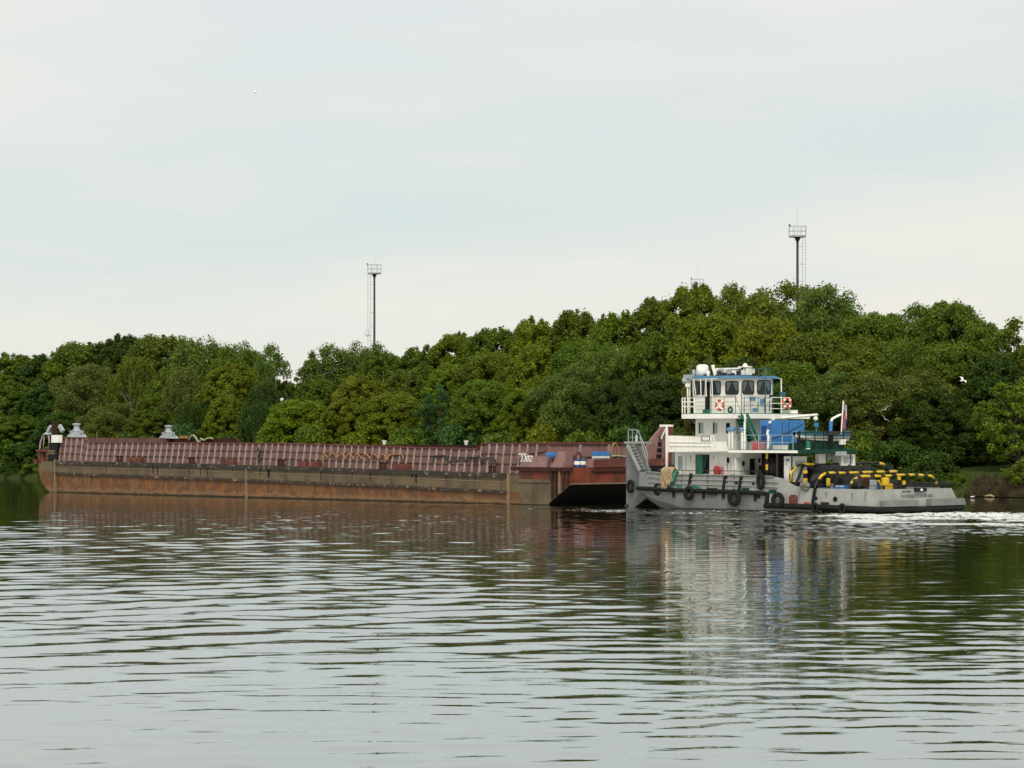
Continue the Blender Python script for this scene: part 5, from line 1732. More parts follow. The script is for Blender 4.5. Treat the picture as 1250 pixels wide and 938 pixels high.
# rounded aft corner and aft wall
cor = [(h1 - .35, v1)] + [(h1 - .35 + .35 * math.sin(t * math.pi / 10), v1 + .35 - .35 * math.cos(t * math.pi / 10)) for t in range(1, 6)] + [(h1, vA - .3)] + \
      [(h1 - .3 + .3 * math.cos(t * math.pi / 10), vA - .3 + .3 * math.sin(t * math.pi / 10)) for t in range(1, 6)] + [(h1 - .36, vA)]
MB().slab(cor, zd0, zS - .002).build('house_end', 'white', tug)
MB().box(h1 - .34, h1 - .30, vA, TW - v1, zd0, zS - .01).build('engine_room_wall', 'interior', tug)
# things on its side
def side_panel(px0, px1, py0, py1, v, name, mat, d=.04, **k):
    a, b = T.P(px0, py1, v), T.P(px1, py0, v)
    return MB().box(a[0], b[0], v - d, v + .005, a[2], b[2]).build(name, mat, tug, **k)


def aft_panel(px0, px1, py0, py1, s, name, mat, d=.04, **k):
    a, b = T.A(px0, py1, s), T.A(px1, py0, s)
    return MB().box(s - .005, s + d, a[1], b[1], a[2], b[2]).build(name, mat, tug, **k)


side_panel(829, 832.8, 557.5, 573, v1, 'house_window', 'curtain', .03)
side_panel(828.4, 829, 557, 573.5, v1, 'window_edge', 'interior', .035)
side_panel(837, 837.5, 555, 578, v1, 'plate_joint', 'curtain', .02)
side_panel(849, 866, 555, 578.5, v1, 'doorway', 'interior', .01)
side_panel(850.2, 858.5, 555.5, 578.5, v1, 'green_door', 'green', .06)
a = [T.P(x, y, v1) for x, y in ((858.5, 555.5), (865.5, 556), (864.5, 563), (859, 578.5), (858.5, 578.5))]
MB().prism([(p[0], p[2]) for p in a], v1 - .10, v1 - .07).build('green_curtain', 'green_dark', tug)
q = T.P(893, 562, v1)
for px, py, r_ in ((889, 562, .13),):
    q = T.P(px, py, v1)
    MB().disc((q[0], q[2]), .11, .22, v1 - .05, v1, 12).build('porthole', 'interior', tug)
q = T.P(882, 575, v1)
MB().hexa([(q[0] - .16, v1 - .2, q[2] - .3), (q[0] + .16, v1 - .2, q[2] - .3), (q[0] + .16, v1, q[2] - .3), (q[0] - .16, v1, q[2] - .3)],
          [(q[0] - .05, v1 - .1, q[2] + .3), (q[0] + .05, v1 - .1, q[2] + .3), (q[0] + .05, v1, q[2] + .3), (q[0] - .05, v1, q[2] + .3)]).build('fire_cone', 'pink', tug)
side_panel(892, 899, 559.5, 579, v1, 'door_frame', 'curtain', .03)
side_panel(892.8, 898.2, 560, 579, v1, 'door', 'white_trim', .05)
# open white door with porthole, dark doorway on the aft wall
a = T.P(903.3, 558.5, v1 - .02)
dr = MB().box(h1 + .02, h1 + .08, v1 - .55, v1 + .45, zd0 + .1, T.z_at(559, h1, v1)).build('open_door', 'white_trim', tug)
q = T.A(907.7, 566, h1 + .1)
mb = MB(); n = 12
vs = [(h1 + .07, q[1] + .15 * math.cos(2 * math.pi * i / n), q[2] + .19 * math.sin(2 * math.pi * i / n)) for i in range(n)] + [(h1 + .10, q[1] + .15 * math.cos(2 * math.pi * i / n), q[2] + .19 * math.sin(2 * math.pi * i / n)) for i in range(n)]
mb.add(vs, [tuple(range(n)), tuple(range(2 * n - 1, n - 1, -1))] + [(i, i + n, (i + 1) % n + n, (i + 1) % n) for i in range(n)])
mb.build('door_porthole', 'interior', tug)
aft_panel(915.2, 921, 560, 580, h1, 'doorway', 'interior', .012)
aft_panel(914.3, 915.1, 559.5, 580, h1, 'door_frame', 'curtain', .03)
aft_panel(921.1, 922, 559.5, 580, h1, 'door_frame', 'curtain', .03)
aft_panel(925.5, 928, 559.5, 565, h1, 'porthole', 'rust_dark', .03)
# small rail along the deck house
mb = MB()
for px in np.linspace(826, 928, 14):
    p = T.P(px, 581, .35); mb.tube([(p[0], .35, zd0), (p[0], .35, T.z_at(574.5, p[0], .35))], .025, 4)
a, b = T.P(826, 574.5, .35), T.P(930, 575.5, .35)
mb.tube([a, b], .025, 4)
mb.build('deck_railing', 'machine', tug)

# thin rusty run-off streaks below scuppers and fittings
rs = random.Random(12)
for px, y0, ln, v_, mt_ in ((829, 595, 6, 0, 'stain'), (851, 596, 5, 0, 'stain'), (876, 601, 9, 0, 'stain'), (911, 600, 9, 0, 'stain'), (926, 608, 7, 0, 'stain'), (865, 601, 7, 0, 'stain'), (848, 603, 8, 0, 'stain'),
                            (975, 600, 9, 0, 'stain'), (1008, 600, 8, 0, 'stain'), (1040, 602, 10, 0, 'stain'), (1056, 600, 12, 0, 'stain'), (843, 556, 9, v1, 'stain'), (871, 556, 7, v1, 'stain'), (888, 566, 9, v1, 'stain'), (896, 556, 4, v1, 'stain')):
    q = T.P(px, y0, v_ - .012); z1_ = T.z_at(y0 + ln, q[0], v_)
    w_ = rs.uniform(.03, .07)
    MB().prism([(q[0] - w_, q[2]), (q[0] + w_, q[2]), (q[0] + w_ * .3, z1_), (q[0] - w_ * .2, z1_ + .1)], v_ - .012, v_ + .01).build('rust_run', mt_, tug)

# --- boat deck
d0 = T.s_at(816, .45); d1 = T.s_at(974, .45)
zt_ = T.z_at(549.8, T.s_at(900, .5), .5)
vD1 = T.v_at(1045, d1)
vD0 = .45
MB().slab([(d0, vD0), (d1, vD0), (d1, vD1), (d0, vD1)], zS, zt_).build('boat_deck', 'white_trim', tug)
MB().box(d0 + .05, d1 - .05, vD0 + .05, vD1 - .05, zt_, zt_ + .02).build('deck_covering', 'green', tug)
MB().box(d1, d1 + .05, vD0, vD1, zS - .02, zt_ + .08).build('deck_edge', 'green_dark', tug)
for px in (948, 966):
    s = T.s_at(px, vD0 + .1); MB().tube([(s, vD0 + .15, zd0 - .3), (s, vD0 + .15, zS)], .06, 6).build('deck_pillar', 'machine', tug)
s = T.s_at(934.5, vD0 + .2)
for k in range(6):
    z0 = zd0 + .5 + k * (zS - zd0 - .5) / 6
    MB().tube([(s, vD0 + .35, z0), (s, vD0 + .35, z0 + (zS - zd0 - .5) / 6)], .085, 8).build('banded_pillar', 'yellow' if k % 2 else 'black', tug)
# white breastwork round the fore end
bw = [(816, 532), (855, 533.5), (855.5, 539.3), (886.5, 539.5), (889, 551.5), (816, 551.8)]
prof = [(T.s_at(x, .42), T.z_at(y, T.s_at(x, .42), .42)) for x, y in bw]
MB().prism(prof, .36, .44).build('breastwork', 'white', tug)
MB().box(d0 - .05, d0 + .03, .44, vD1, zS, prof[0][1]).build('breastwork', 'white', tug)
for y in (540, 544.5):
    a, b = T.P(817, y, .36), T.P(872, y + .8, .36)
    MB().box(a[0], b[0], .31, .36, a[2] - .03, a[2] + .03).build('breastwork_batten', 'white_rusty', tug)
MB().prism([(T.s_at(x, .3), T.z_at(y, T.s_at(x, .3), .3)) for x, y in ((868, 541), (886.3, 539.8), (888.3, 551), (868, 551.5))], .28, .345).build('breastwork_panel', 'white', tug)
# small board frame and number sign above it
side_panel(856.5, 866.5, 532.3, 538.8, 1.0, 'board_frame', 'machine', .02)
side_panel(857.3, 865.7, 533.2, 538.1, .975, 'board', 'white_trim', .02)
side_panel(867.5, 873, 532, 538.8, 1.0, 'number_board', 'white_trim', .05)
q = T.P(869, 538, .94)
letters('7', .36, 'number', 'letter_dark', tug, (q[0], .945, q[2]), (1, 0, 0), sx=.9, depth=.006, label='dark number 7 on a small white board')

# --- second storey
v2 = 1.9
k0, k1 = T.s_at(849, v2), T.s_at(898, v2)
zW0 = T.z_at(505.2, T.s_at(860, .9), .9)                       # top of wheelhouse deck
zWf = T.z_at(511.2, T.s_at(860, .9), .9)
v2b = T.v_at(962, k1)
MB().box(k0, k1, v2, v2b, zt_, zWf + .25).build('upper_house', 'white', tug)
side_panel(853.3, 858.7, 516.3, 529, v2, 'window', 'curtain', .02)
side_panel(853.3, 854.6, 516, 529.2, v2, 'window_edge', 'interior', .035)
side_panel(871, 875.8, 516.3, 529.3, v2, 'window', 'curtain', .02)
side_panel(870.7, 872, 516, 529.6, v2, 'window_edge', 'interior', .035)
side_panel(886.5, 891, 516.5, 529, v2, 'window', 'interior', .03)
# wheelhouse deck: side wing with white fascia, aft walkway
w0, w1 = T.s_at(832, .9), T.s_at(899.5, .9)
MB().slab([(w0, .9), (w1, .9), (w1 + .3, 1.9), (w1 + .3, TW - .9), (w0, TW - .9)], zWf, zW0 - .02).build('wheelhouse_deck', 'white_trim', tug)
MB().slab([(w0 + .03, .93), (w1 - .03, .93), (w1 + .3, 1.93), (w1 + .3, v2b), (w0 + .03, v2b)], zW0 - .02, zW0 + .03).build('deck_covering', 'green', tug)
ka = k1 + .35
aft_panel(926, 962, 505.5, 511.5, k1 + .28, 'walkway_fascia', 'white_rusty', .06)
MB().box(k1 + .1, k1 + .36, T.v_at(899, k1 + .3), T.v_at(962, k1 + .3), zW0 - .02, zW0 + .04).build('walkway', 'green', tug)
q = T.A(966, 506, k1)
MB().box(k1 - .6, k1 + .2, q[1] - .5, q[1] + .5, q[2] - .2, q[2] + .3).build('vent_box', 'white_trim', tug)

# --- wheelhouse
v3 = 2.4
r0, r1 = T.s_at(847.5, v3), T.s_at(903.5, v3)
v3b = T.v_at(943.5, r1)
zR = T.z_at(461.5, r1, v3)
lean = T.s_at(844.5, v3) - r0
wh = MB()
wh.hexa([(r0, v3, zW0), (r1, v3, zW0), (r1, v3b, zW0), (r0, v3b, zW0)], [(r0 + lean, v3, zR), (r1, v3, zR), (r1, v3b, zR), (r0 + lean, v3b, zR)])
wheelhouse = wh.build('wheelhouse', 'white', tug)
# roof: faceted blue edge, slightly cambered
o_ = .28
ro = [(r0 - .75, v3 - .15), (r0 - .2, v3 - .55), (T.s_at(880, v3 - .4), v3 - .5), (r1 + .25, v3 - .25), (r1 + .35, v3b + .2), (r0 - .2, v3b + .5), (r0 - .75, v3b + .1)]
MB().slab(ro, zR, zR + .11).build('roof', 'roof_blue', tug)
MB().slab([(s * .97 + r0 * .03 + .1, v * .94 + .2) for s, v in ro], zR + .11, zR + .17).build('roof_top', 'roof_blue', tug)
a = T.P(862, 466, v3 - .5)
MB().slab([(r0 - .55, v3 - .5), (T.s_at(877, v3 - .4), v3 - .48), (T.s_at(877, v3 - .4), v3), (r0 - .55, v3)], zR - .07, zR - .004).build('visor', 'white_trim', tug)


def window(parent, face, px0, px1, py0, py1, pos, name='window', style=2):
    """frame > pane, curtain, on a side ('s') or aft ('a') wall; curtains drawn to the sides"""
    if face == 's':
        a, b = T.P(px0, py1, pos), T.P(px1, py0, pos)
        u0, u1, z0, z1 = a[0], b[0], a[2], b[2]
        f = lambda u, d, z: (u, pos - d, z)
    else:
        a, b = T.A(px0, py1, pos), T.A(px1, py0, pos)
        u0, u1, z0, z1 = a[1], b[1], a[2], b[2]
        f = lambda u, d, z: (pos + d, u, z)
    W_, H_ = u1 - u0, z1 - z0
    rr = min(W_, H_) * .16

    def rrect(e, d, n=3):
        c = []
        for cx, cz, a0 in ((u1 - rr, z1 - rr, 0), (u0 + rr, z1 - rr, 90), (u0 + rr, z0 + rr, 180), (u1 - rr, z0 + rr, 270)):
            for k in range(n + 1):
                t = math.radians(a0 + 90 * k / n)
                c.append(f(cx + (rr + e) * math.cos(t), d, cz + (rr + e) * math.sin(t)))
        return c
    m1 = MB()
    i, o1 = rrect(0, .06), rrect(.05, .06)
    i2, o2 = rrect(0, .0), rrect(.05, .0)
    n = len(i)
    m1.add(i + o1 + i2 + o2, [(k, (k + 1) % n, n + (k + 1) % n, n + k) for k in range(n)] + [(k, (k + 1) % n, 2 * n + (k + 1) % n, 2 * n + k) for k in range(n)]
           + [(n + k, n + (k + 1) % n, 3 * n + (k + 1) % n, 3 * n + k) for k in range(n)])
    fr_ = m1.build(name, 'machine', tug)
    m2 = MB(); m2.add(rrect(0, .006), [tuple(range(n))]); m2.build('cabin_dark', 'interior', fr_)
    m3 = MB()
    if style in (2, 1, -1):
        for sg in ((-1, 1) if style == 2 else (style,)):
            e0 = u0 + .03 if sg < 0 else u1 - .03
            top = .42 * W_ if style == 2 else .6 * W_
            bot = .14 * W_ if style == 2 else .35 * W_
            nn = 6
            for k in range(nn):
                t0, t1 = k / nn, (k + 1) / nn
                dd = .012 + .012 * (k % 2)
                de = .012 + .012 * ((k + 1) % 2)
                ztop, zb = z1 - .04, z0 + .08 + .15 * H_ * (1 if style == 2 else 0)
                m3.add([f(e0 - sg * top * t0, dd, ztop), f(e0 - sg * top * t1, de, ztop), f(e0 - sg * bot * t1, de, zb), f(e0 - sg * bot * t0, dd, zb)], [(0, 1, 2, 3)])
    else:
        for k in range(5):
            m3.add([f(u0 + W_ * (.1 + k * .16), .012, z1 - .05), f(u0 + W_ * (.2 + k * .16), .024, z1 - .05), f(u0 + W_ * (.2 + k * .16), .024, z0 + .1), f(u0 + W_ * (.1 + k * .16), .012, z0 + .1)], [(0, 1, 2, 3)])
    m3.build('curtain', 'curtain', fr_)
    m4 = MB(); m4.add(rrect(0, .045), [tuple(range(n))]); m4.build('pane', 'glass', fr_)


window(tug, 's', 848.5, 853.0, 466.3, 481.5, v3, style=0)
window(tug, 's', 854.8, 859.5, 466.3, 481.5, v3, style=-1)
side_panel(861.5, 866.8, 466, 502, v3, 'open_doorway', 'interior', .02)
window(tug, 's', 869.5, 879.3, 466.0, 481.5, v3, style=1)
window(tug, 's', 886.5, 901.2, 466.2, 481.3, v3, style=2)
window(tug, 'a', 906.5, 919.5, 465.5, 480.8, r1, style=2)
window(tug, 'a', 924.5, 940.0, 465.3, 480.6, r1, style=2)
# wall panels and seams below the windows
for py in (486, 491, 496, 500):
    a, b = T.P(849, py, v3), T.P(902, py, v3)
    MB().box(a[0], b[0], v3 - .012, v3, a[2] - .012, a[2] + .012).build('plank_joint', 'curtain', tug)
    a, b = T.A(905, py, r1), T.A(942, py, r1)
    MB().box(r1, r1 + .012, a[1], b[1], a[2] - .012, a[2] + .012).build('plank_joint', 'curtain', tug)
side_panel(861, 866.8, 500, 505, v3 - .06, 'green_step', 'green', .3)
aft_panel(915, 922, 485.2, 489.3, r1, 'notice', 'roof_blue', .03)
aft_panel(918.7, 924.3, 498.2, 502.8, r1, 'notice', 'roof_blue', .03)
q = T.A(929.3, 490, r1)
MB().box(r1, r1 + .18, q[1] - .16, q[1] + .16, q[2] - .16, q[2] + .16).build('lamp_bracket', 'roof_blue', tug)
aft_panel(942.4, 943.4, 462.5, 504.5, r1, 'corner_post', 'roof_blue', .03)
for y in (484, 491, 496, 500):
    q = T.A(940.5, y, r1)
    MB().box(r1, r1 + .15, q[1] - .12, q[1] + .08, q[2] - .11, q[2] + .11).build('switch_box', 'machine', tug)
# door line on the aft face
aft_panel(904.9, 905.3, 468, 504, r1, 'door_seam', 'machine', .03)

# stair from the boat deck up to the wheelhouse deck, against the aft wall
sx1 = k1 + 1.25
st0 = T.A(903.5, 506, sx1); st1 = T.A(919, 541, sx1)
nst = 9
wst = T.v_at(913, sx1) - T.v_at(903.5, sx1)
for k in range(nst):
    u = (k + .5) / nst
    v, z = st0[1] + (st1[1] - st0[1]) * u, st0[2] + (st1[2] - st0[2]) * u
    MB().box(sx1 - .42, sx1 - .02, v, v + wst * .8, z - .03, z + .03).build('stair_tread', 'green', tug)
for ss, nm in ((sx1 - .47, 0), (sx1 - .02, 1)):
    for v_, w_ in ((0, .16), (wst - .22, .22)):
        a, b = (st0[1] + v_, st0[2] + .1), (st1[1] + v_, st1[2] - .05)
        MB().hexa([(ss, b[0], b[1]), (ss + .05, b[0], b[1]), (ss + .05, b[0] + w_, b[1]), (ss, b[0] + w_, b[1])],
                  [(ss, a[0], a[1]), (ss + .05, a[0], a[1]), (ss + .05, a[0] + w_, a[1]), (ss, a[0] + w_, a[1])]).build('stair_stringer', 'green', tug)
MB().hexa([(sx1 - .54, st1[1], st1[2]), (sx1 - .50, st1[1], st1[2]), (sx1 - .50, st1[1] + wst, st1[2]), (sx1 - .54, st1[1] + wst, st1[2])],
          [(sx1 - .54, st0[1], st0[2]), (sx1 - .50, st0[1], st0[2]), (sx1 - .50, st0[1] + wst, st0[2]), (sx1 - .54, st0[1] + wst, st0[2])]).build('stair_backing', 'green_dark', tug)
MB().tube([T.A(909, 506, k1 + 1.25), T.A(909, 550, k1 + 1.25)], .09, 6).build('pillar', 'white_trim', tug)

# ventilator posts with blue caps
for i, (px, y0, y1) in enumerate(((890.3, 525.5, 549), (894, 525.5, 549), (905.8, 525.5, 549))):
    q = T.P(px, y1, 1.3); r_ = T.P(px, y0, 1.3)
    MB().tube([(q[0], 1.3, q[2]), (q[0], 1.3, r_[2])], .09, 7).build('vent_post', 'white_trim', tug)
    MB().lathe([(.20, r_[2] - .05), (.22, r_[2] + .08), (.14, r_[2] + .2)], q[0], 1.3, 10).build('vent_cap', 'roof_blue', tug)

# --- railings
def railing(pts, hgt, rails, r_, mat, name='railing', posts=None):
    """pts: base points; posts at each; rails: fractions of the height"""
    mb = MB()
    P_ = [Vector(p) for p in pts]
    for p in P_:
        mb.tube([p, p + Vector((0, 0, hgt))], r_, 5)
    for f in rails:
        mb.tube([p + Vector((0, 0, hgt * f)) for p in P_], r_ * .85, 5)
    return mb.build(name, mat, tug)


hz = .98
zt2 = zW0 + .03
railing([(T.s_at(x, .95), .95, zt2) for x in (833, 836, 840, 847.5)], 1.1, (.42, .72), .045, 'white_trim')
railing([(T.s_at(x, .95), .95, zt2) for x in (833, 847, 861, 868, 884, 898)], 1.15, (1.0,), .022, 'dark_frame')
railing([(w0 + .05, v, zt2) for v in (.95, 2.5, 4.2, 6.0, 7.6)], 1.1, (.42, .72, 1.0), .035, 'white_trim')
sq = k1 + .33
railing([T.A(x, 504.5, sq) for x in (908.5, 916.5, 925.5, 933.5, 941)], 1.12, (.5, 1.0), .022, 'dark_frame')
railing([T.A(x, 504.5, sq) for x in (941, 954, 964)], 1.1, (.28, .62, 1.0), .035, 'white_trim')
# handrail down the stair and to the lower deck
MB().tube([T.P(898, 485, .95), T.P(904, 503, .95)], .022, 4).build('handrail', 'dark_frame', tug)
# white pipe frame aft of the wheelhouse
mb = MB()
f1, f2 = T.A(943.5, 461.5, r1 + .1), T.A(953.7, 462.5, r1 + .1)
mb.tube([f1, f2, (f2[0], f2[1], zW0)], .05, 6)
mb.build('pipe_frame', 'white_trim', tug)
q = T.A(955, 481, r1 + .1)
MB().box(q[0] - .1, q[0] + .1, q[1] - .25, q[1] + .25, q[2] - .14, q[2] + .14).build('lamp', 'teal', tug)
MB().tube([T.A(934.5, 447, sq + .05), T.A(934.5, 552, sq + .05)], .035, 5).build('blue_pole', 'teal', tug)
for px in (869, 861.5, 855, 846.8):
    MB().tube([T.P(px, 463, v3 - .55), T.P(px + (.8 if px > 847 else 2.5), 485 if px > 847 else 482, v3 - .55)], .035, 5).build('visor_strut', 'white_trim', tug)
# left wing post with search light
wp = T.P(840, 505, 1.1); wt = T.P(839, 459, 1.1)
MB().tube([(wp[0], 1.1, wp[2]), (wt[0], 1.1, wt[2])], .055, 6).build('lamp_post', 'white_trim', tug)
MB().tube([T.P(842, 505, 1.3), T.P(842, 459.5, 1.3)], .04, 6).build('lamp_post', 'white_trim', tug)
a, b = T.P(834.5, 465, 1.1), T.P(840, 465, 1.1)
mb = MB(); mb.tube([(a[0], 1.1, a[2]), (a[0] + .12, 1.1, a[2]), (b[0], 1.1, b[2])], [.20, .24, .17], 12)
mb.build('search_light', 'vent_grey', tug)
q = T.P(839.5, 470.5, 1.1)
MB().box(q[0] - .14, q[0] + .14, 1.0, 1.2, q[2] - .12, q[2] + .12).build('junction_box', 'white_trim', tug)
q = T.P(840, 460, 1.1)
MB().box(q[0] - .3, q[0] + .3, .95, 1.2, q[2] - .12, q[2] + .14).build('search_light_bracket', 'vent_grey', tug)

# boat deck railing (white) near side and aft
railing([(T.s_at(x, .55), .55, zt_ + .02) for x in (899, 911, 926, 941, 955, 968)], 1.02, (.5, 1.0), .026, 'vent_grey')
railing([(d1 - .02, T.v_at(x, d1), zt_) for x in (973.5, 984, 995, 1006, 1017, 1030, 1044.5)], T.z_at(527.5, d1, 3) - zt_, (.66, 1.0), .035, 'dark_frame')
q = T.v_at(970, d1)
MB().box(d1 - .05, d1 + .05, .55, .68, zt_, T.z_at(526.5, d1, .6)).build('corner_stanchion', 'dark_frame', tug)

# --- roof equipment
zr2 = zR + .17


def rp(px, py, v):
    return T.P(px, py, v)


q = rp(857.5, 452, 3.4)
mb = MB()
mb.lathe([(.30, q[2] - .42), (.40, q[2] - .30), (.44, q[2] - .1), (.44, q[2] + .22), (.38, q[2] + .34), (.2, q[2] + .40)], q[0], 3.4, 16)
mb.build('radome', 'white_trim', tug, smooth=True)
MB().lathe([(.16, zr2), (.12, zr2 + .25), (.32, q[2] - .4)], q[0], 3.4, 10).build('radome_mount', 'vent_grey', tug)
for px, h_ in ((847, .5), (851.5, .42), (864.5, .4)):
    s = T.s_at(px, 3.2)
    MB().lathe([(.10, zr2), (.14, zr2 + h_ * .5), (.10, zr2 + h_)], s, 3.2, 8).build('horn_lamp', 'vent_grey' if px != 864.5 else 'white_trim', tug)
a, b = rp(872.5, 459, 3.2), rp(870, 446, 3.2)
MB().tube([a, ((a[0] + b[0]) / 2, 3.2, (a[2] + b[2]) / 2), b], [.05, .09, .14], 8).build('loudhailer', 'white_trim', tug)
for px0, px1, y0, y1, mt_ in ((875, 881, 451, 457.5, 'white_rusty'), (881, 888, 450.3, 455, 'vent_grey'), (887, 891, 450.5, 458, 'white_rusty'), (890, 898, 451.5, 457, 'vent_grey'), (897, 903, 452.5, 458, 'white_trim'),
                              (903, 909, 453, 458.5, 'machine'), (909, 913, 452, 458, 'white_rusty'), (914.5, 918, 450, 458, 'white_rusty')):
    a, b = rp(px0, y1, 3.6), rp(px1, y0, 3.6)
    MB().box(a[0], b[0], 3.2, 3.9, a[2], b[2]).build('roof_locker', mt_, tug)
for px0, px1, y0, y1 in ((876, 879.5, 453, 457), (883, 886, 455, 459), (893, 896, 455.5, 459), (919, 921.5, 456, 459.5), (926, 929, 457.5, 460), (860, 862, 457, 460)):
    a, b = rp(px0, y1, 3.1), rp(px1, y0, 3.1)
    MB().box(a[0], b[0], 3.0, 3.18, a[2], b[2]).build('cable_box', 'machine', tug)
a, b = rp(875, 451, 3.5), rp(903, 449.5, 3.5)
MB().box(a[0], b[0], 3.35, 3.6, a[2] - .02, a[2] + .08).build('roof_rack', 'white_trim', tug)
mb = MB()
for x in (875.5, 884, 893, 902):
    s = T.s_at(x, 3.3); mb.tube([(s, 3.3, zr2 - .1), (s, 3.3, a[2])], .03, 5)
mb.build('rack_leg', 'dark_frame', tug)
# radar: tapered tower and scanner bar
c0 = rp(912, 458.5, 3.7); c1 = rp(910, 449.5, 3.7)
mb = MB()
for x0, x1 in ((905, 908.5), (919, 914.5)):
    mb.tube([rp(x0, 459.5, 3.7), rp(x1, 449.5, 3.7)], .05, 5)
mb.build('radar_tower', 'white_rusty', tug)
a, b = rp(901.8, 449, 3.7), rp(917.3, 447.3, 3.7)
MB().box(a[0], b[0], 3.6, 3.8, a[2], b[2]).build('radar_scanner', 'white_trim', tug)
q = rp(909.7, 447, 3.7)
MB().lathe([(.22, q[2] - .05), (.14, q[2] + .12), (.05, q[2] + .2)], q[0], 3.7, 10).build('radar_head', 'white_trim', tug)
for px, y0, y1 in ((843.5, 462, 442), (900, 458, 447), (934.5, 461, 446.5), (923, 461, 451), (917.5, 448, 443.5)):
    MB().tube([rp(px, y0, 3.4), rp(px, y1, 3.4)], .02, 4).build('aerial', 'teal' if px in (843.5, 934.5) else 'machine', tug)
mb = MB()
P_ = [(T.s_at(x, v3 + .6), v3 + .6, zr2 - .05) for x in (918, 926, 934, 941)]
for p in P_:
    mb.tube([p, (p[0], p[1], p[2] + .5)], .02, 4)
mb.tube([(p[0], p[1], p[2] + .5) for p in P_], .02, 4)
mb.build('roof_railing', 'teal', tug)

# air conditioner
a, b = T.P(887.5, 504.5, 1.7), T.P(899, 497, 1.7)
t_ac = MB().box(a[0], b[0], 1.75, 2.15, a[2], b[2]).build('air_conditioner', 'white_trim', tug)
q = T.P(891.9, 500.6, 1.75)
MB().disc((q[0], q[2]), .25, .25, 1.715, 1.76, 18).build('fan', 'machine', t_ac)
MB().disc((q[0], q[2]), .12, .12, 1.70, 1.72, 14).build('fan_hub', 'vent_grey', t_ac)
MB().ring((q[0], 1.72, q[2]), (0, 1, 0), .25, .02, 18, 6).build('fan_ring', 'vent_grey', t_ac)

# --- aft: lockers under the boat deck, dark engine space
zdk = .95
def cabinet(px0, px1, px2, y0, y1, vn, name, mat='white'):
    """near side px0..px1 on plane vn, aft face px1..px2"""
    a, b = T.P(px0, y1, vn), T.P(px1, y0, vn)
    vb = T.v_at(px2, b[0])
    return a[0], b[0], vn, vb, a[2], b[2]


x0, x1, y0_, y1_, z0_, z1_ = cabinet(957, 968, 985, 557.3, 581.5, 1.0, 'locker')
lk = MB().box(x0, x1, y0_, y1_, z0_ - .4, z1_).build('deck_cabinet', 'white_rusty', tug)
MB().box(x1, x1 + .02, y0_ + .25, y1_ - .2, z1_ - .75, z1_ - .3).build('louvre', 'vent_grey', lk)
a, b = T.P(959.5, 563.5, 1.0), T.P(963.5, 560, 1.0)
MB().box(a[0], b[0], .98, 1.0, a[2], b[2]).build('notice', 'roof_blue', lk)
for px0, px1, y0, y1, s_, mt_ in ((999.5, 1008, 554.5, 566, d1 - .6, 'white_trim'), (1011, 1015, 554.5, 562, d1 - .7, 'curtain')):
    a, b = T.A(px0, y1, s_), T.A(px1, y0, s_)
    MB().box(s_ - .3, s_, a[1], b[1], a[2], b[2]).build('wall_cabinet', mt_, tug)
a, b = T.A(1027, 571, d1 - .3), T.A(1044, 554.8, d1 - .3)
c2 = MB().box(d1 - 1.1, d1 - .3, a[1], b[1], a[2], b[2]).build('deck_cabinet', 'white', tug)
MB().box(d1 - .3, d1 - .28, a[1] + .3, b[1] - .3, a[2] + .3, a[2] + .75).build('louvre', 'vent_grey', c2)
MB().box(d1 - .3, d1 - .27, a[1] + (b[1] - a[1]) * .62, a[1] + (b[1] - a[1]) * .68, a[2], b[2]).build('pipe', 'machine', c2)
a, b = T.A(1020, 556.3, d1 + .06), T.A(1033, 551.2, d1 + .06)
MB().box(d1 + .05, d1 + .10, a[1], b[1], a[2], b[2]).build('name_board', 'vent_grey', tug)
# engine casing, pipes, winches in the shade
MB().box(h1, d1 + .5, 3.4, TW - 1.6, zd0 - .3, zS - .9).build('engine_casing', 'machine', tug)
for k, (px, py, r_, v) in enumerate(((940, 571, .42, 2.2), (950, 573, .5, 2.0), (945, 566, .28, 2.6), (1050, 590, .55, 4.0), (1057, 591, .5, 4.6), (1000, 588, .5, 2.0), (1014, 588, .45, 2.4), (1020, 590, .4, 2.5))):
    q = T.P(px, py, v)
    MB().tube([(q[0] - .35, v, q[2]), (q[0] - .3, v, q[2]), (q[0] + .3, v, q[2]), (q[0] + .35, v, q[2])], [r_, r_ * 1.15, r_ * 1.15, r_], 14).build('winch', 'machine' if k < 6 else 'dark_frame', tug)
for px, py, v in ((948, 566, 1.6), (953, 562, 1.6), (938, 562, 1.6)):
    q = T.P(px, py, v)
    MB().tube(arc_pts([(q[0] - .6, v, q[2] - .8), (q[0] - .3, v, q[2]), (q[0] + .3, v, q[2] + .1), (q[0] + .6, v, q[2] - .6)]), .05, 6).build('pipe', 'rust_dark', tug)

# towing arches across the after deck, black with yellow bands
def arch(name, pts, r_=.13, bands=(), ph=0.0):
    P_ = arc_pts(pts, 5)
    MB().tube(P_, r_, 8).build(name, 'machine', tug, smooth=True)
    d_ = [0]
    for i in range(1, len(P_)):
        d_.append(d_[-1] + (P_[i] - P_[i - 1]).length)
    tot = d_[-1]

    def at(u):
        u *= tot
        for i in range(1, len(P_)):
            if d_[i] >= u:
                t = (u - d_[i - 1]) / max(d_[i] - d_[i - 1], 1e-6)
                return P_[i - 1].lerp(P_[i], t)
        return P_[-1]
    for u0, u1 in bands:
        MB().tube([at(u0), at((u0 + u1) / 2), at(u1)], r_ * 1.5, 8).build('yellow_band', 'yellow', tug, smooth=True)


def arch_px(s, pts):
    return [T.A(x, y, s) for x, y in pts]


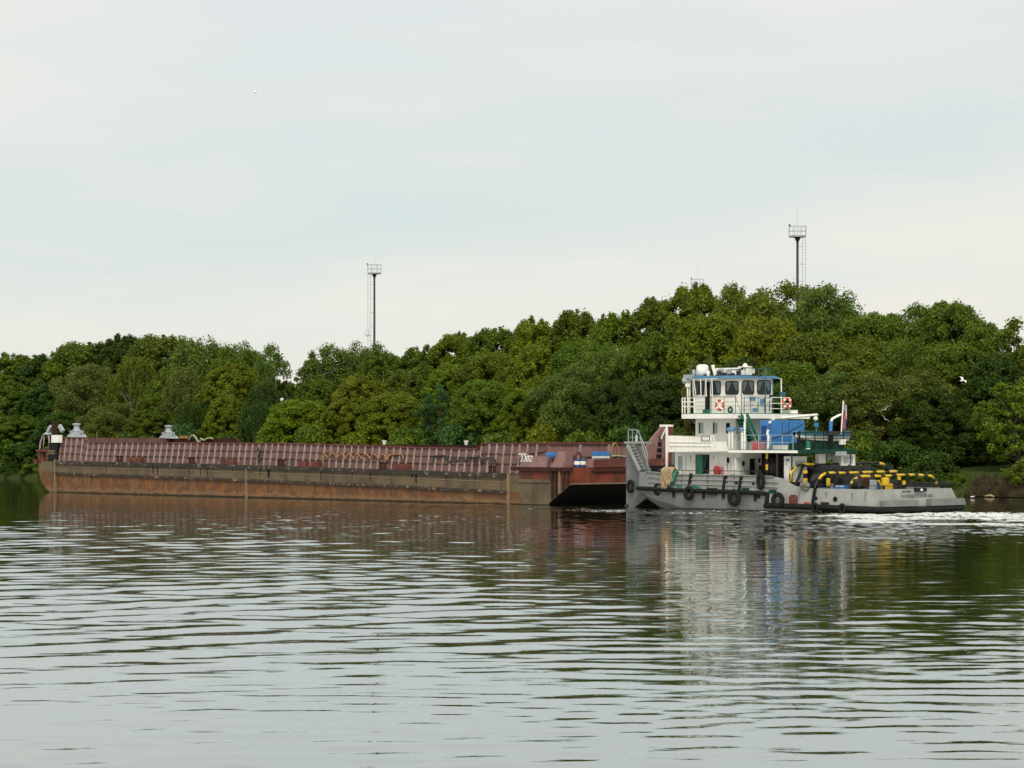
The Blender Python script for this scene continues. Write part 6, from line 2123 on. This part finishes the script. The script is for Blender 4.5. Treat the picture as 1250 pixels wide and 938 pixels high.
sA = T.s_at(964.5, .3)
sB_ = T.s_at(994, .3)
sC_ = T.s_at(1035, .3)
arch('towing_arch', arch_px(sA, [(964.8, 594), (964.5, 581), (968, 572.5), (974, 568.5), (981, 567.2), (1000, 567), (1030, 566), (1060, 565), (1069, 564.8)]), .065, ((.03, .15), (.22, .34)))
arch('towing_arch', arch_px(sA, [(1069, 564.8), (1078, 567), (1088, 572), (1094.5, 577), (1095, 590)]), .07, ((.12, .3),))
arch('towing_arch', arch_px(sB_, [(993.5, 600), (996.5, 590), (1003.5, 580.5), (1010, 577.7), (1030, 577.8), (1060, 576.8), (1095, 575.8)]), .066,
     ((.10, .18), (.22, .29), (.33, .40), (.45, .55), (.60, .71), (.76, .85), (.91, .995)))
arch('towing_arch', arch_px(sC_, [(1035, 601), (1037.5, 593), (1042.5, 586), (1049, 582.6), (1056, 581.7), (1080, 581.5), (1105, 580), (1133, 581), (1140, 584), (1144, 594)]), .066,
     ((.06, .13), (.17, .26), (.31, .37), (.42, .48), (.54, .62), (.665, .72), (.765, .82), (.87, .935), (.965, .995)))
# dark longitudinal beams joining the arches
for p, q, r_ in ((T.A(979, 567.3, sA), T.A(1010, 577.7, sB_), .08), (T.A(981, 567.2, sA), T.P(970.5, 594, .5), .10), (T.A(1008, 578, sB_), T.P(984, 594, .9), .07), (T.A(1102, 580, sC_), T.A(1111, 590, sC_), .06),
                 (T.A(1060, 565, sA), T.A(1095, 576, sB_), .06)):
    MB().tube([p, q], r_, 7).build('beam', 'dark_frame', tug)
# netting under the forward arch: dark mesh of bars
for px in (1010, 1022, 1034, 1046, 1058):
    p = T.A(px, 566, sA); q = T.A(px + 14, 577.4, sB_)
    MB().tube([p, q], .035, 5).build('grating_bar', 'dark_frame', tug)
for px, y0, y1, w_ in ((982.7, 574.5, 578, .17), (983, 584, 592, .16), (1011, 584, 593.5, .14), (1078.5, 588, 592.5, .12), (1103.3, 587, 592, .12), (1097.5, 582, 586, .12)):
    q = T.P(px, y1, 1.5) if px < 1050 else T.A(px, y1, -1.6)
    r_ = T.z_at(y0, q[0], q[1])
    MB().tube([q, (q[0], q[1], r_)], w_, 7).build('yellow_post', 'yellow', tug)
    MB().tube([(q[0], q[1], zdk - .4), q], w_ * .8, 7).build('post_base', 'dark_frame', tug)
# deck machinery near the stern
sm = -2.2
for px0, px1, y0, y1, mt_, nm in ((1044, 1050, 583, 596, 'machine', 'capstan'), (1051, 1059, 582.5, 596, 'rust_dark', 'capstan'), (1060, 1069, 586, 596, 'vent_grey', 'hatch_box'), (1088, 1097, 586, 596, 'machine', 'hatch_box'),
                                  (1070, 1076, 590, 596, 'blue_dark', 'hatch_box'), (1097, 1104, 590, 596, 'rust_dark', 'hatch_box')):
    a, b = T.A(px0, y1, sm), T.A(px1, y0, sm)
    if nm == 'capstan':
        MB().tube([(sm - .3, (a[1] + b[1]) / 2, (a[2] + b[2]) / 2), (sm + .2, (a[1] + b[1]) / 2, (a[2] + b[2]) / 2)], (b[1] - a[1]) / 2, 14).build(nm, mt_, tug)
    else:
        MB().box(sm - .4, sm + .1, a[1], b[1], a[2] - .4, b[2]).build(nm, mt_, tug)
a, b = T.A(1080, 597, sm + .4), T.A(1090, 583, sm + .4)
mb = MB(); mb.box(sm - .2, sm + .4, a[1], b[1], a[2] - .3, a[2] + .35); mb.lathe([(.28, a[2] + .35), (.30, a[2] + .7), (.14, b[2])], sm + .1, (a[1] + b[1]) / 2, 10)
mb.tube([(sm + .1, a[1], a[2] + .2), (sm + .1, a[1] - .3, a[2] + .55)], .08, 6)
mb.build('towing_winch', 'yellow', tug)
# dark rail over the transom
a, b = T.A(1106, 594.5, -.3), T.A(1163, 593.2, -.3)
MB().hexa([(-.45, a[1], a[2]), (-.2, a[1], a[2]), (-.2, b[1], b[2]), (-.45, b[1], b[2])], [(-.45, a[1], a[2] + .16), (-.2, a[1], a[2] + .16), (-.2, b[1], b[2] + .16), (-.45, b[1], b[2] + .16)]).build('stern_rail', 'dark_frame', tug)
mb = MB(); mb.tube([(-.3, a[1], a[2] + .26), (-.3, b[1], b[2] + .26)], .03, 5)
for u in (0, .2, .4, .6, .8, 1):
    mb.tube([(-.3, a[1] + (b[1] - a[1]) * u, a[2] - .2), (-.3, a[1] + (b[1] - a[1]) * u, b[2] + .27)], .03, 5)
mb.build('stern_railing', 'machine', tug)
mb = MB()
for px in (1000, 1012, 1024, 1036, 1048, 1060, 1069):
    s = T.s_at(px, .2); mb.tube([(s, .2, bul_top(s)), (s, .2, bul_top(s) + .25)], .02, 4)
mb.tube([(T.s_at(px, .2), .2, bul_top(T.s_at(px, .2)) + .25) for px in (1000, 1035, 1069)], .02, 4)
mb.tube([(T.s_at(1069, .2), .2, bul_top(0) + .25), T.A(1100, 594, -.1)], .02, 4)
mb.build('deck_railing', 'machine', tug)

# ------------------------------------------------------------------ things carried by the tug
def tyre(px, py, wpx, hpx, label, v=-.30, kind='tyre_fender', group='tyre fenders hung along the tug side', tilt=0.0, s=None, mat='rubber'):
    if s is None:
        q = T.P(px, py, v)
    else:
        q = T.A(px, py, s)
    Y = T.W(q[0], q[1]).y
    Rz = hpx * Y / FOC / 2
    r_ = Rz * .30
    mb = MB()
    n, k = 22, 10
    mb.ring((0, 0, 0), (0, 1, 0), Rz - r_, r_, n, k, sq=.85)
    o = mb.build('tyre_fender', mat, smooth=True)
    me = o.data
    o.location = T.W(q[0], q[1], q[2]); o.rotation_euler = (tilt, 0, T.a)
    sx = (wpx * Y / FOC / .74) / (2 * Rz)
    o.scale = (min(1.0, max(.55, sx)), 1, 1)
    tag(o, label, 'tyre', group)
    return o


tyre(769.5, 594, 9, 17, 'tyre fender on the outer push knee, foremost of the row', v=1.85)
tyre(787, 597.5, 10, 16, 'tyre fender just aft of the push knee foot stair, second of the row', v=1.4)
tyre(804, 597.5, 12, 17, 'tyre fender beside the hanging rope bundle, third of the row', v=.25)
tyre(840.8, 602.3, 12, 18.5, 'tyre fender below the green door, alone under a black strap')
tyre(896, 608, 15, 21.5, 'largest tyre fender of the row, below the open white door')
tyre(949.3, 611, 15, 20.5, 'brownish worn tyre fender where the hull rail steps down')
tyre(995, 620, 8.5, 13, 'small tyre fender half in the water under the long black strap')
tyre(1028, 621, 8.5, 13.5, 'small dark tyre fender half in the water, nearest to the stern')
tyre(928.5, 587.5, 8, 22, 'narrow tyre slung over the bulwark top aft of the dark doorway', v=-.18)

# lifebuoys
def lifebuoy(q, R_, label, rz=0.0):
    t = empty('lifebuoy', T.W(*q), T.a + rz, label, 'lifebuoy', 'lifebuoys of the tug')
    MB().ring((0, 0, 0), (0, 1, 0), R_ * .76, R_ * .24, 24, 8, sq=.7).build('ring', 'orange_red', t, smooth=True)
    for k in range(4):
        a0 = math.pi / 4 + k * math.pi / 2
        mb = MB()
        pts = [(R_ * .76 * math.cos(a0 + d), 0, R_ * .76 * math.sin(a0 + d)) for d in (-.22, 0, .22)]
        mb.tube(pts, R_ * .265, 8)
        o = mb.build('white_band', 'white_trim', t, smooth=True)
        o.scale = (1, .78, 1)
    MB().tube(arc_pts([(R_ * .5, -.08, -R_ * .7), (0, -.1, -R_ * .1), (-R_ * .5, -.08, -R_ * .7)]), .02, 4).build('grab_line', 'white_trim', t)


q = T.P(878.6, 494.8, .88)
lifebuoy(q, .42, 'orange and white lifebuoy on the near rail in front of the wheelhouse')
q = T.A(960.8, 492.5, k1 + .42)
lifebuoy((q[0], q[1], q[2]), .42, 'orange and white lifebuoy on the rail aft of the wheelhouse', math.radians(70))
q = T.P(875.2, 574.5, .95)
mb = MB(); mb.disc((0, 0), .27, .33, -.10, .06, 18)
o = mb.build('hose_reel_cover', 'red'); o.location = T.W(q[0], .95, q[2]); o.rotation_euler = (0, 0, T.a)
tag(o, 'round red cover standing against the lower deck house wall', 'fire gear')
q = T.A(829.5, 501.5, w0 + 1.0)
q = T.P(829.5, 501.5, 5.5)
mb = MB(); mb.box(-.2, .2, -.15, .15, -.22, .22); mb.box(-.12, .12, -.1, .1, .22, .3)
o = mb.build('fire_box', 'red'); o.location = T.W(w0 + .12, 6.2, zW0 + .35); o.rotation_euler = (0, 0, T.a)
tag(o, 'red fire box at the forward end of the wheelhouse deck', 'fire gear')

# blue container with louvred end, on the boat deck
vn = 1.6
a, b = T.P(928, 548, vn), T.P(939.5, 513, vn)
vb = T.v_at(982, b[0])
zb0, zb1 = zt_ + .35, b[2]
t = empty('deck_container', T.W((a[0] + b[0]) / 2, (vn + vb) / 2, zb0), T.a, 'blue box-shaped container with louvred side on the tug upper deck', 'container')
hx, hy, hz_ = (b[0] - a[0]) / 2, (vb - vn) / 2, zb1 - zb0
MB().box(-hx, hx, -hy, hy, 0, hz_).build('body', 'blue_cover', t)
mb = MB()
for k in range(12):
    z = .35 + k * (hz_ - .7) / 12
    mb.hexa([(-hx + .12, -hy - .04, z), (hx - .25, -hy - .04, z), (hx - .25, -hy, z + .03), (-hx + .12, -hy, z + .03)], [(-hx + .12, -hy - .04, z + .03), (hx - .25, -hy - .04, z + .03), (hx - .25, -hy, z + .07), (-hx + .12, -hy, z + .07)])
mb.build('louvre', 'blue_dark', t)
for u in (.36, .55):
    MB().box(hx, hx + .012, -hy + 2 * hy * u - .03, -hy + 2 * hy * u + .03, .1, hz_ - .1).build('cover_seam', 'blue_dark', t)
MB().tube([(hx + .04, -hy + .2, hz_ * .25), (hx + .05, 0, hz_ * .5), (hx + .04, hy - .2, hz_ * .85)], .02, 4).build('lashing', 'dark_frame', t)
for u in (-.8, .8):
    for w_ in (-.9, .9):
        MB().box(hx * u - .1, hx * u + .1, hy * w_ - .1, hy * w_ + .1, -.33, 0).build('foot', 'blue_dark', t)
a, b = T.A(926.5, 551, k1 + 2.0), T.A(936.5, 540, k1 + 2.0)
a = T.P(917.5, 549.5, .95); b = T.P(926.5, 541, .95)
t = empty('deck_box', T.W((a[0] + b[0]) / 2, 1.3, zt_ + .02), T.a, 'pink striped box at the foot of the green stair', 'box')
hw = (b[0] - a[0]) / 2
MB().box(-hw, hw, -.35, .35, 0, .62).build('body', 'pink', t)
MB().box(-hw - .02, hw + .02, -.37, .37, .56, .64).build('lid', 'pinkish', t)
for u in (-.55, 0, .55):
    MB().box(hw * u - .05, hw * u + .05, -.365, -.35, 0, .56).build('stripe', 'red', t)
# boom over the container
p0, p1, p2 = T.P(939.5, 516, 1.2), T.A(946, 511.5, r1 + 1.0), T.A(998, 506.5, r1 + 2.4)
MB().tube(arc_pts([p0, p1, T.A(960, 510, r1 + 1.4), p2]), .09, 7).build('boom', 'white_trim', tug, smooth=True)
q = T.A(995.5, 511.5, r1 + 2.3)
o = MB().lathe([(.1, .32), (.16, .24), (.17, .1), (.08, 0)][::-1], 0, 0, 10).build('boom_lamp', 'white_trim', tug); o.location = (q[0], q[1], q[2] - .15)
MB().tube([T.A(995.5, 507, r1 + 2.3), (q[0], q[1], q[2] + .1)], .02, 4).build('lamp_cord', 'machine', tug)
mb = MB()
q = T.P(937.5, 549, .9)
mb.tube(arc_pts([(q[0], .9, q[2]), (q[0] + .03, .9, q[2] + .8), (q[0] - .05, .9, q[2] + 1.1), (q[0] + .02, .9, q[2] + 1.35)]), .09, 7)
mb.build('cowl_pipe', 'white_trim', tug, smooth=True)

# work boat carried athwartships
s_b = d1 - .95
pa, pb = T.A(969.5, 533, s_b), T.A(1030, 533, s_b)
Lb = pb[1] - pa[1]
zg = T.z_at(528.0, s_b, (pa[1] + pb[1]) / 2); zk2 = T.z_at(540.5, s_b, (pa[1] + pb[1]) / 2)
t = empty('work_boat', T.W(s_b, (pa[1] + pb[1]) / 2, zk2), T.a, 'small blue-topped white boat stowed across the after end of the upper deck', 'boat')
Hb = zg - zk2
st_ = [(-.5, .10, .50, .0), (-.42, .38, .30, .0), (-.25, .62, .14, 0), (0, .72, .05, 0), (.25, .72, .0, 0), (.45, .66, .02, 0), (.5, .6, .06, 0)]
m1, m2 = MB(), MB()
for (u, bw_, keel, _) in st_:
    y = u * Lb; zk_ = keel * Hb
    zm_ = zk_ + (Hb - zk_) * .58
    m1.v += [(-bw_ * .93, y, zm_), (-bw_ * .74, y, zk_ + (Hb - zk_) * .14), (0, y, zk_), (bw_ * .74, y, zk_ + (Hb - zk_) * .14), (bw_ * .93, y, zm_)]
    m2.v += [(-bw_ * .93 - .01, y, zm_), (-bw_, y, Hb * (1.0 + .1 * abs(u))), (bw_, y, Hb * (1.0 + .1 * abs(u))), (bw_ * .93 + .01, y, zm_)]
for i in range(len(st_) - 1):
    a = i * 5
    m1.f += [(a + k, a + k + 1, a + k + 6, a + k + 5) for k in range(4)]; m1.m += [0] * 4
    a = i * 4
    m2.f += [(a, a + 1, a + 5, a + 4), (a + 1, a + 2, a + 6, a + 5), (a + 2, a + 3, a + 7, a + 6)]; m2.m += [0, 0, 0]
e = (len(st_) - 1)
m1.f.append(tuple(e * 5 + k for k in range(5))); m1.m.append(0); m2.f.append((e * 4, e * 4 + 1, e * 4 + 2, e * 4 + 3)); m2.m.append(0)
m1.build('lower_hull', 'white_rusty', t); m2.build('topside', 'teal', t)
gw = MB()
gw.tube([(s_[1], s_[0] * Lb, Hb * (1.0 + .1 * abs(s_[0]))) for s_ in st_], .05, 6); gw.tube([(-s_[1], s_[0] * Lb, Hb * (1.0 + .1 * abs(s_[0]))) for s_ in st_], .05, 6)
gw.build('gunwale', 'roof_blue', t)
for y in (-.3, .28):
    mb = MB(); mb.box(-.5, .5, y * Lb - .1, y * Lb + .1, zt_ - zk2, .30 * Hb); mb.build('cradle', 'dark_frame', t)
# green locker below the boat
a, b = T.A(978, 551, d1 - .5), T.A(1027, 540.5, d1 - .5)
t = empty('deck_locker', T.W(d1 - .95, (a[1] + b[1]) / 2, zt_ + .02), T.a, 'long dark green locker under the stowed boat', 'locker')
hw = (b[1] - a[1]) / 2
MB().box(-.6, .6, -hw, hw, 0, .46).build('body', 'green_dark', t)
for u in (-.5, 0, .5):
    MB().box(.60, .615, hw * u - .02, hw * u + .02, .05, .42).build('seam', 'black', t)
MB().box(-.62, .62, -hw - .02, hw + .02, .46, .51).build('lid', 'green_dark', t)
q = T.A(987, 546, d1 - .15)
t = empty('canister', T.W(d1 - .25, q[1], zt_ + .02), T.a, 'bright green canister with white foot in front of the dark green locker', 'canister')
MB().lathe([(.20, 0), (.20, .14)], 0, 0, 10).build('foot', 'white_trim', t)
MB().lathe([(.21, .14), (.22, .2), (.22, .5), (.12, .62), (.10, .66)], 0, 0, 12).build('body', 'green', t)
# davit
mb = MB()
q = T.A(1013.5, 553, d1 - .3)
MB().tube([(q[0], q[1], zt_), (q[0], q[1], T.z_at(528, q[0], q[1]))], .16, 8).build('davit_base', 'dark_frame', tug)
MB().tube([T.A(1013.8, 528, d1 - .3), T.A(1014.5, 514.5, d1 - .3)], .12, 8).build('davit_post', 'blue_cover', tug)
MB().tube(arc_pts([T.A(1014.5, 514.5, d1 - .3), T.A(1017, 511, d1 - .3), T.A(1026.5, 506.3, d1 - .3)]), .09, 8).build('davit_arm', 'white_trim', tug, smooth=True)
MB().box(d1 - .6, d1, T.v_at(1008, d1 - .3), T.v_at(1020, d1 - .3), T.z_at(531, d1, q[1]), T.z_at(526.5, d1, q[1])).build('davit_winch', 'machine', tug)
q = T.A(996.5, 519, d1 - .4)
MB().tube([(q[0], q[1], T.z_at(528, q[0], q[1])), (q[0], q[1], q[2])], .04, 5).build('lamp_rod', 'blue_cover', tug)
MB().box(q[0] - .1, q[0] + .1, q[1] - .12, q[1] + .12, q[2] - .1, q[2] + .16).build('stern_lamp', 'blue_cover', tug)
q = T.A(1028.3, 539, d1 - .1)
MB().box(q[0] - .1, q[0] + .1, q[1] - .25, q[1] + .25, q[2] - .22, q[2] + .15).build('switch_box', 'white_trim', tug)
# flag
q0, q1 = T.A(1026.8, 530, d1 - .1), T.A(1029.5, 489.5, d1 - .1)
t = empty('ensign', T.W(*q0), T.a, 'drooping white, blue and red flag on a white staff at the after rail', 'flag')
dz = q1[2] - q0[2]; dvv = q1[1] - q0[1]
MB().tube([(0, 0, 0), (0, dvv, dz)], .045, 6).build('staff', 'white_trim', t)
fl = bpy.data.materials.new('flag_cloth'); fl.use_nodes = True
cols = [('white_trim'), ('blue_cover'), ('red')]
n_, m_ = 16, 9
zf1 = dz * .97; zf0 = dz * .20
mb = MB()
for j in range(m_ + 1):
    u = j / m_
    for i in range(n_ + 1):
        w_ = i / n_
        z = zf1 - (zf1 - zf0) * w_
        spread = .10 + .50 * math.sin(math.pi * min(w_ * .62 + .05, 1)) * u
        mb.v.append((.16 * math.sin(u * 9 + w_ * 2) * u + .04, dvv * (z / dz) + .05 + spread * .62 * (0.25 + u * .75), z - .25 * u))
for j in range(m_):
    for i in range(n_):
        a = j * (n_ + 1) + i
        mb.f.append((a, a + 1, a + n_ + 2, a + n_ + 1))
        f_ = (i / n_) * .75 + (1 - j / m_) * .25
        mb.m.append(0 if f_ + 0.10 * (j % 2) < .36 and j > 2 else (1 if (j + i // 5) % 3 == 1 else 2) if j < 6 else (0 if i < 9 else 1))
mb.build('cloth', ['vent_grey', 'blue_dark', 'red'], t)
bpy.data.materials.remove(fl)
# deck cargo
for x0, x1, y0, y1, mt_, lb in ((1018.5, 1031, 593.2, 599, 'blue_cover', 'bright blue box just inside the after bulwark'), (998.5, 1009.5, 595.2, 599, 'blue_dark', 'low dark blue chest left of the bright blue box')):
    sX = T.s_at((x0 + x1) / 2, .6)
    a, b = T.P(x0, y1, .6), T.P(x1, y0, .6)
    t = empty('deck_box', T.W((a[0] + b[0]) / 2, .9, a[2] - .1), T.a, lb, 'box')
    hw = (b[0] - a[0]) / 2
    MB().box(-hw, hw, -.3, .3, 0, b[2] - a[2] + .04).build('body', mt_, t)
    MB().box(-hw - .02, hw + .02, -.32, .32, b[2] - a[2] + .04, b[2] - a[2] + .1).build('lid', mt_, t)
    if x0 > 1010:
        for k in (-.2, .45):
            MB().box(hw * k - .16, hw * k + .16, -.335, -.32, b[2] - a[2] + .045, b[2] - a[2] + .095).build('label', 'white_trim', t)
q = T.P(1015.5, 598, .5)
MB().lathe([(.12, 0), (.14, .1), (.10, .3), (.14, .45), (.14, .5)], 0, 0, 10).build('bitt', 'tan_paint', tug).location = (q[0], .5, q[2] - .1)
# pale sack
q = T.P(983, 594.5, .05)
mb = MB(); r = random.Random(4)
for (x, z, a_) in ((-.25, .0, .28), (.05, .05, .32), (.3, -.02, .26), (.18, -.3, .22), (-.1, -.2, .22)):
    prof = [(a_ * math.sin(t * math.pi / 6), -a_ * math.cos(t * math.pi / 6)) for t in range(0, 7)]
    mb.lathe([(max(r_, .01), z + zz) for r_, zz in prof], x, 0, 10)
o = mb.build('sack', 'concrete', smooth=True); o.scale = (.75, .8, .75); o.location = T.W(q[0], .0, q[2] + .1); o.rotation_euler = (0, 0, T.a)
tag(o, 'pale crumpled sack lying on the bulwark forward of the long black strap', 'sack')

# hanging rope bundle over the fore bulwark
t = empty('rope_bundle', T.W(T.s_at(815.5, 0), .0, T.z_at(597, T.s_at(815.5, 0), 0)), T.a, 'bundle of pale rope strands hanging over the fore bulwark', 'rope')
rr = random.Random(5)
mb = MB()
for k in range(22):
    px = 808.8 + 13.2 * (k + rr.uniform(0, .8)) / 22
    s = T.s_at(px, -.1) - T.s_at(815.5, 0)
    zt0 = T.z_at(571.5 + rr.uniform(-1, 1.5), T.s_at(px, 0), 0) - t.location.z
    zb0_ = T.z_at((596.5 if px < 816 else 592.5) + rr.uniform(-3.5, 1.0) - abs(px - 814) * .25, T.s_at(px, 0), 0) - t.location.z
    pts = [(s + rr.uniform(-.1, .1), .35, zt0 - .25), (s, .08, zt0)] + [(s + .07 * math.sin(i * 1.7 + k) + rr.uniform(-.04, .04), -.17 - rr.uniform(0, .12), zt0 - .15 - (zt0 - zb0_ - .15) * i / 4) for i in range(5)]
    mb.tube(arc_pts(pts, 3), .062, 5)
mb.build('strand', 'rope_pale', t, smooth=True)['kind'] = 'stuff'
mb = MB()
for k in range(6):
    px = 820.5 + k * .75
    s = T.s_at(px, -.1) - T.s_at(815.5, 0)
    zt0 = T.z_at(575 + rr.uniform(-1, 1), T.s_at(px, 0), 0) - t.location.z
    pts = [(s, .3, zt0 - .2), (s, .05, zt0), (s + .05, -.2, zt0 - .3), (s - .04, -.22, zt0 - .75 - rr.uniform(0, .3))]
    mb.tube(arc_pts(pts, 3), .07, 5)
mb.build('green_strand', 'green', t, smooth=True)['kind'] = 'stuff'
